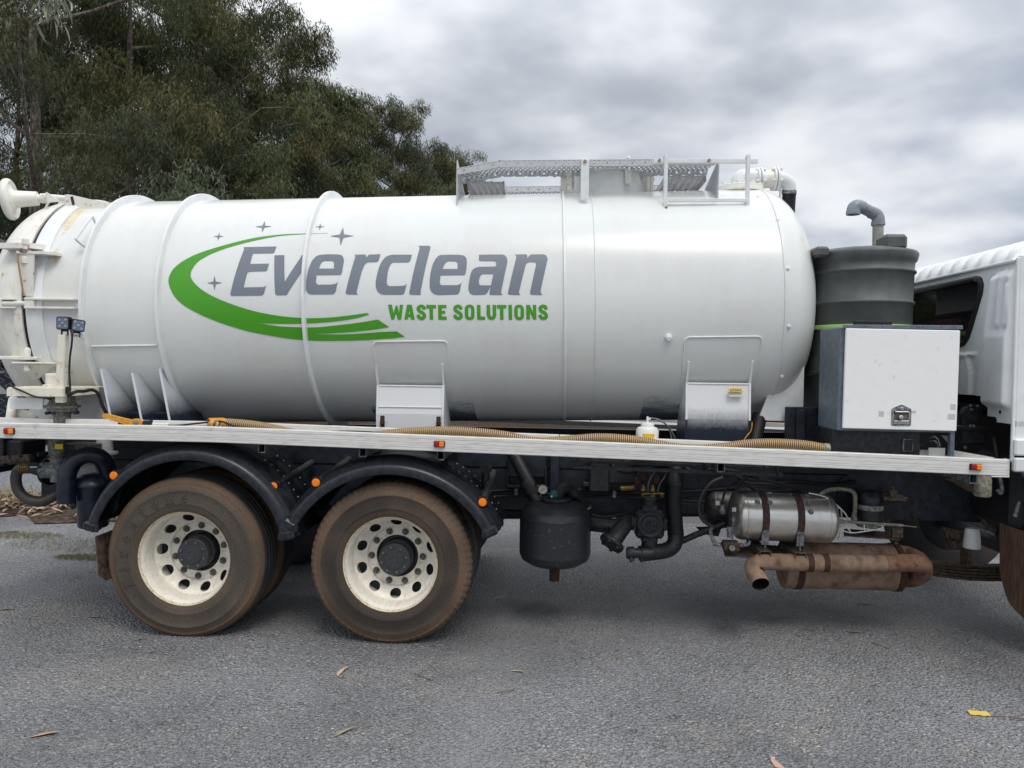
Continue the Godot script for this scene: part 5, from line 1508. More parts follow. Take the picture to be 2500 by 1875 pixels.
func rim_meshes() -> Array:
	var zf := Transform3D(Basis(Vector3(1, 0, 0), Vector3(0, 0, 1), Vector3(0, -1, 0)), Vector3.ZERO)   # local y of a lathe becomes z
	var edge := B.new().lathe([Vector2(0.284, -0.02), Vector2(0.2985, -0.004), Vector2(0.3005, 0.004), Vector2(0.297, 0.009), Vector2(0.291, 0.006), Vector2(0.286, -0.004)], zf, 96, 0.9)
	var barrel := B.new().lathe([Vector2(0.300, -0.266), Vector2(0.292, -0.258), Vector2(0.272, -0.245), Vector2(0.268, -0.15), Vector2(0.268, -0.10), Vector2(0.270, -0.06), Vector2(0.273, -0.03), Vector2(0.281, -0.014), Vector2(0.2865, -0.003)], zf, 96, 0.9)
	# disc: ten oval hand holes in its cone, a flat ring for the studs, a round hole for the hub
	var disc := B.new()
	var r_out := 0.264
	for s in 10:
		var a0 := TAU * s / 10.0
		var half := TAU / 20.0
		var hole := []
		var rim := []
		for k in 24:
			var t := TAU * k / 24.0
			hole.append(Vector2(cos(t) * 0.036 / 0.2315, sin(t) * 0.0265))
			var q := Vector2(cos(t), sin(t)) * 1.42
			rim.append(Vector2(clampf(q.x, -1, 1) * half, clampf(q.y, -1, 1) * 0.0365))
		for depth in [0.0, -0.012]:
			disc.g += 1
			for k in 24:
				var l := (k + 1) % 24
				var c := [hole[k], rim[k], rim[l], hole[l]].map(disc_point.bind(a0, depth))
				disc.quad_n(c[0], c[1], c[2], c[3], Vector3(0, 0, 1 if depth == 0.0 else -1))
		disc.g += 1
		for k in 24:
			var l := (k + 1) % 24
			disc.quad_n(disc_point(hole[k], a0, 0.0), disc_point(hole[l], a0, 0.0), disc_point(hole[l], a0, -0.012), disc_point(hole[k], a0, -0.012), disc_point(Vector2.ZERO, a0, 0.0) - disc_point(hole[k], a0, 0.0))
	disc.lathe([Vector2(0.2685, -0.137), Vector2(0.268, -0.140)], zf, 80)
	disc.lathe([Vector2(0.195, -0.202), Vector2(0.192, -0.209), Vector2(0.187, -0.214), Vector2(0.180, -0.2155), Vector2(0.138, -0.2155), Vector2(0.136, -0.218), Vector2(0.136, -0.235)], zf, 80, 0.5)
	var hub := B.new()
	hub.lathe([Vector2(0.112, -0.27), Vector2(0.108, -0.20), Vector2(0.098, -0.185), Vector2(0.098, -0.128), Vector2(0.1005, -0.126), Vector2(0.1005, -0.112), Vector2(0.097, -0.109), Vector2(0.062, -0.108), Vector2(0.060, -0.103), Vector2(0.024, -0.101), Vector2(0.022, -0.1035), Vector2(0.008, -0.1035), Vector2(0.0, -0.1035)], zf, 64, 0.4)
	hub.lathe([Vector2(0.29, -0.258), Vector2(0.27, -0.27), Vector2(0.15, -0.272), Vector2(0.10, -0.268)], zf, 48)   # brake drum in the dark behind
	var nut := B.new()
	nut.hexnut(Vector3.ZERO, Vector3(0, 0, 1), 0.0175, 0.022)
	nut.lathe([Vector2(0.022, 0), Vector2(0.022, 0.005), Vector2(0.0175, 0.006)], zf, 18)
	nut.lathe([Vector2(0.0095, 0.02), Vector2(0.0095, 0.034), Vector2(0.007, 0.037), Vector2(0, 0.037)], zf, 12)
	var bolt := B.new().hexnut(Vector3.ZERO, Vector3(0, 0, 1), 0.0085, 0.009)
	return [edge, barrel, disc, hub, nut, bolt]

func disc_point(q: Vector2, a0: float, depth: float) -> Vector3:
	var r := 0.2315 + q.y
	var a := a0 + q.x
	var z := -0.140 - 0.062 * smoothstep(0.0, 1.0, (0.268 - r) / 0.073)
	return Vector3(r * sin(a), -r * cos(a), z + depth)

var wheel_kit := {}
func make_wheel(at: Vector3, lugs: bool, turn: float, facing: float, detail: bool, dust: Color, side: Color, sd: int, label: String) -> Node3D:
	var w := Node3D.new()
	put(w, "wheel", truck)
	w.set_meta("label", label)
	w.position = at
	if facing < 0: w.rotation.y = PI
	var key := "lug%d" % sd
	if not wheel_kit.has(key): wheel_kit[key] = tyre_mesh(lugs, dust, side, sd).mesh()
	if not wheel_kit.has("rim"):
		wheel_kit.rim = rim_meshes().map(mesh_of)
	var kit: Array = wheel_kit.rim
	var pick := func_parts()
	var names: Array = pick[0]
	var mats: Array = pick[1]
	_child(wheel_kit[key], "tyre", M.tyre, w, Transform3D())
	var spin := Transform3D(Basis(Vector3(0, 0, 1), turn), Vector3.ZERO)
	for i in 4:
		_child(kit[i], names[i], mats[i] if detail else M.cast_iron, w, spin)  # plain wheels get dark rims: the shade under the truck put into colour
	if detail:
		for k in 10:
			var a := TAU * (k + 0.5) / 10.0
			_child(kit[4], "wheel_nut", M.nut_steel, w, spin * Transform3D(Basis(Vector3(0, 0, 1), k * 1.3), Vector3(sin(a) * 0.1675, -cos(a) * 0.1675, -0.2155)))
		for k in 8:
			var a := TAU * (k + 0.3) / 8.0
			_child(kit[5], "hub_bolt", M.nut_steel, w, spin * Transform3D(Basis(Vector3(0, 0, 1), k), Vector3(sin(a) * 0.08, -cos(a) * 0.08, -0.1095)))
	return w

func func_parts() -> Array:
	return [["rim_flange", "rim_barrel", "wheel_disc", "hub"], [M.rim_edge, M.rim_cream, M.rim_cream, M.hub_paint]]

func mesh_of(b: B) -> ArrayMesh:
	return b.mesh()

func _child(mesh: Mesh, called: String, m: Material, parent: Node, xf: Transform3D) -> MeshInstance3D:
	var o := MeshInstance3D.new()
	o.mesh = mesh
	o.material_override = m
	o.transform = xf
	put(o, called, parent)
	return o

func tyre_letters(text: String, w: Node, r: float, a0: float, step: float, high: float) -> void:
	for i in text.length():
		var a := deg_to_rad(a0 - step * i)
		var o := MeshInstance3D.new()
		o.mesh = word_mesh(text[i], high, true, 0.007)
		o.mesh.material = M.tyre_letter
		put(o, "raised_letter", w)
		o.transform = Transform3D(Basis(Vector3(0, 0, 1), a - PI / 2), Vector3(cos(a) * r, sin(a) * r, 0.0215))

func make_wheels() -> void:
	pbr("tyre_letter", Color(0.34, 0.31, 0.28), 0.8, 0.0, T.worn, 7.0)
	var brown := Color(0.155, 0.098, 0.060)
	var w := make_wheel(Vector3(-1.31, 0.4985, 1.17), false, 0.25, 1, true, brown, Color(0.088, 0.073, 0.057), 3, "rear wheel with brown dusty tyre and deep white rim")
	tyre_letters("Firestone", w, 0.388, 205, 14.5, 0.062)
	make_wheel(Vector3(0, 0.4985, 1.17), true, 0.0, 1, true, Color(0.150, 0.098, 0.063), Color(0.046, 0.037, 0.031), 6, "forward rear wheel with notched tread blocks and dark sidewall")
	for x in [-1.31, 0.0]:
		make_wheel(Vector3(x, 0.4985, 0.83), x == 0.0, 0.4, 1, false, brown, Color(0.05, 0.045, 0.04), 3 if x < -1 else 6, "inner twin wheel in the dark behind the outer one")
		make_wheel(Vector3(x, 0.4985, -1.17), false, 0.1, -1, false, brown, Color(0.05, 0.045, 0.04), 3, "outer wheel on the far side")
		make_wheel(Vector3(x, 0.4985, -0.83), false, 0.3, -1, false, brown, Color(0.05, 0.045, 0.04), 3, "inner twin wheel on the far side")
		var b := B.new()
		b.cyl(Vector3(x, 0.5, -0.9), Vector3(x, 0.5, 0.9), 0.085, 20)
		b.lathe([Vector2(0.0, -0.2), Vector2(0.12, -0.17), Vector2(0.2, -0.08), Vector2(0.22, 0.03), Vector2(0.17, 0.15), Vector2(0.08, 0.2), Vector2(0, 0.2)], axis_at(Vector3(x, 0.5, 0), Vector3(1, 0, 0)), 24)
		part(b, "axle", M.black_steel, truck)
	make_wheel(Vector3(4.44, 0.4985, 1.13), false, 0.0, 1, false, brown, Color(0.13, 0.09, 0.06), 9, "dusty front wheel under the cab, cut by the right edge")
	make_wheel(Vector3(4.44, 0.4985, -1.13), false, 0.0, -1, false, brown, Color(0.09, 0.07, 0.055), 3, "front wheel on the far side")
	part(B.new().cyl(Vector3(4.36, 0.45, -1.0), Vector3(4.36, 0.45, 1.0), 0.06, 16), "axle", M.black_steel, truck)

# arched mudguard: a ribbed band swept round the wheel
func mudguard(c: Vector2, r: float, a0: float, a1: float, label: String) -> MeshInstance3D:
	var g := Node3D.new()
	var sec := [Vector2(0.0, 1.235), Vector2(0.035, 1.24), Vector2(0.055, 1.23), Vector2(0.062, 1.205), Vector2(0.074, 1.195), Vector2(0.088, 1.16), Vector2(0.088, 1.10), Vector2(0.10, 1.09), Vector2(0.10, 0.99), Vector2(0.09, 0.98), Vector2(0.09, 0.86), Vector2(0.10, 0.85), Vector2(0.10, 0.75), Vector2(0.088, 0.74), Vector2(0.088, 0.66), Vector2(0.062, 0.60), Vector2(0.0, 0.57)]
	var thick := 0.006
	var b := B.new()
	var n := 56
	var rows := []
	for k in n + 1:
		var t := float(k) / n
		var a := deg_to_rad(lerpf(a0, a1, t))
		var row := []
		for i in sec.size():
			var rad: float = r + sec[i].x
			if i == 0 and (t < 0.03 or t > 0.97): rad -= 0.02
			row.append(Vector3(c.x + cos(a) * rad, c.y + sin(a) * rad, sec[i].y))
		rows.append(row)
	for side in 2:
		b.g += 1
		for k in n:
			for i in sec.size() - 1:
				var q := []
				for e in [[k, i], [k + 1, i], [k + 1, i + 1], [k, i + 1]]:
					var p: Vector3 = rows[e[0]][e[1]]
					if side: p -= Vector3(p.x - c.x, p.y - c.y, 0).normalized() * thick - Vector3(0, 0, 0.0) + Vector3(0, 0, (p.z - 0.9) * 0.012)
					q.append(p)
				b.quad_n(q[0], q[1], q[2], q[3], (q[0] - Vector3(c.x, c.y, 0.9)) * Vector3(1, 1, 0.6) * (1.0 if side == 0 else -1.0))
	var o := part(b, "mudguard", M.guard_plastic, truck, label)
	# the ends: turned-in edge across the section and a thick moulded foot on the outer lip
	for a in [a0, a1]:
		b = B.new()
		var d := Vector3(cos(deg_to_rad(a)), sin(deg_to_rad(a)), 0)
		var tdir := Vector3(-d.y, d.x, 0) * (-1.0 if a == a1 else 1.0)
		b.box(Vector3(c.x, c.y, 0) + d * (r + 0.036) + Vector3(0, 0, 1.196) - tdir * 0.022, Vector3(0.088, 0.06, 0.092), 0.016, Basis(d, tdir, d.cross(tdir)))
		b.box(Vector3(c.x, c.y, 0) + d * (r + 0.082) + Vector3(0, 0, 0.89) - tdir * 0.010, Vector3(0.016, 0.025, 0.56), 0.006, Basis(d, tdir, d.cross(tdir)))
		part(b, "guard_foot", M.guard_plastic, o)
	# rows of white rivets
	for i in 9:
		var a := deg_to_rad(lerpf(a1, a0, 0.06 + 0.028 * i))
		for z in [1.0, 0.78]:
			b = B.new()
			var d := Vector3(cos(a), sin(a), 0)
			b.lathe([Vector2(0.0055, 0), Vector2(0.005, 0.002), Vector2(0, 0.004)], axis_at(Vector3(c.x, c.y, z) + d * (r + 0.1), d), 8)
			part(b, "rivet", M.label_white, o)
	g.free()
	return o

func guard_lamp(p: Vector3, guard: Node, inward: Vector3) -> void:
	var b := B.new()
	b.lathe([Vector2(0.030, -0.03), Vector2(0.031, 0.0), Vector2(0.029, 0.006), Vector2(0.026, 0.007)], axis_at(p, Vector3(0.05, 0, 1)), 28)
	b.box(p + Vector3(0, 0.0, -0.04), Vector3(0.07, 0.06, 0.05), 0.015)
	part(b, "lamp_socket", M.black_rubber, guard)
	b = B.new()
	b.lathe([Vector2(0.0255, 0.0), Vector2(0.0255, 0.008), Vector2(0.022, 0.012), Vector2(0.0, 0.014)], axis_at(p, Vector3(0.05, 0, 1)), 28)
	part(b, "side_reflector", M.orange_lens, guard)
	b = B.new()
	b.tube([p - Vector3(0, 0, 0.02), p + inward * 0.5, p + inward], 0.022, 14)
	part(b, "guard_arm", M.arm_grey, guard)

func side_lamp(x: float) -> void:
	# red and amber marker lamp on the rail
	var y := rail_y(x) + 0.047
	var o := part(B.new().box(Vector3(x, y, 1.253), Vector3(0.068, 0.038, 0.014), 0.005), "marker_lamp", M.black_rubber, truck)
	part(B.new().box(Vector3(x - 0.0145, y, 1.264), Vector3(0.029, 0.031, 0.016), 0.006), "red_lens", M.red_lens, o)
	part(B.new().box(Vector3(x + 0.0145, y, 1.264), Vector3(0.029, 0.031, 0.016), 0.006), "amber_lens", M.orange_lens, o)

func strip_along(x0: float, x1: float, sec: Array, b: B, n := 40) -> void:
	# sweeps a section of Vector2(z, height above the rail's lower edge) along the tray
	for i in sec.size() - 1:
		b.g += 1
		for k in n:
			var xa := lerpf(x0, x1, float(k) / n)
			var xb := lerpf(x0, x1, float(k + 1) / n)
			var nrm := Vector3(0, -(sec[i + 1].x - sec[i].x), sec[i + 1].y - sec[i].y)
			b.quad_n(Vector3(xa, rail_y(xa) + sec[i].y, sec[i].x), Vector3(xb, rail_y(xb) + sec[i].y, sec[i].x), Vector3(xb, rail_y(xb) + sec[i + 1].y, sec[i + 1].x), Vector3(xa, rail_y(xa) + sec[i + 1].y, sec[i + 1].x), nrm)

func make_tray() -> void:
	var b := B.new()
	# outer rail: extruded channel with fine grooves in its face
	var face := [Vector2(1.20, 0.0), Vector2(1.244, 0.0), Vector2(1.25, 0.004), Vector2(1.25, 0.018), Vector2(1.2475, 0.019), Vector2(1.2475, 0.021), Vector2(1.25, 0.022), Vector2(1.25, 0.030), Vector2(1.2478, 0.031), Vector2(1.2478, 0.033), Vector2(1.25, 0.034), Vector2(1.25, 0.046), Vector2(1.248, 0.047), Vector2(1.248, 0.049), Vector2(1.25, 0.050), Vector2(1.25, 0.072), Vector2(1.2465, 0.073), Vector2(1.2465, 0.0755), Vector2(1.25, 0.0765), Vector2(1.25, 0.093), Vector2(1.246, 0.097), Vector2(1.21, 0.097), Vector2(1.21, 0.05)]
	var joint := -2.225
	strip_along(-2.75, joint - 0.0012, face, b, 6)
	strip_along(joint + 0.0012, 3.655, face, b, 48)
	b.box(Vector3(3.657, rail_y(3.657) + 0.0485, 1.228), Vector3(0.006, 0.103, 0.05), 0.001)
	b.box(Vector3(3.61, rail_y(3.61) - 0.004, 1.23), Vector3(0.10, 0.006, 0.05), 0.001)
	part(b, "side_rail", M.aluminium, truck, "long white aluminium side rail")
	b = B.new()
	strip_along(-2.75, 3.4, [Vector2(1.21, 0.008), Vector2(0.95, 0.008)], b, 40)
	strip_along(-2.75, 3.4, [Vector2(0.95, 0.001), Vector2(1.21, 0.001)], b, 40)
	part(b, "tray_floor", M.aluminium, truck)
	b = B.new()
	for s in [[-2.75, 1.039 - 0.002], [1.039 + 0.002, 2.141], [2.141 + 0.004, 3.4]]:
		strip_along(s[0], s[1], [Vector2(0.93, 0.0), Vector2(0.95, 0.0), Vector2(0.95, 0.100), Vector2(0.945, 0.104), Vector2(0.915, 0.104), Vector2(0.915, 0.0)], b, 24)
	part(b, "inner_rail", M.aluminium, truck)
	for x in [-2.389, 0.31, 3.467]: side_lamp(x)
	# the same tray along the far side
	b = B.new()
	strip_along(-2.75, 3.4, [Vector2(-1.25, 0.0), Vector2(-1.25, 0.097), Vector2(-1.21, 0.097), Vector2(-1.21, 0.0), Vector2(-1.25, 0.0)], b, 20)
	strip_along(-2.75, 3.4, [Vector2(-0.9, 0.062), Vector2(-1.25, 0.062)], b, 20)
	part(b, "side_rail", M.aluminium, truck)
	# square tube cross members whose open ends show under the rail
	for u in [-0.171, 0.311, 3.48, -0.804, 2.008]:
		b = B.new()
		var y := rail_y(u) - 0.029
		for e in [[0.0, 0.0255, 0.044, 0.003], [0.0, -0.0255, 0.044, 0.003]]:
			b.box(Vector3(u, y + e[1], 0.72), Vector3(e[2], e[3] + 0.002, 0.98), 0.001)
		for s in [1.0, -1.0]:
			b.box(Vector3(u + s * 0.0205, y, 0.72), Vector3(0.004, 0.048, 0.98), 0.001)
		part(b, "cross_member", M.galvanised, truck)

func make_chassis() -> void:
	var b := B.new()
	for s in [1.0, -1.0]:
		b = B.new()
		# channel: web and two flanges
		b.box(Vector3(0.95, 0.865, s * 0.425), Vector3(7.4, 0.29, 0.009), 0.002)
		b.box(Vector3(0.95, 1.008, s * 0.39), Vector3(7.4, 0.009, 0.08), 0.002)
		b.box(Vector3(0.95, 0.722, s * 0.39), Vector3(7.4, 0.009, 0.08), 0.002)
		part(b, "chassis_rail", M.navy_steel, truck)
		b = B.new()
		b.box(Vector3(0.45, 1.125, s * 0.41), Vector3(6.2, 0.215, 0.06), 0.004)
		part(b, "subframe", M.navy_steel, truck)
	for x in [-2.3, -0.65, 0.8, 1.7, 2.6, 3.5]:
		part(B.new().box(Vector3(x, 0.87, 0), Vector3(0.08, 0.2, 0.8), 0.004), "chassis_cross_member", M.navy_steel, truck)
	# riveted side plate at the front spring hanger, with holes and bolts
	b = B.new()
	b.prism(pv([2.98, 0.72, 4.6, 0.70, 4.6, 1.06, 3.42, 1.06, 3.40, 1.03, 3.06, 1.03, 2.98, 0.97]), 0.012, Transform3D(Basis(), Vector3(0, 0, 0.44)))
	part(b, "side_plate", M.navy_steel, truck)
	for p in [Vector3(3.488, 0.832, 0.447), Vector3(3.49, 0.755, 0.447), Vector3(3.554, 0.856, 0.447), Vector3(3.588, 0.8, 0.447), Vector3(3.541, 0.722, 0.447), Vector3(3.685, 0.888, 0.447), Vector3(3.686, 0.854, 0.447), Vector3(3.706, 0.726, 0.447), Vector3(3.819, 0.726, 0.447), Vector3(3.831, 0.874, 0.447), Vector3(3.902, 0.87, 0.447), Vector3(3.867, 0.849, 0.447), Vector3(3.903, 0.825, 0.447), Vector3(3.973, 0.86, 0.447), Vector3(3.975, 0.792, 0.447)]:
		part(B.new().hexnut(p, Vector3(0, 0, 1), 0.012, 0.012), "plate_bolt", M.black_steel, truck)
	# uprights and boxes on the frame behind the vacuum pot
	part(B.new().box((Vector3(0.98, 1.106, 0.48) + Vector3(1.049, 0.746, 0.48)) / 2, Vector3(0.065, 0.42, 0.05), 0.004), "frame_upright", M.navy_steel, truck)
	part(B.new().box(Vector3(0.82, 1.036, 0.46), Vector3(0.28, 0.16, 0.05), 0.008), "frame_box", M.navy_steel, truck)
	part(B.new().box(Vector3(1.323, 1.018, 0.52), Vector3(0.14, 0.28, 0.10), 0.01), "battery_box", M.black_steel, truck)
	part(B.new().box(Vector3(1.48, 1.047, 0.5), Vector3(0.20, 0.22, 0.10), 0.01), "battery_box", M.black_steel, truck)
	# hanging steel rack below the tray
	b = B.new()
	b.box((Vector3(1.146, 1.133, 1.12) + Vector3(2.377, 1.091, 1.12)) / 2, Vector3(1.275, 0.022, 0.03), 0.002, Basis(Vector3(0, 0, 1), -0.0175))
	b.box((Vector3(1.146, 1.133, 1.12) + Vector3(2.377, 1.091, 1.12)) / 2 + Vector3(0, 0, -0.3), Vector3(1.275, 0.022, 0.03), 0.002, Basis(Vector3(0, 0, 1), -0.0175))
	for p in [Vector3(1.155, 1.161, 1.12), Vector3(1.976, 1.128, 1.12), Vector3(2.364, 1.118, 1.12)]:
		b.box(p + Vector3(0, 0.01, 0), Vector3(0.012, 0.075, 0.03), 0.002)
		b.box(p + Vector3(0, 0.01, -0.3), Vector3(0.012, 0.075, 0.03), 0.002)
	part(b, "hanging_rack", M.black_steel, truck)
	# suspension: leaf springs and hangers
	for s in [1.0]:
		b = B.new()
		for k in 5:
			var l := 0.62 - 0.05 * k
			var pts := []
			for j in 9:
				var t := j / 8.0 - 0.5
				pts.append(Vector3(3.98 + t * 2 * l, 0.40 - 0.022 * k + 0.10 * t * t * 4 * l, s * 0.42))
			for j in 8:
				b.box((pts[j] + pts[j + 1]) / 2, Vector3((pts[j + 1] - pts[j]).length() + 0.004, 0.017, 0.08), 0.003, Basis(Vector3(0, 0, 1), atan2(pts[j + 1].y - pts[j].y, pts[j + 1].x - pts[j].x)))
		b.box(Vector3(3.841, 0.472, 0.47), Vector3(0.028, 0.12, 0.10), 0.004)
		part(b, "leaf_spring", M.dust_iron, truck)
		b = B.new()
		plate(b, [Vector3(3.678, 0.675, 0.45), Vector3(3.858, 0.637, 0.45), Vector3(3.821, 0.602, 0.45), Vector3(3.811, 0.557, 0.45), Vector3(3.735, 0.532, 0.45), Vector3(3.699, 0.633, 0.45)], 0.04)
		b.cyl(Vector3(3.802, 0.611, 0.4), Vector3(3.75, 0.631, 0.5), 0.03, 16)
		plate(b, [Vector3(3.721, 0.59, 0.48), Vector3(3.762, 0.585, 0.48), Vector3(3.758, 0.523, 0.48), Vector3(3.709, 0.527, 0.48)], 0.05)
		part(b, "spring_hanger", M.dust_iron, truck)
	part(B.new().lathe([Vector2(0, 0.0), Vector2(0.052, 0.0), Vector2(0.056, 0.02), Vector2(0.044, 0.125), Vector2(0.036, 0.135), Vector2(0, 0.135)], Transform3D(Basis(), Vector3(3.862, 0.542, 0.5)), 24), "white_bump_stop", M.bottle_white, truck)

# ---------------------------------------------------------------- things hung under the tray
func make_underside() -> void:
	var b := B.new()
	# black vacuum pot
	var px := 1.022
	var pz := 0.76
	var c := Vector3(px, 0, pz)
	b.lathe([Vector2(0, 0.405), Vector2(0.09, 0.41), Vector2(0.17, 0.43), Vector2(0.222, 0.463), Vector2(0.237, 0.50), Vector2(0.237, 0.735), Vector2(0.2385, 0.737), Vector2(0.2385, 0.742), Vector2(0.235, 0.746), Vector2(0.225, 0.782), Vector2(0.19, 0.822), Vector2(0.13, 0.846), Vector2(0.0, 0.856)], Transform3D(Basis(), c), 72, 0.35)
	var pot := part(b, "vacuum_pot", M.pot_black, truck, "round black vacuum pot with scraped, rusting paint")
	part(B.new().lathe([Vector2(0, 0.848), Vector2(0.10, 0.848), Vector2(0.102, 0.852), Vector2(0.102, 0.866), Vector2(0.098, 0.87), Vector2(0, 0.87)], Transform3D(Basis(), c + Vector3(0.0, 0, 0.02)), 40), "pot_flange", M.black_steel, pot)
	part(B.new().lathe([Vector2(0.028, 0.31), Vector2(0.033, 0.31), Vector2(0.036, 0.41), Vector2(0.03, 0.42)], Transform3D(Basis(), c + Vector3(0.0, 0, 0)), 18), "drain_pipe", M.rust_dark, pot)
	# scraped places where bare rust shows
	# gauge
	b = B.new().lathe([Vector2(0, -0.02), Vector2(0.03, -0.02), Vector2(0.032, -0.01), Vector2(0.033, 0.008), Vector2(0.029, 0.010), Vector2(0.028, 0.006), Vector2(0, 0.005)], axis_at(Vector3(0.935, 0.926, 0.8), Vector3(0.05, 0.0, 1)), 28)
	b.tube([Vector3(0.925, 0.902, 0.79), Vector3(0.922, 0.876, 0.78), Vector3(0.917, 0.837, 0.76)], 0.008, 8)
	var gauge := part(b, "pressure_gauge", M.galvanised, pot)
	part(B.new().lathe([Vector2(0.027, 0.0065), Vector2(0.0, 0.0066)], axis_at(Vector3(0.935, 0.926, 0.8), Vector3(0.05, 0, 1)), 28), "dial", M.dial_cream, gauge)
	part(B.new().box(Vector3(0.935, 0.927, 0.809), Vector3(0.036, 0.003, 0.001), 0.0004, Basis(Vector3(0, 0, 1), 0.7)), "needle", M.print_black, gauge)
	# sloping pipe from the tank, relief valve with its teal knob, elbow hose to the strainer
	b = B.new().tube([Vector3(0.705, 1.183, 0.58), Vector3(0.853, 0.915, 0.66)], 0.046, 20)
	part(b, "suction_pipe", M.cast_iron, truck)
	part(B.new().cyl(Vector3(0.818, 0.954, 0.645), Vector3(0.871, 0.867, 0.672), 0.052, 20), "pipe_coupling", M.black_rubber, truck)
	b = B.new().tube([Vector3(0.853, 0.899, 0.665), Vector3(0.906, 0.81, 0.72)], [0.043, 0.03], 18)
	part(b, "pipe_reducer", M.cast_iron, truck)
	b = B.new()
	b.lathe([Vector2(0, -0.03), Vector2(0.03, -0.03), Vector2(0.036, -0.01), Vector2(0.034, 0.012), Vector2(0.022, 0.03), Vector2(0.01, 0.034), Vector2(0, 0.034)], axis_at(Vector3(1.009, 0.89, 0.8), Vector3(-0.25, -0.05, 1)), 24)
	part(b, "teal_knob", M.teal_plastic, pot)
	part(B.new().hexnut(Vector3(0.995, 0.887, 0.835), Vector3(-0.25, 0, 1), 0.008, 0.005), "knob_nut", M.chrome, pot)
	b = B.new().tube(smooth([Vector3(1.032, 0.82, 0.76), Vector3(1.042, 0.894, 0.76), Vector3(1.079, 0.928, 0.74), Vector3(1.13, 0.9, 0.7), Vector3(1.176, 0.844, 0.66), Vector3(1.223, 0.777, 0.62), Vector3(1.237, 0.694, 0.6)], 6), 0.042, 20)
	part(b, "elbow_hose", M.black_rubber, truck)
	part(B.new().cyl(Vector3(1.113, 0.912, 0.71), Vector3(1.142, 0.882, 0.69), 0.046, 20), "hose_clamp", M.black_steel, truck)
	part(B.new().cyl(Vector3(1.221, 0.776, 0.62), Vector3(1.229, 0.76, 0.62), 0.045, 20), "hose_clamp", M.galvanised, truck)
	# outlet pipe and Y strainer
	part(B.new().tube([Vector3(1.257, 0.679, 0.66), Vector3(1.419, 0.672, 0.7), Vector3(1.54, 0.715, 0.72)], 0.052, 20), "outlet_pipe", M.cast_iron, truck)
	b = B.new()
	b.tube([Vector3(1.502, 0.729, 0.74), Vector3(1.472, 0.69, 0.78), Vector3(1.396, 0.601, 0.84)], [0.04, 0.055, 0.058], 22)
	b.tube([Vector3(1.52, 0.708, 0.73), Vector3(1.541, 0.709, 0.73)], 0.055, 8)
	part(b, "y_strainer", M.cast_iron, truck)
	b = B.new()
	b.lathe([Vector2(0, -0.014), Vector2(0.08, -0.014), Vector2(0.085, -0.008), Vector2(0.085, 0.012), Vector2(0.08, 0.018), Vector2(0, 0.018)], axis_at(Vector3(1.393, 0.594, 0.845), Vector3(1.393, 0.594, 0.845) - Vector3(1.472, 0.69, 0.78)), 36)
	part(b, "strainer_cap", M.cast_iron, truck)
	var n := (Vector3(1.393, 0.594, 0.845) - Vector3(1.472, 0.69, 0.78)).normalized()
	for k in 6:
		var a := TAU * k / 6.0
		var bs := basis_y(n)
		part(B.new().hexnut(Vector3(1.393, 0.594, 0.845) + (bs.x * cos(a) + bs.z * sin(a)) * 0.066 + n * 0.016, n, 0.013, 0.014), "cap_bolt", M.cast_iron, truck)
	# square four way valve with its round face and lever
	var vc := Vector3(1.646, 0.707, 0.8)
	b = B.new()
	b.box(vc + Vector3(0, 0, -0.07), Vector3(0.19, 0.19, 0.13), 0.02)
	b.box(vc + Vector3(0, 0.0, -0.07), Vector3(0.235, 0.09, 0.10), 0.012)
	b.box(vc + Vector3(0, 0.0, -0.07), Vector3(0.11, 0.25, 0.10), 0.012)
	b.lathe([Vector2(0.085, -0.01), Vector2(0.085, 0.008), Vector2(0.075, 0.014), Vector2(0.06, 0.01), Vector2(0.058, 0.016), Vector2(0.045, 0.018), Vector2(0.043, 0.012), Vector2(0.026, 0.012), Vector2(0.024, 0.024), Vector2(0, 0.026)], axis_at(vc, Vector3(0, 0, 1)), 40, 0.4)
	part(b, "four_way_valve", M.cast_iron, truck)
	b = B.new()
	b.box(vc + Vector3(0, 0, 0.03), Vector3(0.05, 0.014, 0.014), 0.003, Basis(Vector3(0, 0, 1), 1.9))
	b.tube([vc + Vector3(0.0, -0.01, 0.03), vc + Vector3(0.06, -0.022, 0.04)], 0.005, 8)
	part(b, "valve_lever", M.black_steel, truck)
	for s in [[-1, 1], [1, 1], [-1, -1], [1, -1]]:
		part(B.new().hexnut(vc + Vector3(s[0] * 0.1, s[1] * 0.028, -0.02), Vector3(0, 0, 1), 0.012, 0.012), "valve_bolt", M.cast_iron, truck)
	part(B.new().tube([vc + Vector3(0, 0.11, -0.07), vc + Vector3(0, 0.32, -0.10)], 0.05, 18), "valve_neck", M.black_rubber, truck)
	part(B.new().cyl(vc + Vector3(0, 0.16, -0.07), vc + Vector3(0, 0.19, -0.07), 0.054, 18), "hose_clamp", M.black_steel, truck)
	# lower outlet: tee, capped stub and elbow up to the tall rubber hose
	b = B.new()
	b.tube([vc + Vector3(0.005, -0.11, -0.07), vc + Vector3(0.005, -0.19, -0.07)], [0.052, 0.058], 20)
	b.tube(smooth([Vector3(1.584, 0.508, 0.77), Vector3(1.69, 0.514, 0.74), Vector3(1.777, 0.523, 0.7), Vector3(1.823, 0.558, 0.68), Vector3(1.834, 0.62, 0.67)], 6), 0.052, 20)
	part(b, "valve_outlet", M.cast_iron, truck)
	b = B.new()
	b.lathe([Vector2(0, 0), Vector2(0.032, 0.0), Vector2(0.042, 0.012), Vector2(0.042, 0.05), Vector2(0.034, 0.052), Vector2(0.034, 0.10), Vector2(0.037, 0.102), Vector2(0.037, 0.165), Vector2(0, 0.165)], axis_at(Vector3(1.486, 0.533, 0.86), Vector3(1, 0, 0)), 28)
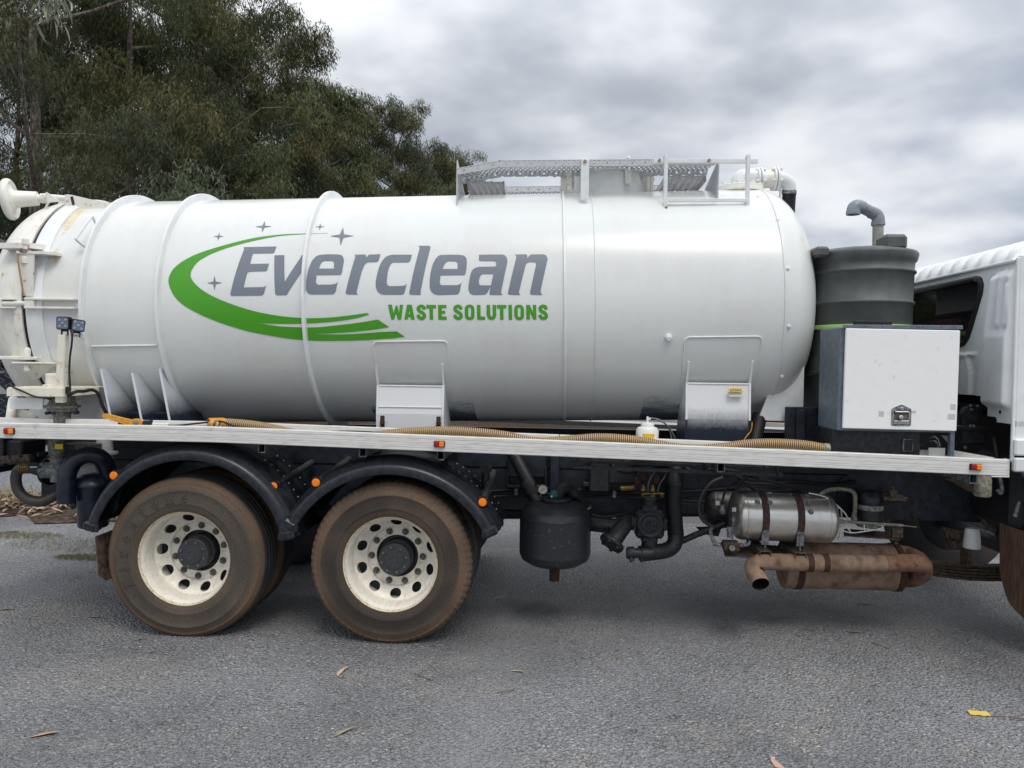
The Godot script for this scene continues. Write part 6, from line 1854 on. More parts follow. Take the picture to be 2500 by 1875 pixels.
	b.cyl(Vector3(1.512, 0.509, 0.89), Vector3(1.522, 0.485, 0.9), 0.014, 10)
	b.cyl(Vector3(1.581, 0.567, 0.88), Vector3(1.585, 0.482, 0.88), 0.009, 10)
	part(b, "camlock_stub", M.black_steel, truck)
	b = B.new().tube(smooth([Vector3(1.836, 0.604, 0.66), Vector3(1.819, 0.798, 0.66), Vector3(1.824, 0.962, 0.64), Vector3(1.837, 1.04, 0.6), Vector3(1.816, 1.094, 0.55), Vector3(1.711, 1.103, 0.5)], 6), 0.055, 20)
	part(b, "tall_hose", M.black_rubber, truck)
	part(B.new().cyl(Vector3(1.823, 0.954, 0.645), Vector3(1.823, 0.976, 0.645), 0.06, 20), "hose_clamp", M.black_steel, truck)
	# solenoid cluster with brass fittings
	var cans := [[Vector3(1.539, 1.034, 0.8), Vector3(1.556, 0.98, 0.8), 0.02], [Vector3(1.577, 1.055, 0.79), Vector3(1.599, 1.002, 0.79), 0.02], [Vector3(1.68, 1.043, 0.8), Vector3(1.679, 0.983, 0.8), 0.021]]
	for q in cans:
		b = B.new().tube([q[0], q[0].lerp(q[1], 0.3), q[1]], [0.008, q[2], q[2]], 14)
		part(b, "solenoid_can", M.rust_dark, truck)
	for u in [Vector3(1.592, 0.944, 0.82), Vector3(1.653, 0.943, 0.82)]:
		b = B.new()
		b.cyl(u + Vector3(0, 0.03, 0), u - Vector3(0, 0.012, 0), 0.013, 12)
		b.box(u, Vector3(0.03, 0.018, 0.03), 0.004)
		part(b, "brass_tap", M.brass, truck)
	for u in [Vector3(1.59, 0.909, 0.835), Vector3(1.651, 0.91, 0.835), Vector3(1.712, 0.909, 0.835)]:
		b = B.new().lathe([Vector2(0.006, 0.004), Vector2(0.008, 0.012), Vector2(0.012, 0.012), Vector2(0.012, -0.01), Vector2(0, -0.01)], axis_at(u, Vector3(0, 0, 1)), 6, 0.1)
		part(b, "brass_port", M.brass, truck)
	part(B.new().tube([Vector3(1.586, 0.918, 0.825), Vector3(1.729, 0.921, 0.825)], 0.007, 8), "brass_manifold", M.brass, truck)
	for w in [[Vector3(1.622, 0.933, 0.83), Vector3(1.623, 0.988, 0.84), Vector3(1.643, 1.026, 0.82), Vector3(1.674, 1.061, 0.78)], [Vector3(1.683, 0.934, 0.83), Vector3(1.7, 0.99, 0.84), Vector3(1.728, 1.028, 0.82), Vector3(1.754, 1.076, 0.78)]]:
		part(B.new().tube(smooth(w, 5), 0.004, 6), "grey_tube", M.grey_pipe, truck)
	make_conduits()
	make_air_tank()
	make_exhaust()

func make_conduits() -> void:
	# hoses and wiring clipped along the frame, a ribbed conduit loop, the propeller shaft
	for q in [
		[[Vector3(0.159, 0.851, 0.45), Vector3(0.512, 0.846, 0.46), Vector3(0.86, 0.877, 0.46), Vector3(1.206, 0.874, 0.46), Vector3(1.55, 0.858, 0.46), Vector3(1.948, 0.879, 0.46), Vector3(2.286, 0.915, 0.46)], 0.012],
		[[Vector3(0.161, 0.824, 0.46), Vector3(0.571, 0.814, 0.47), Vector3(0.947, 0.843, 0.47), Vector3(1.349, 0.832, 0.47), Vector3(1.72, 0.824, 0.47), Vector3(2.06, 0.811, 0.47)], 0.009],
		[[Vector3(1.356, 1.148, 0.7), Vector3(1.411, 1.075, 0.72), Vector3(1.493, 1.044, 0.72), Vector3(1.563, 1.056, 0.72)], 0.014],
		[[Vector3(1.847, 1.109, 0.7), Vector3(1.926, 1.058, 0.72), Vector3(2.056, 1.075, 0.74), Vector3(2.194, 1.064, 0.72), Vector3(2.372, 1.018, 0.66)], 0.016],
		[[Vector3(2.499, 0.955, 0.5), Vector3(2.686, 0.973, 0.52), Vector3(2.914, 0.953, 0.5), Vector3(3.087, 0.979, 0.48)], 0.011],
		[[Vector3(2.945, 0.846, 0.5), Vector3(2.993, 0.822, 0.52), Vector3(3.036, 0.767, 0.52), Vector3(3.056, 0.703, 0.52)], 0.006],
		[[Vector3(1.144, 0.738, 0.5), Vector3(1.35, 0.694, 0.5), Vector3(1.492, 0.717, 0.5), Vector3(1.632, 0.764, 0.5)], 0.012],
	]:
		part(B.new().tube(smooth(q[0], 6), q[1], 9), "frame_hose", M.black_rubber, truck)
	for u in [Vector3(0.338, 0.844, 0.47), Vector3(0.745, 0.853, 0.47), Vector3(1.119, 0.862, 0.47), Vector3(1.435, 0.852, 0.47), Vector3(1.833, 0.855, 0.47)]:
		part(B.new().box(u, Vector3(0.03, 0.055, 0.03), 0.005), "hose_clip", M.galvanised, truck)
	part(ribbed(smooth([Vector3(2.15, 1.007, 0.62), Vector3(2.073, 0.973, 0.64), Vector3(2.008, 0.9, 0.66), Vector3(1.985, 0.802, 0.66), Vector3(2.014, 0.72, 0.66), Vector3(2.094, 0.672, 0.66)], 8), 0.010, 0.003, 0.014, Color(0.02, 0.02, 0.022), Color(0.07, 0.07, 0.075), 8), "ribbed_conduit", M.hose, truck)
	part(B.new().cyl(Vector3(0.1, 0.60, 0.02), Vector3(3.9, 0.74, 0.02), 0.055, 18), "propeller_shaft", M.black_steel, truck)
	part(B.new().tube([Vector3(1.861, 0.549, 0.6), Vector3(1.988, 0.604, 0.58), Vector3(2.181, 0.673, 0.55)], 0.022, 12), "stay_bar", M.black_steel, truck)
	var b := B.new()
	plate(b, [Vector3(2.002, 0.635, 0.5), Vector3(2.17, 0.645, 0.5), Vector3(2.149, 0.582, 0.5), Vector3(2.045, 0.596, 0.5)], 0.05)
	part(b, "frame_bracket", M.black_steel, truck)
	b = B.new()
	b.box(Vector3(1.26, 0.927, 0.5), Vector3(0.10, 0.03, 0.10), 0.004)
	b.box(Vector3(0.686, 0.946, 0.48), Vector3(0.012, 0.16, 0.06), 0.003)
	b.box(Vector3(0.951, 0.952, 0.48), Vector3(0.012, 0.16, 0.06), 0.003)
	b.box(Vector3(0.819, 0.897, 0.48), Vector3(0.27, 0.02, 0.08), 0.004)
	part(b, "box_ledge", M.black_steel, truck)
	for k in 16:
		var x := -0.4 + 0.27 * k
		part(B.new().hexnut(Vector3(x, 0.965 if k % 2 else 0.79, 0.43), Vector3(0, 0, 1), 0.014, 0.013), "frame_bolt", M.black_steel, truck)
	# rubber mounts and brass elbow behind the valve
	part(B.new().cyl(Vector3(1.465, 0.911, 0.6), Vector3(1.557, 0.919, 0.6), 0.02, 12), "brass_elbow", M.brass, truck)
	part(B.new().tube(smooth([Vector3(1.75, 1.124, 0.62), Vector3(1.582, 1.118, 0.64), Vector3(1.5, 1.088, 0.64)], 5), 0.05, 18), "cross_pipe", M.cast_iron, truck)

func make_air_tank() -> void:
	# polished air reservoir on a steel tray, two rusty straps
	var a := Vector3(2.249, 0.77, 0.72)
	var d := (Vector3(2.867, 0.758, 0.72) - a)
	var l := d.length()
	var r := 0.157
	var b := B.new()
	var prof := [Vector2(0, -0.065)]
	for k in range(1, 9):
		var t := PI / 2 * k / 8.0
		prof.append(Vector2(r * pow(sin(t), 0.75), -0.065 * cos(t)))
	prof.append_array([Vector2(r, 0.012), Vector2(r + 0.0025, 0.014), Vector2(r + 0.0025, 0.019), Vector2(r, 0.021), Vector2(r, l - 0.08), Vector2(r + 0.0025, l - 0.078), Vector2(r + 0.0025, l - 0.073), Vector2(r, l - 0.071)])
	for k in range(0, 9):
		var t := PI / 2 * k / 8.0
		prof.append(Vector2(r * pow(cos(t), 0.75) if k < 8 else 0.0, l - 0.065 + 0.065 * sin(t)))
	var ax := axis_at(a, d)
	var tank := part(B.new().lathe(prof, ax, 64, 0.5), "air_tank", M.polished_steel, truck, "polished steel air tank held by two rusty straps")
	part(B.new().lathe(prof, Transform3D(ax.basis, a + Vector3(-0.12, 0.0, -0.36)), 48, 0.5), "air_tank", M.shaded_steel, truck, "second air tank behind the polished one, its steel darkened for shade")
	for u in [2.375 - a.x, 2.598 - a.x]:
		b = B.new().lathe([Vector2(r + 0.001, u - 0.022), Vector2(r + 0.005, u - 0.022), Vector2(r + 0.005, u + 0.022), Vector2(r + 0.001, u + 0.022)], ax, 64, 0.5)
		part(b, "tank_strap", M.strap_rust, tank)
		b = B.new()
		b.box(a + d.normalized() * u + Vector3(0, -0.11, 0.14), Vector3(0.046, 0.10, 0.006), 0.001, Basis(Vector3(1, 0, 0), 0.15))
		b.cyl(a + d.normalized() * u + Vector3(0, -0.15, 0.14), a + d.normalized() * u + Vector3(0, -0.20, 0.135), 0.005, 8)
		part(b, "strap_bolt", M.galvanised, tank)
		# the saddle: a bent channel under the tank, open at its end
		b = B.new()
		var o = a + d.normalized() * u + Vector3(-0.005, -0.215, 0)
		for s in [1.0, -1.0]:
			b.box(o + Vector3(s * 0.034, -0.022, 0), Vector3(0.008, 0.085, 0.34), 0.002)
			b.box(o + Vector3(s * 0.05, -0.062, 0), Vector3(0.04, 0.008, 0.34), 0.002)
		b.box(o + Vector3(0, 0.02, 0), Vector3(0.076, 0.008, 0.34), 0.002)
		part(b, "tank_saddle", M.rack_steel, truck)
	# bungs and nozzles
	for p in [[Vector3(2.329, 0.911, 0.86), 1], [Vector3(2.407, 0.908, 0.86), 1], [Vector3(2.648, 0.9, 0.86), 2], [Vector3(2.66, 0.838, 0.876), 1]]:
		var o: Vector3 = p[0]
		var n := (o - (a + d.normalized() * (o - a).dot(d.normalized()))).normalized()
		o = a + d.normalized() * (o - a).dot(d.normalized()) + n * r
		b = B.new()
		b.lathe([Vector2(0.018, -0.006), Vector2(0.018, 0.004), Vector2(0.014, 0.009), Vector2(0.0, 0.009)], axis_at(o, n), 20)
		b.hexnut(o + n * 0.008, n, 0.010 if p[1] == 1 else 0.008, 0.008 if p[1] == 1 else 0.03)
		part(b, "tank_bung", M.galvanised, tank)
	# fittings along the top and black air lines
	for p in [Vector3(2.339, 0.926, 0.74), Vector3(2.433, 0.917, 0.72), Vector3(2.577, 0.914, 0.72), Vector3(2.676, 0.926, 0.74)]:
		b = B.new()
		b.box(p, Vector3(0.03, 0.022, 0.03), 0.004)
		b.hexnut(p - Vector3(0, 0.02, 0), Vector3.UP, 0.016, 0.016)
		part(b, "air_fitting", M.galvanised, tank)
	for q in [[Vector3(2.67, 0.934, 0.76), Vector3(2.591, 0.973, 0.78), Vector3(2.419, 1.01, 0.78), Vector3(2.257, 1.019, 0.74), Vector3(2.172, 1.061, 0.7)], [Vector3(2.618, 0.954, 0.74), Vector3(2.479, 0.949, 0.76), Vector3(2.315, 0.94, 0.78), Vector3(2.219, 0.931, 0.74)], [Vector3(2.583, 0.933, 0.7), Vector3(2.437, 0.982, 0.72), Vector3(2.308, 0.982, 0.7), Vector3(2.236, 1.015, 0.66)], [Vector3(2.339, 0.94, 0.74), Vector3(2.28, 0.974, 0.76), Vector3(2.245, 1.006, 0.76), Vector3(2.238, 1.038, 0.72)]]:
		part(B.new().tube(smooth(q, 8), 0.008, 8), "air_line", M.black_rubber, truck)
	part(B.new().tube(smooth([Vector3(2.139, 0.719, 0.9), Vector3(2.136, 0.866, 0.91), Vector3(2.16, 0.944, 0.9), Vector3(2.205, 1.004, 0.86), Vector3(2.281, 1.05, 0.8)], 8), 0.013, 12), "thick_air_hose", M.black_rubber, truck)
	part(B.new().tube(smooth([Vector3(2.089, 0.86, 0.9), Vector3(2.093, 0.916, 0.9), Vector3(2.125, 0.977, 0.87), Vector3(2.198, 1.008, 0.82)], 8), 0.008, 10), "air_line", M.black_rubber, truck)
	b = B.new()
	b.cyl(Vector3(2.136, 0.732, 0.9), Vector3(2.14, 0.658, 0.89), 0.016, 12)
	b.hexnut(Vector3(2.139, 0.691, 0.892), Vector3.UP, 0.02, 0.02)
	b.cyl(Vector3(2.089, 0.871, 0.9), Vector3(2.09, 0.834, 0.9), 0.014, 12)
	b.hexnut(Vector3(2.09, 0.813, 0.9), Vector3.UP, 0.018, 0.03)
	b.cyl(Vector3(2.154, 0.767, 0.9), Vector3(2.161, 0.638, 0.89), 0.005, 8)
	part(b, "hose_fitting", M.galvanised, truck)
	b = B.new()
	b.box(Vector3(2.154, 0.601, 0.87), Vector3(0.10, 0.06, 0.09), 0.008)
	b.hexnut(Vector3(2.15, 0.597, 0.92), Vector3(0, 0, 1), 0.028, 0.025)
	part(b, "drain_block", M.dust_iron, truck)
	part(B.new().hexnut(Vector3(2.145, 0.602, 0.94), Vector3(0, 0, 1), 0.02, 0.012), "drain_plug", M.galvanised, truck)
	b = B.new()
	b.tube(smooth([Vector3(2.093, 0.602, 0.86), Vector3(2.058, 0.608, 0.84), Vector3(2.039, 0.668, 0.8), Vector3(2.05, 0.691, 0.78)], 5), 0.012, 10)
	b.hexnut(Vector3(2.074, 0.605, 0.85), Vector3(-1, 0, 0), 0.015, 0.03)
	part(b, "drain_elbow", M.galvanised, truck)
	part(B.new().tube(smooth([Vector3(2.213, 0.598, 0.85), Vector3(2.273, 0.598, 0.82), Vector3(2.291, 0.615, 0.8)], 4), 0.012, 10), "drain_elbow", M.galvanised, truck)
	for p in [Vector3(2.067, 0.873, 0.86), Vector3(2.17, 0.835, 0.87)]:
		part(B.new().box(p, Vector3(0.026, 0.028, 0.002), 0.0005), "white_sticker", M.label_white, tank)
	# base plate under the saddles
	b = B.new()
	plate(b, [Vector3(2.116, 0.535, 0.88), Vector3(2.699, 0.515, 0.90), Vector3(2.731, 0.515, 0.50), Vector3(2.173, 0.535, 0.50)], 0.008)
	part(b, "tank_base_plate", M.rack_steel, truck)
	# brass coloured outlet pipe, curved pipe, thin white tubes
	b = B.new()
	b.tube([Vector3(2.866, 0.749, 0.74), Vector3(2.918, 0.747, 0.74), Vector3(2.924, 0.748, 0.74), Vector3(3.312, 0.724, 0.7)], [0.014, 0.012, 0.010, 0.010], 12)
	b.tube([Vector3(3.312, 0.724, 0.7), Vector3(3.409, 0.712, 0.68)], 0.004, 8)
	b.hexnut(Vector3(2.876, 0.749, 0.74), Vector3(1, 0, 0), 0.018, 0.02)
	part(b, "outlet_tube", M.pale_pipe, truck)
	b = B.new().tube(smooth([Vector3(2.8, 0.885, 0.58), Vector3(2.852, 0.928, 0.6), Vector3(2.912, 0.944, 0.62), Vector3(2.981, 0.941, 0.63), Vector3(3.016, 0.916, 0.64), Vector3(3.019, 0.852, 0.65), Vector3(3.01, 0.75, 0.66)], 6), 0.014, 14)
	b.tube([Vector3(3.009, 0.794, 0.66), Vector3(3.01, 0.744, 0.66)], [0.014, 0.022], 14)
	part(b, "curved_pipe", M.pale_pipe, truck)
	for q in [[Vector3(2.671, 0.938, 0.78), Vector3(2.737, 0.926, 0.78), Vector3(2.79, 0.908, 0.78), Vector3(2.864, 0.855, 0.76), Vector3(2.917, 0.807, 0.74), Vector3(2.952, 0.76, 0.72)], [Vector3(2.854, 0.718, 0.76), Vector3(2.939, 0.682, 0.76), Vector3(3.041, 0.686, 0.74), Vector3(3.159, 0.706, 0.72), Vector3(3.172, 0.722, 0.72), Vector3(3.132, 0.73, 0.72), Vector3(3.064, 0.731, 0.72), Vector3(3.053, 0.72, 0.72), Vector3(3.056, 0.684, 0.73)], [Vector3(2.852, 0.83, 0.7), Vector3(2.905, 0.826, 0.7), Vector3(2.914, 0.772, 0.7), Vector3(2.926, 0.727, 0.72), Vector3(2.962, 0.678, 0.74)], [Vector3(2.923, 0.704, 0.66), Vector3(2.909, 0.615, 0.66), Vector3(2.865, 0.636, 0.66)]]:
		part(B.new().tube(smooth(q, 6), 0.0045, 7), "white_tube", M.bottle_white, truck)
	# air drier canister
	var c := Vector3(3.128, 0.822, 0.62)
	b = B.new().lathe([Vector2(0, -0.125), Vector2(0.078, -0.125), Vector2(0.082, -0.12), Vector2(0.082, 0.07), Vector2(0.078, 0.085), Vector2(0.06, 0.11), Vector2(0.03, 0.12), Vector2(0, 0.122)], Transform3D(Basis(), c), 40, 0.5)
	var drier := part(b, "air_drier", M.black_steel, truck)
	for y in [0.008, -0.105]:
		part(B.new().lathe([Vector2(0.082, y - 0.016), Vector2(0.085, y - 0.015), Vector2(0.085, y + 0.015), Vector2(0.082, y + 0.016)], Transform3D(Basis(), c), 40), "pale_band", M.pale_pipe, drier)
	part(B.new().lathe([Vector2(0.0835, 0.032), Vector2(0.0838, 0.033), Vector2(0.0838, 0.062), Vector2(0.0835, 0.063)], Transform3D(Basis(), c), 40), "dark_band", M.navy_gloss, drier)
	b = B.new()
	b.box(c + Vector3(0.16, 0.055, -0.1), Vector3(0.22, 0.03, 0.12), 0.006)
	b.cyl(c + Vector3(0.17, 0.07, -0.06), c + Vector3(0.17, 0.115, -0.06), 0.03, 14)
	b.hexnut(c + Vector3(0.17, 0.115, -0.06), Vector3.UP, 0.012, 0.02)
	part(b, "drier_bracket", M.rack_steel, truck)
	b = B.new()
	plate(b, [Vector3(2.931, 0.647, 0.7), Vector3(3.296, 0.629, 0.7), Vector3(3.335, 0.635, 0.5), Vector3(3.005, 0.649, 0.5)], 0.008)
	b.box(Vector3(3.283, 0.673, 0.68), Vector3(0.07, 0.07, 0.03), 0.004)
	b.box(Vector3(3.278, 0.64, 0.68), Vector3(0.02, 0.09, 0.02), 0.003)
	part(b, "drier_shelf", M.rack_steel, truck)

func make_exhaust() -> void:
	# round muffler and the pipe that loops back along it
	var a := Vector3(2.551, 0.419, 0.6)
	var e := Vector3(3.276, 0.422, 0.6)
	var d := (e - a).normalized()
	var l := (e - a).length()
	var r := 0.155
	var m := part(B.new().lathe([Vector2(0, -0.0), Vector2(0.09, -0.0), Vector2(r - 0.02, 0.004), Vector2(r - 0.004, 0.012), Vector2(r, 0.03), Vector2(r, l - 0.01), Vector2(r + 0.004, l - 0.008), Vector2(r + 0.004, l + 0.004), Vector2(r - 0.006, l + 0.008), Vector2(r - 0.01, l + 0.012), Vector2(0, l + 0.03)], axis_at(a, d), 56, 0.4), "muffler", M.rust_metal, truck, "round rust brown muffler")
	for u in [0.10, l + 0.03]:
		part(B.new().lathe([Vector2(r + 0.0, u - 0.02), Vector2(r + 0.006, u - 0.02), Vector2(r + 0.006, u + 0.02), Vector2(r, u + 0.02)], axis_at(a, d), 56), "muffler_band", M.rust_dark, m)
	var pz := 0.82
	var path := smooth([Vector3(3.294, 0.373, 0.58), Vector3(3.353, 0.347, 0.6), Vector3(3.406, 0.365, 0.66), Vector3(3.42, 0.42, 0.74), Vector3(3.401, 0.476, 0.8), Vector3(3.356, 0.509, 0.84), Vector3(3.277, 0.515, 0.85), Vector3(3.136, 0.506, 0.85)], 8)
	part(B.new().tube(path, 0.056, 28, false), "exhaust_pipe", M.rust_dark2, truck, "rusty exhaust pipe looping round the muffler's end")
	path = smooth([Vector3(3.295, 0.531, 0.6), Vector3(3.38, 0.519, 0.62), Vector3(3.41, 0.512, 0.7), Vector3(3.405, 0.495, 0.78)], 8)
	part(B.new().tube(path, 0.05, 24, false), "exhaust_pipe", M.rust_dark2, truck)
	path = smooth([Vector3(3.149, 0.506, 0.85), Vector3(2.93, 0.503, 0.85), Vector3(2.697, 0.499, 0.85), Vector3(2.464, 0.498, 0.85), Vector3(2.362, 0.498, 0.86), Vector3(2.3, 0.48, 0.88), Vector3(2.295, 0.443, 0.92), Vector3(2.311, 0.418, 0.96), Vector3(2.314, 0.393, 1)], 10)
	var b := B.new().tube(path, 0.054, 32, false)
	part(b, "tail_pipe", M.rust_metal, truck, "rust brown tail pipe turned down at its open end")
	var q: Vector3 = path[-1]
	var t: Vector3 = (path[-1] - path[-3]).normalized()
	part(B.new().lathe([Vector2(0.054, 0.0), Vector2(0.050, 0.001), Vector2(0.049, -0.10), Vector2(0.0, -0.11)], axis_at(q, t), 32), "pipe_bore", M.print_black, truck)
	for u in [Vector3(2.661, 0.498, 0.85), Vector3(2.76, 0.501, 0.85)]:
		part(B.new().lathe([Vector2(0.0545, -0.018), Vector2(0.058, -0.017), Vector2(0.058, 0.017), Vector2(0.0545, 0.018)], axis_at(u, Vector3(1, 0, 0)), 32), "pipe_clamp", M.rust_dark, truck)
	b = B.new().box(Vector3(3.294, 0.536, 0.62), Vector3(0.03, 0.26, 0.02), 0.003)
	part(b, "muffler_hanger", M.black_steel, truck)


# ---------------------------------------------------------------- cab, toolbox, rear gear
func make_cab() -> void:
	var cab := part(cab_skin(), "cab", M.white_paint, truck, "white cab at the right edge")
	# rear wall: one pressed sheet with its window opening
	var win := window_outline(0.0)
	var b := B.new()
	b.g = 1
	var cell := 0.0105
	for i in int(2.25 / cell):
		for j in int(0.977 / cell):
			var z := -1.122 + i * cell
			var y := 1.435 + j * cell
			if Geometry2D.is_point_in_polygon(Vector2(z + cell / 2, y + cell / 2), win): continue
			if y < 1.585 - 0.0 * z and z < 0.86: continue
			if y < 1.585 - (z - 0.86) * 1.4 and y < 1.46: continue
			b.quad_n(wall_point(z, y), wall_point(z + cell, y), wall_point(z + cell, y + cell), wall_point(z, y + cell), Vector3(-1, 0, 0))
	part(b, "rear_wall", M.white_paint, cab)
	# black rubber seal and dark glass
	b = B.new()
	var seal := []
	for p in window_outline(-0.012): seal.append(Vector3(3.738, p.y, p.x))
	seal.append(seal[0]); seal.append(seal[1])
	b.tube(seal, 0.02, 8, false)
	part(b, "window_seal", M.black_rubber, cab)
	b = B.new()
	b.g = 0xFFFFFFFF
	var idx := Geometry2D.triangulate_polygon(win)
	for i in range(0, idx.size(), 3):
		b.tri_n(Vector3(3.748, win[idx[i]].y, win[idx[i]].x), Vector3(3.748, win[idx[i + 1]].y, win[idx[i + 1]].x), Vector3(3.748, win[idx[i + 2]].y, win[idx[i + 2]].x), Vector3(-1, 0, 0))
	part(b, "rear_window", M.window_glass, cab)
	part(B.new().tube([Vector3(2.809, 2.595, 0.15), Vector3(2.939, 2.631, 0.15)], 0.014, 10), "yellow_handle", M.lever_yellow, truck)
	# inside: dark trim, headrest and seat, pillar
	b = B.new()
	b.box(Vector3(4.75, 2.0, 0), Vector3(0.03, 1.0, 2.2), 0.01)
	b.box(Vector3(4.25, 1.52, 0), Vector3(0.98, 0.03, 2.2), 0.01)
	b.box(Vector3(4.3, 1.95, -1.09), Vector3(0.98, 0.9, 0.02), 0.005)
	b.box(Vector3(4.3, 1.95, 1.09), Vector3(0.98, 0.9, 0.02), 0.005)
	b.box(Vector3(4.25, 2.40, 0), Vector3(0.98, 0.02, 2.2), 0.005)
	part(b, "interior", M.interior_dark, cab)
	part(B.new().box(Vector3(4.05, 1.9, 0.56), Vector3(0.13, 0.36, 0.30), 0.05, Basis(Vector3(0, 0, 1), 0.12)), "headrest", M.seat_red, cab)
	part(B.new().box(Vector3(3.92, 1.88, 0.05), Vector3(0.1, 0.5, 0.34), 0.03), "seat_back", M.seat_red, cab)
	# gutter along the roof edge and the corner strip
	part(B.new().box(Vector3(3.733, 2.412, 0), Vector3(0.022, 0.018, 2.24), 0.006), "gutter", M.white_paint, cab)
	part(B.new().box(Vector3(3.743, 1.82, 1.131), Vector3(0.02, 1.22, 0.02), 0.006), "corner_strip", M.white_paint, cab)
	b = B.new()
	b.box(Vector3(3.95, 1.30, 1.146), Vector3(0.42, 0.10, 0.04), 0.01)
	b.box(Vector3(3.95, 1.195, 1.146), Vector3(0.42, 0.085, 0.04), 0.01)
	part(b, "step_panel", M.white_paint, cab)
	b = B.new()
	plate(b, [Vector3(3.769, 1.222, 1.12), Vector3(3.769, 1.165, 1.12), Vector3(3.802, 1.154, 1.12), Vector3(3.822, 1.117, 1.12), Vector3(4.2, 1.0, 1.12), Vector3(4.2, 1.15, 1.12)], 0.03)
	part(b, "wheel_arch_edge", M.box_grey, cab)
	# black hole in the lower flange
	part(B.new().lathe([Vector2(0, 0.001), Vector2(0.012, 0.001), Vector2(0.013, -0.002)], axis_at(Vector3(3.74, 1.50, 1.0), Vector3(-1, 0, 0)), 18), "grommet", M.print_black, cab)
	# dark gear below and behind the cab
	b = B.new()
	b.box(Vector3(4.15, 1.30, 0.0), Vector3(0.5, 0.36, 1.9), 0.03)
	b.box(Vector3(3.98, 0.98, 0.72), Vector3(0.25, 0.5, 0.5), 0.05)
	part(b, "engine_cover", M.black_rubber, truck)
	b = B.new()
	var arch := []
	for k in 15:
		var a := deg_to_rad(15 + 150.0 * k / 14.0)
		arch.append(Vector3(4.46 + cos(a) * 0.60, 0.52 + sin(a) * 0.64, 0))
	for k in 14:
		var p: Vector3 = arch[k]
		var q: Vector3 = arch[k + 1]
		b.box((p + q) / 2 + Vector3(0, 0, 0.95), Vector3((q - p).length() + 0.01, 0.012, 0.42), 0.003, Basis(Vector3(0, 0, 1), atan2(q.y - p.y, q.x - p.x)))
	part(b, "front_mudguard", M.black_rubber, truck)
	b = B.new()
	plate(b, [Vector3(3.658, 1.469, 0.7), Vector3(3.676, 1.509, 0.7), Vector3(3.787, 1.538, 0.7), Vector3(3.782, 1.444, 0.7), Vector3(3.739, 1.39, 0.7), Vector3(3.662, 1.362, 0.7)], 0.05)
	b.box(Vector3(3.721, 1.378, 0.72), Vector3(0.16, 0.03, 0.08), 0.004)
	b.box(Vector3(3.733, 1.323, 0.7), Vector3(0.14, 0.10, 0.08), 0.01)
	part(b, "cab_mount", M.black_steel, truck)
	for p in [Vector3(3.698, 1.525, 0.74), Vector3(3.704, 1.499, 0.74), Vector3(3.742, 1.523, 0.74), Vector3(3.684, 1.394, 0.77), Vector3(3.704, 1.395, 0.77), Vector3(3.665, 1.254, 0.75)]:
		part(B.new().hexnut(p, Vector3(0, 0, 1), 0.010, 0.01), "mount_bolt", M.galvanised, truck)
	part(B.new().tube([Vector3(3.823, 1.32, 0.8), Vector3(3.807, 1.247, 0.85), Vector3(3.846, 0.987, 0.85)], 0.02, 10), "strut", M.black_steel, truck)
	part(B.new().tube([Vector3(3.926, 1.031, 0.95), Vector3(3.9, 0.928, 0.95), Vector3(3.875, 0.845, 0.95)], 0.014, 10), "stay_rod", M.grey_pipe, truck)
	b = B.new().tube(smooth([Vector3(3.89, 0.754, 0.6), Vector3(3.929, 0.694, 0.7), Vector3(3.95, 0.669, 0.8), Vector3(3.992, 0.649, 0.9)], 6), [0.03, 0.03, 0.03, 0.03, 0.03, 0.03, 0.03, 0.03, 0.026, 0.026, 0.026, 0.026, 0.026, 0.026, 0.026, 0.026, 0.026, 0.026, 0.026], 12)
	part(b, "drag_link", M.dust_iron, truck)
	part(B.new().tube(smooth([Vector3(3.872, 0.701, 0.8), Vector3(3.861, 0.623, 0.86), Vector3(3.863, 0.51, 0.88), Vector3(3.899, 0.446, 0.9), Vector3(3.97, 0.39, 0.95)], 6), 0.005, 7), "brake_hose", M.dust_iron, truck)
	# pale filter bowl under the rail's front end
	part(B.new().lathe([Vector2(0, -0.075), Vector2(0.045, -0.075), Vector2(0.05, -0.065), Vector2(0.05, 0.03), Vector2(0.047, 0.034), Vector2(0.047, 0.10), Vector2(0, 0.10)], Transform3D(Basis(), Vector3(3.648, 1.053, 1)), 28), "filter_bowl", M.pale_pipe, truck)
	b = B.new()
	plate(b, [Vector3(3.453, 1.077, 0.9), Vector3(3.614, 1.07, 1), Vector3(3.634, 0.988, 0.98), Vector3(3.596, 1.003, 0.92), Vector3(3.53, 1.045, 0.9)], 0.02)
	part(b, "filter_bracket", M.rack_steel, truck)
	part(B.new().tube(smooth([Vector3(3.748, 1.098, 1), Vector3(3.764, 1.035, 1), Vector3(3.758, 0.999, 1), Vector3(3.74, 1.019, 1)], 5), 0.012, 8), "grey_hose", M.grey_pipe, truck)

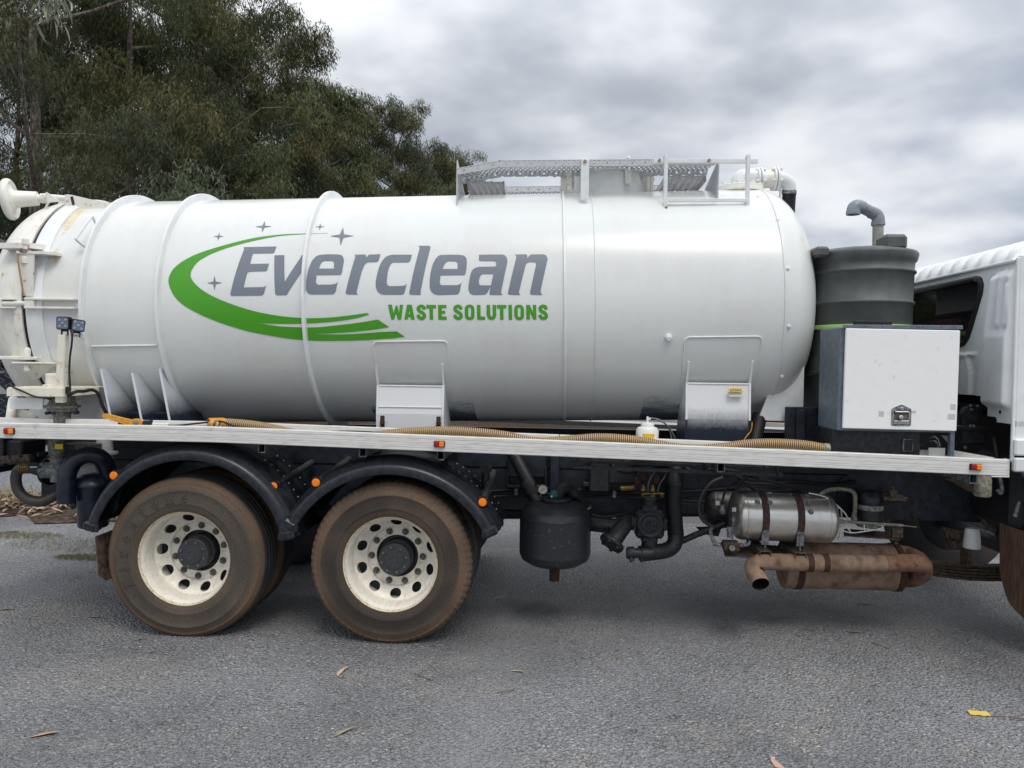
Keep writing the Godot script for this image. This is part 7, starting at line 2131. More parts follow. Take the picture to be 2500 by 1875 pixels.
func wall_point(z: float, y: float) -> Vector3:
	# how far the sheet is pressed out: a long bulge beside the window, two ribs, an arch and a ledge
	var edge := lerpf(0.785, 0.905, clampf((y - 1.62) / 0.7, 0.0, 1.0))
	var out := 0.045 * smoothstep(edge - 0.012, edge + 0.018, z) * smoothstep(1.515, 1.56, y) * smoothstep(2.37, 2.31, y) * smoothstep(1.12, 1.085, z)
	out -= 0.02 * smoothstep(edge + 0.03, edge + 0.06, z) * smoothstep(1.95, 2.02, y) * smoothstep(2.36, 2.30, y) * smoothstep(1.10, 1.08, z)
	for r in [[lerpf(0.985, 1.02, clampf((y - 2.0) / 0.35, 0, 1)), 2.02, 2.37], [lerpf(1.065, 1.08, clampf((y - 2.0) / 0.3, 0, 1)), 2.02, 2.28]]:
		out += 0.022 * exp(-pow((z - r[0]) / 0.010, 2.0)) * smoothstep(r[1] - 0.01, r[1] + 0.02, y) * smoothstep(r[2] + 0.01, r[2] - 0.02, y)
	var arch := 1.86 - 1.6 * maxf(0.0, absf(z - 0.60) - 0.02) ** 1.5 * 6.0
	out += 0.02 * smoothstep(0.535, 0.55, z) * smoothstep(0.685, 0.665, z) * smoothstep(arch + 0.01, arch - 0.015, y)
	out += 0.022 * smoothstep(1.872, 1.862, y) * smoothstep(1.84, 1.85, y) * smoothstep(0.74, 0.68, z)
	return Vector3(3.74 - out, y, z)

func make_front_flap() -> void:
	# dusty rubber flap hanging behind the front wheel, rounded at its inner corner
	var b := B.new()
	b.g = 1
	var rows := []
	for i in 13:
		var row := []
		for j in 17:
			var z := lerpf(0.925, 1.24, i / 12.0)
			var low := 0.26 + 0.13 * pow(1.0 - i / 12.0, 1.5) + (0.10 * pow(1.0 - i / 3.0, 2.0) if i < 3 else 0.0)
			var y := lerpf(0.80, low, j / 16.0)
			row.append(Vector3(3.80 + 0.005 * sin(z * 34.0) + 0.03 * (0.80 - y), y, z))
		rows.append(row)
	for i in 12:
		for j in 16:
			for back in [0.0, 0.012]:
				var o := Vector3(back, 0, 0)
				b.quad_n(rows[i][j] + o, rows[i + 1][j] + o, rows[i + 1][j + 1] + o, rows[i][j + 1] + o, Vector3(-1 if back == 0.0 else 1, 0, 0))
	part(b, "front_mud_flap", M.brown_flap, truck, "brown streaked mud flap behind the front wheel")

func window_outline(grow: float) -> PackedVector2Array:
	# in (z, y) on the rear wall
	var p := pv([-0.62, 1.935, 0.50, 1.935, 0.56, 1.948, 0.60, 1.98, 0.635, 2.04, 0.742, 2.26, 0.748, 2.30, 0.732, 2.328, 0.69, 2.338, -0.60, 2.338, -0.64, 2.325, -0.66, 2.28, -0.66, 1.98])
	if grow == 0.0: return p
	var o := Geometry2D.offset_polygon(p, -grow)
	return o[0]

func cab_skin() -> B:
	# roof with pressed ribs over the rear edge, side and far side
	var b := B.new()
	b.g = 1
	var prof := [Vector2(3.728, 2.415), Vector2(3.735, 2.435), Vector2(3.76, 2.468), Vector2(3.80, 2.500), Vector2(3.86, 2.528), Vector2(3.95, 2.552), Vector2(4.1, 2.574), Vector2(4.4, 2.592), Vector2(5.0, 2.60)]
	var n := 160
	var rows := []
	for k in n + 1:
		var z := lerpf(-1.13, 1.13, float(k) / n)
		var edge := maxf(0.0, absf(z) - 0.93) / 0.20
		var row := []
		for i in prof.size():
			var p: Vector2 = prof[i]
			var rib := 0.0
			if i >= 1 and i <= 7 and absf(z) < 1.08:
				rib = 0.02 * smoothstep(0.55, 0.85, 0.5 + 0.5 * cos((z - 0.06) * TAU / 0.165)) * [0, 0.2, 0.9, 1, 1, 1, 0.9, 0.6, 0][i]
			var y := 2.415 + (p.y - 2.415) * sqrt(maxf(0.0, 1.0 - edge * edge * 0.92)) + rib
			row.append(Vector3(p.x - rib * 0.5, y, z))
		rows.append(row)
	for k in n:
		for i in prof.size() - 1:
			b.quad_n(rows[k][i], rows[k][i + 1], rows[k + 1][i + 1], rows[k + 1][i], Vector3(-0.5, 1, 0))
	b.box(Vector3(4.6, 1.93, 1.125), Vector3(1.7, 1.03, 0.03), 0.008)
	b.box(Vector3(4.6, 1.93, -1.125), Vector3(1.7, 1.03, 0.03), 0.008)
	b.box(Vector3(4.0, 1.40, 1.125), Vector3(0.5, 0.12, 0.03), 0.008)
	return b

func make_toolbox() -> void:
	var x0 := 2.742
	var x1 := 3.413
	var y0 := 1.385
	var y1 := 2.012
	var z1 := 1.135
	var b := B.new().box(Vector3((x0 + x1) / 2 - 0.012, (y0 + y1) / 2 - 0.008, z1 - 0.185), Vector3(x1 - x0 + 0.026, y1 - y0, 0.34), 0.006)
	var t := part(b, "toolbox", M.box_grey, truck, "white faced toolbox with a chrome latch")
	part(B.new().box(Vector3((x0 + x1) / 2, 1.692, z1), Vector3(x1 - x0 - 0.004, 0.602, 0.022), 0.004, Basis(Vector3(0, 0, 1), -0.008)), "lid", M.box_white, t)
	part(B.new().box(Vector3((x0 + x1) / 2 + 0.005, 2.008, z1 - 0.004), Vector3(x1 - x0 + 0.03, 0.024, 0.012), 0.002, Basis(Vector3(0, 0, 1), 0.004)), "hinge_strip", M.box_grey, t)
	for i in 7:
		part(B.new().lathe([Vector2(0.006, 0), Vector2(0.005, 0.003), Vector2(0, 0.004)], axis_at(Vector3(x0 + 0.02 + 0.105 * i, 2.012, z1 + 0.002), Vector3(0, 0, 1)), 10), "rivet", M.galvanised, t)
	# recessed paddle latch on a five sided plate
	var c := Vector3(3.082, 1.483, z1 + 0.012)
	b = B.new().prism(pv([-0.058, -0.062, -0.052, -0.068, 0.052, -0.068, 0.058, -0.062, 0.058, 0.030, 0.053, 0.036, 0.006, 0.058, -0.006, 0.058, -0.053, 0.036, -0.058, 0.030]), 0.004, Transform3D(Basis(), c))
	var latch := part(b, "latch", M.galvanised, t)
	b = B.new()
	b.box(c + Vector3(0, -0.012, 0.0022), Vector3(0.086, 0.07, 0.002), 0.0008)
	part(b, "latch_dish", M.rack_steel, t)
	b = B.new()
	b.cyl(c + Vector3(-0.04, 0.016, 0.008), c + Vector3(0.04, 0.016, 0.008), 0.004, 10)
	b.box(c + Vector3(0, -0.042, 0.007), Vector3(0.088, 0.012, 0.008), 0.003)
	b.box(c + Vector3(0, -0.054, 0.006), Vector3(0.088, 0.006, 0.006), 0.002)
	b.lathe([Vector2(0.014, 0), Vector2(0.013, 0.012), Vector2(0.009, 0.014), Vector2(0, 0.014)], axis_at(c + Vector3(-0.006, -0.016, 0.002), Vector3(0, 0, 1)), 20)
	b.lathe([Vector2(0.011, 0), Vector2(0.010, 0.004), Vector2(0, 0.005)], axis_at(c + Vector3(0, 0.038, 0.002), Vector3(0, 0, 1)), 16)
	part(b, "latch_handle", M.chrome, t)
	for p in [[2158, 1009, 0.03, 0.034], [2333, 989, 0.032, 0.034], [2330, 1013, 0.044, 0.034], [2197, 1036, 0.036, 0.014], [2237, 1003, 0.03, 0.016]]:
		var q := at_lid(p[0], p[1])
		part(B.new().box(Vector3(q.x, q.y, z1 + 0.0114), Vector3(p[2], p[3], 0.0006), 0.0002, Basis(Vector3(0, 0, 1), -0.05)), "tape_remnant", M.tape, t)
	# dark stand under the box
	b = B.new()
	b.box(Vector3(2.98, 1.30, 0.93), Vector3(0.53, 0.16, 0.24), 0.006)
	b.box(Vector3(2.97, 1.205, 0.97), Vector3(0.60, 0.03, 0.26), 0.006)
	part(b, "box_stand", M.black_steel, truck)
	b = B.new()
	b.box(Vector3(3.165, 1.29, 1.055), Vector3(0.062, 0.082, 0.02), 0.006)
	part(b, "stand_opening", M.galvanised, truck)
	part(B.new().box(Vector3(3.165, 1.29, 1.066), Vector3(0.048, 0.068, 0.003), 0.001), "opening_back", M.print_black, truck)
	b = B.new()
	b.box(Vector3(3.427, 1.299, 1.05), Vector3(0.028, 0.17, 0.03), 0.003)
	plate(b, [Vector3(3.421, 1.349, 1.04), Vector3(3.422, 1.298, 1.04), Vector3(3.367, 1.355, 1.04)], 0.006)
	part(b, "stand_leg", M.box_grey, truck)
	part(B.new().box(Vector3(3.367, 1.242, 1), Vector3(0.10, 0.06, 0.004), 0.001), "white_plate", M.label_white, truck)
	b = B.new()
	plate(b, [Vector3(3.466, 1.257, 1), Vector3(3.625, 1.234, 1.16), Vector3(3.548, 1.22, 1.18), Vector3(3.467, 1.206, 1)], 0.005)
	part(b, "rail_end_gusset", M.aluminium, truck)
	for q in [[Vector3(3.366, 1.321, 0.9), Vector3(3.396, 1.332, 0.9), Vector3(3.422, 1.31, 0.9), Vector3(3.433, 1.271, 0.9)], [Vector3(3.367, 1.306, 0.9), Vector3(3.397, 1.303, 0.92), Vector3(3.423, 1.266, 0.9)]]:
		part(B.new().tube(smooth(q, 5), 0.006, 7), "cable", M.grey_pipe, truck)
	# white guard panel behind the dome's lower edge
	b = B.new()
	plate(b, [Vector3(2.392, 1.395, 0.55), Vector3(2.694, 1.389, 0.55), Vector3(2.693, 1.805, 0.55), Vector3(2.522, 1.747, 0.55)], 0.01)
	part(b, "dome_guard", M.bracket_white, truck)
	b = B.new()
	b.box(Vector3(2.87, 1.311, 0.6), Vector3(0.62, 0.36, 0.03), 0.006)
	b.box(Vector3(2.634, 1.294, 0.62) + Vector3(0.02, 0, 0), Vector3(0.06, 0.36, 0.06), 0.006)
	part(b, "tank_stand_panel", M.navy_steel, truck)
	part(B.new().tube([Vector3(2.419, 1.42, 0.5), Vector3(2.388, 1.339, 0.55), Vector3(2.35, 1.231, 0.6)], 0.05, 16), "black_drain_hose", M.black_rubber, truck)
	part(B.new().tube(smooth([Vector3(2.326, 1.388, 0.66), Vector3(2.316, 1.335, 0.68), Vector3(2.28, 1.292, 0.7), Vector3(2.264, 1.265, 0.7)], 5), 0.004, 6), "yellow_wire", M.lever_yellow, truck)

func at_lid(u: float, v: float) -> Vector2:
	# the lid's face: 0.0024 m to the photo's pixel
	return Vector2(2.745 + (u - 2066.0) * 0.002389, 1.984 - (v - 806.0) * 0.002462)

func make_water_tank() -> void:
	# slim grey moulded tank standing between the vacuum tank and the cab
	var t := thing("water_tank", "grey moulded plastic water tank standing behind the white toolbox", "water tank", Vector3(3.10, 1.36, 0.0))
	var y1: float = 2.194 - 1.36
	var y2: float = 2.402 - 1.36
	var yt: float = 2.526 - 1.36
	var rows := [[0.00, 0.300], [0.03, 0.312], [0.34, 0.314]]
	for y in [0.36, y1, y2]:
		for k in [[-0.016, 0.316], [-0.009, 0.326], [0.0, 0.330], [0.009, 0.326], [0.016, 0.316]]:
			rows.append([y + k[0], k[1] + (0.004 if y == y2 else 0.0)])
	rows.append_array([[y2 + 0.06, 0.323], [yt - 0.05, 0.335], [yt - 0.012, 0.345], [yt, 0.344], [yt + 0.012, 0.334], [yt + 0.03, 0.29], [yt + 0.06, 0.2], [yt + 0.075, 0.1], [yt + 0.08, 0.0]])
	var b := B.new()
	b.g = 1
	var half := 0.46
	var ring := func_ring()
	for i in rows.size() - 1:
		for k in ring.size():
			var q := []
			for e in [[i, k], [i + 1, k], [i + 1, (k + 1) % ring.size()], [i, (k + 1) % ring.size()]]:
				var d: Vector3 = ring[e[1]]
				var r: float = rows[e[0]][1]
				var s := half * (1.0 if rows[e[0]][0] < yt + 0.004 else clampf(r / 0.3, 0.0, 1.0))
				q.append(Vector3(d.x * r, rows[e[0]][0], d.z * r + d.y * s))
			b.quad_n(q[0], q[1], q[2], q[3], Vector3(ring[k].x, 0.6 if rows[i][0] > yt - 0.01 else 0.0, ring[k].z + ring[k].y))
	part(b, "shell", M.poly_grey, t)
	var base := Vector3(3.10, 1.36, 0.0)
	for p in [[Vector3(3.204, 2.583, 0.66), 0.15, 0.10, 0.16], [Vector3(2.757, 2.524, 0.6), 0.09, 0.07, 0.16]]:
		part(B.new().box(p[0] - base, Vector3(p[1], p[2], p[3]), 0.02), "moulded_lug", M.poly_grey, t)
	part(B.new().lathe([Vector2(0.24, -0.06), Vector2(0.25, 0.0), Vector2(0.24, 0.02), Vector2(0.15, 0.045), Vector2(0, 0.055)], Transform3D(Basis(), Vector3(-0.08, yt + 0.035, -0.3)), 40), "lid", M.poly_grey, t)
	# vent: upright, elbow, arm and turned-down elbow
	b = B.new().cyl(Vector3(3.267, 2.622, 0.3) - base - Vector3(0, 0.15, 0), Vector3(3.263, 2.78, 0.3) - base, 0.037, 24)
	part(b, "vent_pipe", M.vent_grey, t)
	b = B.new().tube(smooth([Vector3(3.263, 2.771, 0.3) - base, Vector3(3.262, 2.812, 0.3) - base, Vector3(3.247, 2.84, 0.3) - base, Vector3(3.206, 2.855, 0.31) - base], 6), 0.043, 22)
	b.lathe([Vector2(0.046, -0.012), Vector2(0.047, 0.0), Vector2(0.046, 0.012), Vector2(0.04, 0.013)], Transform3D(Basis(), Vector3(3.263, 2.777, 0.3) - base), 24)
	part(b, "vent_elbow", M.vent_pvc, t)
	part(B.new().tube([Vector3(3.225, 2.851, 0.305) - base, Vector3(3.124, 2.891, 0.33) - base], 0.040, 22), "vent_arm", M.vent_pvc, t)
	b = B.new().tube(smooth([Vector3(3.143, 2.884, 0.325) - base, Vector3(3.105, 2.893, 0.335) - base, Vector3(3.081, 2.883, 0.34) - base, Vector3(3.074, 2.855, 0.34) - base, Vector3(3.074, 2.838, 0.34) - base], 6), 0.045, 22, false)
	b.lathe([Vector2(0.047, 0.012), Vector2(0.048, 0.0), Vector2(0.047, -0.012), Vector2(0.041, -0.012), Vector2(0.04, 0.03)], Transform3D(Basis(), Vector3(3.074, 2.843, 0.34) - base), 24)
	part(b, "vent_elbow", M.vent_pvc, t)
	# ratchet strap round the tank
	b = B.new()
	b.g = 1
	for k in ring.size():
		var d: Vector3 = ring[k]
		var e: Vector3 = ring[(k + 1) % ring.size()]
		var p0 := Vector3(d.x * 0.330, 0.655, d.z * 0.330 + d.y * half)
		var p1 := Vector3(e.x * 0.330, 0.655, e.z * 0.330 + e.y * half)
		b.quad_n(p0, p1, p1 + Vector3(0, 0.03, 0), p0 + Vector3(0, 0.03, 0), d)
		b.quad_n(p0 + Vector3(0, 0.03, 0) , p1 + Vector3(0, 0.03, 0), p1 * Vector3(0.98, 1, 0.98) + Vector3(0, 0.03, 0), p0 * Vector3(0.98, 1, 0.98) + Vector3(0, 0.03, 0), Vector3.UP)
	part(b, "strap", M.strap_green, t)
	part(B.new().box(Vector3(-0.06, 0.688, 0.80), Vector3(0.24, 0.03, 0.02), 0.004), "ratchet", M.print_black, t)

func func_ring() -> Array:
	# directions round a stadium: x and z of the round end, y = which end of the straight side
	var out := []
	for k in 40:
		var a := TAU * (k + 0.5) / 40.0
		out.append(Vector3(cos(a), 1.0 if sin(a) >= 0.0 else -1.0, sin(a)))
	return out

func make_rear_gear() -> void:
	# light mast: square tube with two LED lamps, on the round step plate
	var z := 1.02
	var foot := Vector3(-2.212, 1.46, 1.02)
	var top := Vector3(-2.192, 1.903, 1.02)
	var d := (top - foot)
	var b := B.new().box((foot + top) / 2, Vector3(0.052, d.length(), 0.052), 0.006, basis_y(d) * Basis.from_euler(Vector3(0, 0.06, 0)))
	var mast := part(b, "light_mast", M.cream_paint, truck, "cream square post carrying two work lights")
	for l in [[Vector3(-2.174, 1.976, 1.04), 0.0, 0.084, 0.0], [Vector3(-2.103, 1.963, 1.01), 0.75, 0.078, -0.12]]:
		var bs := Basis.from_euler(Vector3(0, l[1], l[3]))
		var c: Vector3 = l[0]
		var s: float = l[2]
		b = B.new()
		b.prism(rounded(s, s, 0.012), 0.035, Transform3D(bs, c))
		for k in 5:
			b.box(c + bs * Vector3(0, -0.03 + 0.015 * k, -0.026), Vector3(s * 0.85, 0.004, 0.02), 0.001, bs)
		part(b, "work_light", M.black_rubber, mast)
		b = B.new().prism(rounded(s - 0.012, s - 0.012, 0.009), 0.003, Transform3D(bs, c + bs * Vector3(0, 0, 0.0175)))
		part(b, "lamp_glass", M.led_reflector, mast)
		for q in [[-0.02, 0.02], [0.02, 0.02], [0.0, 0.0], [-0.02, -0.02], [0.02, -0.02]]:
			b = B.new().lathe([Vector2(0.0085, 0.0), Vector2(0.007, 0.003), Vector2(0.0, 0.0045)], axis_at(c + bs * Vector3(q[0], q[1], 0.019), bs.z), 14)
			part(b, "led", M.led_lens, mast)
		b = B.new()
		for k in [-1.0, 1.0]:
			b.box(c + bs * Vector3(0.02 * k, -s / 2 - 0.016, -0.005), Vector3(0.004, 0.04, 0.016), 0.001, bs)
		b.box(c + bs * Vector3(0, -s / 2 - 0.006, -0.005), Vector3(0.04, 0.012, 0.016), 0.002, bs)
		part(b, "lamp_bracket", M.black_steel, mast)
	b = B.new()
	b.tube(smooth([Vector3(-2.159, 1.901, 1), Vector3(-2.127, 1.897, 0.98), Vector3(-2.107, 1.89, 0.96), Vector3(-2.099, 1.877, 0.95)], 4), 0.009, 8)
	b.lathe([Vector2(0, -0.02), Vector2(0.012, -0.015), Vector2(0.016, 0), Vector2(0.01, 0.012), Vector2(0, 0.014)], axis_at(Vector3(-2.118, 1.906, 0.95), Vector3(1, 0.1, 0)), 14)
	part(b, "mast_hook", M.stained_white, mast)
	b = B.new().tube(smooth([Vector3(-2.126, 1.934, 1.05), Vector3(-2.109, 1.9, 1.06), Vector3(-2.112, 1.842, 1.06), Vector3(-2.123, 1.762, 1.06), Vector3(-2.128, 1.67, 1.06), Vector3(-2.123, 1.551, 1.06), Vector3(-2.125, 1.519, 1.07)], 6), 0.0065, 8)
	part(b, "lamp_cable", M.black_rubber, mast)
	part(B.new().box(Vector3(-2.132, 1.659, 1.05), Vector3(0.045, 0.004, 0.006), 0.001), "cable_tie", M.galvanised, mast)
	b = B.new()
	b.box(Vector3(-2.137, 1.542, 1.06), Vector3(0.03, 0.05, 0.02), 0.008)
	b.tube(smooth([Vector3(-2.142, 1.503, 1.06), Vector3(-2.11, 1.533, 1.02), Vector3(-2.093, 1.534, 0.96), Vector3(-2.074, 1.541, 0.9), Vector3(-2.056, 1.512, 0.86), Vector3(-2.04, 1.434, 0.84), Vector3(-2.018, 1.372, 0.82), Vector3(-1.992, 1.316, 0.8)], 6), 0.011, 8)
	part(b, "cable_bundle", M.black_rubber, truck)
	# step plate: thick front beam, checkered top running back
	b = B.new()
	var l := Vector3(-2.54, 1.517, 1.06)
	var r := Vector3(-2.167, 1.507, 1.06)
	plate(b, [Vector3(l.x, 1.549, 1.06), Vector3(l.x, 1.499, 1.06), Vector3(r.x, 1.502, 1.06), Vector3(r.x, 1.555, 1.06)], 0.02)
	plate(b, [Vector3(r.x, 1.555, 1.06), Vector3(r.x, 1.502, 1.06), Vector3(-2.093, 1.502 + 0.01, 0.80), Vector3(-2.093, 1.555, 0.80)], 0.015)
	var ty := 1.555 - 0.004
	plate(b, [Vector3(l.x, ty, 1.055), Vector3(r.x, ty, 1.055), Vector3(-2.093, ty, 0.80), Vector3(-2.226, ty, 0.5), Vector3(l.x, ty, 0.5)], 0.012)
	part(b, "step_plate", M.cream_paint, truck)
	b = B.new()
	for i in 14:
		for j in 12:
			var p := Vector3(l.x + 0.03 + 0.034 * i, ty + 0.007, 0.56 + 0.042 * j)
			if p.x < r.x or p.z < 1.05 - (p.x - r.x) * 1.15:
				b.box(p, Vector3(0.024, 0.004, 0.007), 0.0015, Basis(Vector3(0, 1, 0), 0.7 if (i + j) % 2 else -0.7))
	var tread_bars := part(b, "checker_tread", M.cream_paint, truck)
	tread_bars.set_meta("kind", "stuff")
	b = B.new().lathe([Vector2(0.07, -0.02), Vector2(0.07, 0.0), Vector2(0.052, 0.003), Vector2(0.052, 0.052), Vector2(0.054, 0.054), Vector2(0.054, 0.07), Vector2(0.05, 0.076), Vector2(0, 0.078)], Transform3D(Basis(), Vector3(-2.347, ty + 0.02, 0.88)), 32, 0.5)
	part(b, "pivot_cap", M.cream_paint, truck)
	part(B.new().tube(smooth([Vector3(-2.57, 1.577, 1), Vector3(-2.504, 1.558, 1.06), Vector3(-2.423, 1.533, 1.085), Vector3(-2.345, 1.5, 1.08), Vector3(-2.285, 1.49, 1.06), Vector3(-2.289, 1.479, 1)], 6), 0.006, 7), "loose_cable", M.black_rubber, truck)
	# skirt panel and gusset below the plate
	part(B.new().box((Vector3(-2.593, 1.446, 0.98) + Vector3(-2.35, 1.45, 0.98)) / 2, Vector3(0.23, 0.075, 0.012), 0.003), "skirt_panel", M.bracket_white, truck)
	b = B.new()
	plate(b, [Vector3(-2.42, 1.484, 0.86), Vector3(-2.342, 1.446, 0.9), Vector3(-2.337, 1.378, 0.9), Vector3(-2.421, 1.401, 0.86)], 0.012)
	plate(b, [Vector3(-2.511, 1.39, 0.7), Vector3(-2.184, 1.506, 0.6), Vector3(-2.074, 1.281, 0.66), Vector3(-2.498, 1.272, 0.72)], 0.012)
	plate(b, [Vector3(-2.681, 1.376, 0.66), Vector3(-2.506, 1.287, 0.7), Vector3(-2.532, 1.431, 0.66), Vector3(-2.577, 1.459, 0.66)], 0.012)
	part(b, "deck_gusset", M.bracket_white, truck)
	# slewing post with its flanges
	var cx := -2.267
	b = B.new().lathe([Vector2(0.052, 1.20), Vector2(0.052, 1.365), Vector2(0.057, 1.368), Vector2(0.057, 1.38), Vector2(0.052, 1.383), Vector2(0.052, 1.40)], Transform3D(Basis(), Vector3(cx, 0.02, 0.92)), 32)
	var post := part(b, "slewing_post", M.post_grey, truck)
	b = B.new().lathe([Vector2(0.05, -0.02), Vector2(0.09, -0.018), Vector2(0.092, 0.004), Vector2(0.11, 0.006), Vector2(0.11, 0.02), Vector2(0.09, 0.022), Vector2(0.075, 0.05), Vector2(0.075, 0.09)], Transform3D(Basis(), Vector3(cx, 1.416, 0.92)), 36, 0.5)
	part(b, "slewing_flange", M.post_grey, post)
	for k in 8:
		var a := TAU * k / 8.0
		part(B.new().hexnut(Vector3(cx + cos(a) * 0.09, 1.416 - 0.02, 0.92 + sin(a) * 0.09), Vector3.DOWN, 0.012, 0.02), "flange_bolt", M.black_steel, post)
	bell(Vector3(-2.597, 1.313, 0.6), Vector3(-2.775, 1.336, 0.72), 0.03, 0.062, 0.15, truck)
	# grey pipe, collar with its yellow tag, tee and quick coupling under the rail
	var gx := -2.282
	b = B.new().lathe([Vector2(0.055, 0.985), Vector2(0.052, 1.0), Vector2(0.052, 1.055), Vector2(0.046, 1.06), Vector2(0.046, 1.10), Vector2(0.05, 1.102), Vector2(0.055, 1.16), Vector2(0.055, 1.22)], Transform3D(Basis(), Vector3(gx, 0, 0.95)), 28)
	part(b, "outlet_pipe", M.post_grey, truck)
	part(B.new().box(Vector3(-2.234, 1.171, 1.005), Vector3(0.055, 0.035, 0.006), 0.002), "yellow_tag", M.label_yellow, truck)
	part(B.new().lathe([Vector2(0.054, -0.005), Vector2(0.056, 0.0), Vector2(0.054, 0.005)], Transform3D(Basis(), Vector3(gx, 1.086, 0.95)), 28), "rust_ring", M.rust_metal, truck)
	b = B.new()
	b.tube([Vector3(-2.254, 1.007, 0.95), Vector3(-2.372, 1.004, 0.95)], 0.052, 24)
	b.tube([Vector3(-2.267, 1.083, 0.95), Vector3(-2.268, 0.933, 0.95)], 0.054, 24)
	b.hexnut(Vector3(-2.36, 1.005, 0.95), Vector3(-1, 0, 0), 0.058, 0.025)
	part(b, "grey_tee", M.grey_pipe, truck)
	b = B.new().lathe([Vector2(0.03, -0.012), Vector2(0.095, -0.012), Vector2(0.098, 0.0), Vector2(0.095, 0.012), Vector2(0.03, 0.012)], axis_at(Vector3(-2.42, 0.98, 0.82), Vector3(1, 0, 0.2)), 36)
	part(b, "black_flange", M.black_rubber, truck)
	b = B.new()
	b.tube([Vector3(-2.377, 1.004, 0.95), Vector3(-2.41, 1.013, 0.96), Vector3(-2.453, 1.022, 0.97)], [0.05, 0.042, 0.036], 20)
	b.box(Vector3(-2.393, 1.032, 1), Vector3(0.06, 0.018, 0.012), 0.003)
	part(b, "camlock_coupling", M.black_steel, truck)
	part(B.new().box(Vector3(-2.404, 1.033, 1.008), Vector3(0.05, 0.010, 0.006), 0.002), "camlock_lever", M.chrome, truck)
	b = B.new()
	for k in 5: b.lathe([Vector2(0.036, -0.004), Vector2(0.039, 0.0), Vector2(0.036, 0.004)], axis_at(Vector3(-2.509, 1.018, 0.97).lerp(Vector3(-2.456, 1.022, 0.97), k / 4.0), Vector3(1, 0, 0)), 20)
	part(b, "hose_band", M.brass, truck)
	part(ribbed(smooth([Vector3(-2.448, 1.022, 0.97), Vector3(-2.504, 1.021, 0.97), Vector3(-2.55, 0.991, 0.96), Vector3(-2.566, 0.926, 0.95), Vector3(-2.549, 0.864, 0.95), Vector3(-2.507, 0.821, 0.95), Vector3(-2.451, 0.798, 0.95), Vector3(-2.387, 0.797, 0.94), Vector3(-2.33, 0.825, 0.92), Vector3(-2.3, 0.852, 0.88)], 8), 0.033, 0.0016, 0.008, Color(0.032, 0.032, 0.034), Color(0.075, 0.065, 0.055)), "drain_hose", M.hose, truck, "looped black corrugated drain hose")
	part(B.new().tube([Vector3(-2.343, 1.116, 0.9), Vector3(-2.366, 1.116, 0.97), Vector3(-2.382, 1.114, 1)], 0.014, 12), "valve_handle", M.black_rubber, truck)
	# big black gooseneck
	part(B.new().tube(smooth([Vector3(-2.162, 0.807, 1.04), Vector3(-2.162, 0.936, 1.04), Vector3(-2.151, 1.02, 1.03), Vector3(-2.114, 1.088, 1.01), Vector3(-2.05, 1.118, 0.98), Vector3(-1.994, 1.093, 0.94), Vector3(-1.97, 1.014, 0.9), Vector3(-1.976, 0.915, 0.88)], 8), 0.055, 28, false), "gooseneck_pipe", M.navy_gloss, truck, "thick black gooseneck pipe")
	part(B.new().lathe([Vector2(0, -0.09), Vector2(0.05, -0.088), Vector2(0.064, -0.06), Vector2(0.067, 0.0), Vector2(0.064, 0.06), Vector2(0.05, 0.088), Vector2(0, 0.09)], axis_at(Vector3(-2.173, 0.977, 0.8), Vector3(0, 0, 1)), 28), "white_float", M.bottle_white, truck)
	b = B.new()
	b.lathe([Vector2(0.055, 0.93), Vector2(0.055, 1.06), Vector2(0.085, 1.065), Vector2(0.085, 1.08), Vector2(0.055, 1.085), Vector2(0.05, 1.2)], Transform3D(Basis(), Vector3(-2.077, 0.03, 0.75)), 28)
	part(b, "white_flanged_pipe", M.bracket_white, truck)
	b = B.new()
	plate(b, [Vector3(-2.375, 1.11, 0.6), Vector3(-2.25, 1.145, 0.6), Vector3(-2.256, 1.11, 0.6), Vector3(-2.364, 1.09, 0.6)], 0.01)
	part(b, "pipe_stay", M.bracket_white, truck)
	b = B.new()
	b.box((Vector3(-2.279, 1.154, 0.85) + Vector3(-2.094, 1.163, 0.75)) / 2, Vector3(0.24, 0.03, 0.2), 0.004)
	part(b, "pipe_bracket", M.post_grey, truck)
	# black bin with a domed lid
	var bc := Vector3(-2.054, 0.0, 0.92)
	b = B.new().lathe([Vector2(0, 0.628), Vector2(0.085, 0.63), Vector2(0.094, 0.64), Vector2(0.104, 0.92), Vector2(0.0, 0.92)], Transform3D(Basis(), bc), 40)
	var bin := part(b, "black_bin", M.navy_gloss, truck, "black bin with a domed lid")
	b = B.new().lathe([Vector2(0.104, 0.905), Vector2(0.118, 0.906), Vector2(0.119, 0.914), Vector2(0.115, 0.925), Vector2(0.10, 0.955), Vector2(0.07, 0.978), Vector2(0.0, 0.99)], Transform3D(Basis(), bc), 40)
	part(b, "bin_lid", M.navy_gloss, bin)
	part(B.new().cyl(Vector3(-2.254, 0.728, 0.8), Vector3(-2.254, 0.742, 0.8) + Vector3(0, 0.14, 0), 0.035, 16), "blue_can", M.navy_gloss, truck)
	part(B.new().box(Vector3(-2.161, 0.853, 0.95), Vector3(0.02, 0.16, 0.03), 0.004), "bin_bracket", M.black_steel, truck)
	# bumper beam and lamp box at the very back
	b = B.new()
	b.box(Vector3(-2.677, 1.107, 0.75), Vector3(0.20, 0.16, 0.25), 0.01)
	b.box(Vector3(-2.721, 1.117, 0.85), Vector3(0.06, 0.2, 0.10), 0.006)
	part(b, "lamp_box", M.black_steel, truck)
	b = B.new()
	b.box(Vector3(-2.599, 1.07, 0.9), Vector3(0.22, 0.05, 0.06), 0.006, Basis(Vector3(0, 0, 1), 0.08))
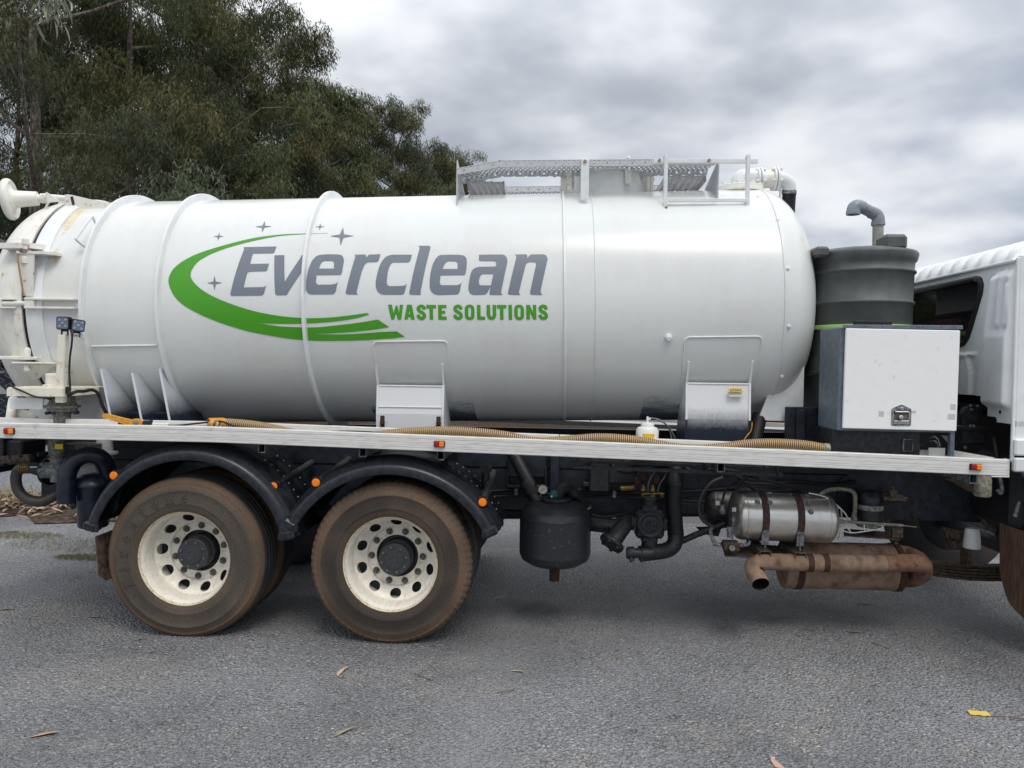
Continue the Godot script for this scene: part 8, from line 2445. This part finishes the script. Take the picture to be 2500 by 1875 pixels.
	b.lathe([Vector2(0, 0), Vector2(0.016, 0), Vector2(0.014, 0.012), Vector2(0, 0.016)], axis_at(Vector3(-2.634, 1.084, 0.93), Vector3(0, 0, 1)), 14)
	b.lathe([Vector2(0, 0), Vector2(0.016, 0), Vector2(0.014, 0.012), Vector2(0, 0.016)], axis_at(Vector3(-2.554, 1.096, 0.93), Vector3(0, 0, 1)), 14)
	part(b, "bumper_beam", M.rack_steel, truck)
	part(B.new().box(Vector3(-2.891, 0.996, 0.7), Vector3(0.3, 0.06, 1.0), 0.008), "bumper_beam", M.black_steel, truck)
	# dusty mud flap behind the rear wheel
	b = B.new()
	plate(b, [Vector3(-1.869, 0.631, 1.20), Vector3(-1.856, 0.384, 1.19), Vector3(-1.835, 0.335, 1.14), Vector3(-1.835 + 0.01, 0.335 - 0.01, 0.60), Vector3(-1.869, 0.631, 0.58)], 0.01)
	part(b, "mud_flap", M.dusty_flap, truck, "brown dusty mud flap")

# ribbed hose along a path: pitch, rib height, groove colour and rib colour
func ribbed(path: Array, r: float, rib: float, pitch: float, low: Color, high: Color, seg := 12) -> B:
	var b := B.new()
	var lens := [0.0]
	for i in path.size() - 1: lens.append(lens[-1] + (path[i + 1] - path[i]).length())
	var n := int(lens[-1] / pitch) * 4
	var up := Vector3.UP
	var rings := []
	var j := 0
	for k in n + 1:
		var s: float = lens[-1] * k / n
		while j < path.size() - 2 and lens[j + 1] < s: j += 1
		var f: float = clampf((s - lens[j]) / maxf(1e-6, lens[j + 1] - lens[j]), 0, 1)
		var c: Vector3 = path[j].lerp(path[j + 1], f)
		var t: Vector3 = (path[mini(j + 2, path.size() - 1)] - path[maxi(j - 1, 0)]).normalized()
		var nn := (up - t * up.dot(t)).normalized()
		up = nn
		var bb := t.cross(nn)
		var rad = r + rib * [0.0, 0.8, 1.0, 0.8][k % 4]
		var ring := []
		for e in seg:
			var a := TAU * e / seg
			ring.append(c + (nn * cos(a) + bb * sin(a)) * rad)
		rings.append(ring)
	b.g = 1
	for k in n:
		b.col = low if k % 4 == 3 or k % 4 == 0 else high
		for e in seg:
			var l := (e + 1) % seg
			b.tri(rings[k][e], rings[k + 1][e], rings[k][l])
			b.tri(rings[k + 1][e], rings[k + 1][l], rings[k][l])
	return b

func make_loose_things() -> void:
	# yellow suction hose lying along the tray
	var y := Vector3(0, 0.0, 0)
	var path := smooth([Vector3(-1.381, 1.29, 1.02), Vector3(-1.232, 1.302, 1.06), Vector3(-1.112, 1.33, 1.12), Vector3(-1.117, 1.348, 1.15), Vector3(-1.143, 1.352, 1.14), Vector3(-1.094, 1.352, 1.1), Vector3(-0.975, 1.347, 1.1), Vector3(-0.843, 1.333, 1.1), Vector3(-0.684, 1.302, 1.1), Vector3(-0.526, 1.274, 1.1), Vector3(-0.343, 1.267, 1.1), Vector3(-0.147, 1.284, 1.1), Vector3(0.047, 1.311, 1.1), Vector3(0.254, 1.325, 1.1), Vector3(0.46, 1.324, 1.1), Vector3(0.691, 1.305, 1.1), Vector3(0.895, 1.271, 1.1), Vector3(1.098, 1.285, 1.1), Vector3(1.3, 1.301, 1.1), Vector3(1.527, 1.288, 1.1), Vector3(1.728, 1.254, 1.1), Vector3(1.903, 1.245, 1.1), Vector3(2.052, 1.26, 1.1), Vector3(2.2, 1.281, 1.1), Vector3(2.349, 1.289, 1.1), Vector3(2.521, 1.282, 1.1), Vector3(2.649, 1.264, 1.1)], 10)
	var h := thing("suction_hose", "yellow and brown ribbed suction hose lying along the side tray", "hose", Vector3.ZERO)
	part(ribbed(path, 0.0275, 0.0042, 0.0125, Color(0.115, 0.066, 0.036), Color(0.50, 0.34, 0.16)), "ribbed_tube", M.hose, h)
	part(B.new().cyl(Vector3(2.649, 1.264, 1.1), Vector3(2.676, 1.262, 1.1), 0.034, 20), "end_fitting", M.pale_pipe, h)
	part(B.new().lathe([Vector2(0.03, -0.05), Vector2(0.037, -0.05), Vector2(0.037, 0.04), Vector2(0.031, 0.05)], axis_at(Vector3(-1.121, 1.351, 1.13), Vector3(-1.094, 1.352, 1.1) - Vector3(-1.143, 1.352, 1.14)), 20), "yellow_cuff", M.lever_yellow, h)
	b_strap()
	# yellow lever of a ratchet lying on the rear of the tray
	var t := thing("lever_tool", "yellow lever with a bolted round end lying on the rear of the tray", "lever", Vector3.ZERO)
	var z := 1.16
	var outline := PackedVector2Array()
	for p in [Vector3(-1.842, 1.393, 1.16), Vector3(-1.837, 1.403, 1.16), Vector3(-1.816, 1.403, 1.16), Vector3(-1.715, 1.379, 1.16), Vector3(-1.667, 1.37, 1.16), Vector3(-1.63, 1.376, 1.16), Vector3(-1.601, 1.368, 1.16), Vector3(-1.585, 1.348, 1.16), Vector3(-1.595, 1.33, 1.16), Vector3(-1.656, 1.329, 1.16), Vector3(-1.728, 1.348, 1.16), Vector3(-1.832, 1.377, 1.16)]:
		outline.append(Vector2(p.x, p.y))
	part(B.new().prism(outline, 0.03, Transform3D(Basis(), Vector3(0, 0, z))), "lever", M.lever_yellow, t)
	var c := Vector3(-1.621, 1.349, 1.176)
	part(B.new().lathe([Vector2(0.015, 0), Vector2(0.015, 0.004), Vector2(0.006, 0.005), Vector2(0.006, 0.009), Vector2(0, 0.009)], axis_at(c, Vector3(0, 0, 1)), 20), "pivot_bolt", M.galvanised, t)
	var b := B.new()
	b.box(Vector3(-1.561, 1.35, 1.15), Vector3(0.05, 0.03, 0.03), 0.004)
	b.cyl(Vector3(-1.582, 1.355, 1.15), Vector3(-1.529, 1.361, 1.15), 0.008, 10)
	b.box(Vector3(-1.72, 1.332, 1.15), Vector3(0.05, 0.04, 0.04), 0.006)
	part(b, "ratchet_body", M.cast_iron, t)
	part(B.new().box(Vector3(-1.463, 1.342, 1.16), Vector3(0.10, 0.02, 0.05), 0.004), "white_block", M.bracket_white, t)
	# white reservoir bottle with yellow label
	var bt := thing("white_bottle", "white plastic reservoir bottle with a yellow label beside the front saddle", "bottle", Vector3(1.607, 1.271, 0.86))
	part(B.new().lathe([Vector2(0, -0.02), Vector2(0.07, -0.02), Vector2(0.073, 0.0), Vector2(0.073, 0.065), Vector2(0.064, 0.082), Vector2(0.042, 0.09), Vector2(0.04, 0.094)], Transform3D(Basis(), Vector3.ZERO), 36), "body", M.bottle_white, bt)
	b = B.new().lathe([Vector2(0.04, 0.09), Vector2(0.043, 0.092), Vector2(0.043, 0.112), Vector2(0.04, 0.116), Vector2(0, 0.118)], Transform3D(), 28)
	part(b, "cap", M.bottle_white, bt)
	b = B.new().cyl(Vector3(0, 0.118, 0), Vector3(0, 0.155, 0), 0.007, 10)
	b.cyl(Vector3(0, 0.138, 0), Vector3(0.02, 0.14, 0), 0.006, 10)
	part(b, "nozzle", M.bottle_white, bt)
	var lab := B.new()
	lab.lathe([Vector2(0.0738, 0.005), Vector2(0.0738, 0.048)], Transform3D(), 10, 0.7, PI * 1.5 - 0.55, PI * 1.5 + 0.55)
	part(lab, "yellow_label", M.label_yellow, bt)
	for q in [[Vector3(1.618, 1.417, 0.86), Vector3(1.689, 1.402, 0.82), Vector3(1.759, 1.348, 0.8), Vector3(1.804, 1.267, 0.78)], [Vector3(1.66, 1.411, 0.84), Vector3(1.746, 1.362, 0.8), Vector3(1.777, 1.274, 0.78)]]:
		part(B.new().tube(smooth(q, 5), 0.005, 6), "thin_tube", M.grey_pipe, truck)

func b_strap() -> void:
	var s := thing("black_strap", "black rubber strap draped over the rear loop of the yellow hose", "strap", Vector3.ZERO)
	part(B.new().tube(smooth([Vector3(-1.484, 1.332, 1.17), Vector3(-1.339, 1.34, 1.17), Vector3(-1.239, 1.352, 1.16), Vector3(-1.107, 1.367, 1.16), Vector3(-1.056, 1.363, 1.17), Vector3(-0.981, 1.337, 1.18), Vector3(-0.916, 1.326, 1.18)], 6), 0.006, 7), "cord", M.black_rubber, s)
	part(B.new().tube(smooth([Vector3(-0.401, 1.317, 1.17), Vector3(-0.272, 1.321, 1.17), Vector3(-0.144, 1.319, 1.17), Vector3(0.01, 1.309, 1.17)], 6), 0.006, 7), "cord", M.black_rubber, s)


func make_truck() -> void:
	truck = thing("tanker_truck", "white vacuum tanker truck with green swoosh lettering on its tank", "truck")
	make_tank()
	make_chassis()
	make_wheels()
	var g := mudguard(Vector2(-1.262, 0.52), 0.615, 166.0, 12.0, "black ribbed mudguard over the rear wheel")
	guard_lamp(Vector3(-1.753, 1.017, 1.19), g, Vector3(0.02, 0.05, -0.7))
	guard_lamp(Vector3(-0.741, 0.969, 1.17), g, Vector3(0.02, 0.06, -0.7))
	g = mudguard(Vector2(0.0, 0.40), 0.672, 153.0, 26.0, "black ribbed mudguard over the forward wheel")
	guard_lamp(Vector3(-0.462, 1.003, 1.2), g, Vector3(0.02, 0.06, -0.7))
	guard_lamp(Vector3(0.572, 0.905, 1.2), g, Vector3(0.02, 0.10, -0.6))
	var b := B.new()
	b.tube([Vector3(0.551, 0.948, 0.82), Vector3(0.557, 1.057, 0.82)], 0.026, 14)
	b.lathe([Vector2(0, -0.03), Vector2(0.04, -0.03), Vector2(0.043, 0.0), Vector2(0.04, 0.03), Vector2(0.012, 0.032), Vector2(0.01, 0.04), Vector2(0, 0.04)], axis_at(Vector3(0.56, 1.068, 0.82), Vector3(0, 0, 1)), 22)
	part(b, "guard_arm_mount", M.black_steel, truck)
	make_tray()
	make_underside()
	make_cab()
	make_front_flap()
	make_toolbox()
	make_rear_gear()


func _ready() -> void:
	make_camera_and_light()
	make_materials()
	make_ground()
	make_truck()
	make_water_tank()
	make_loose_things()
	make_background()
	make_fence()
	make_trees()
	make_litter()
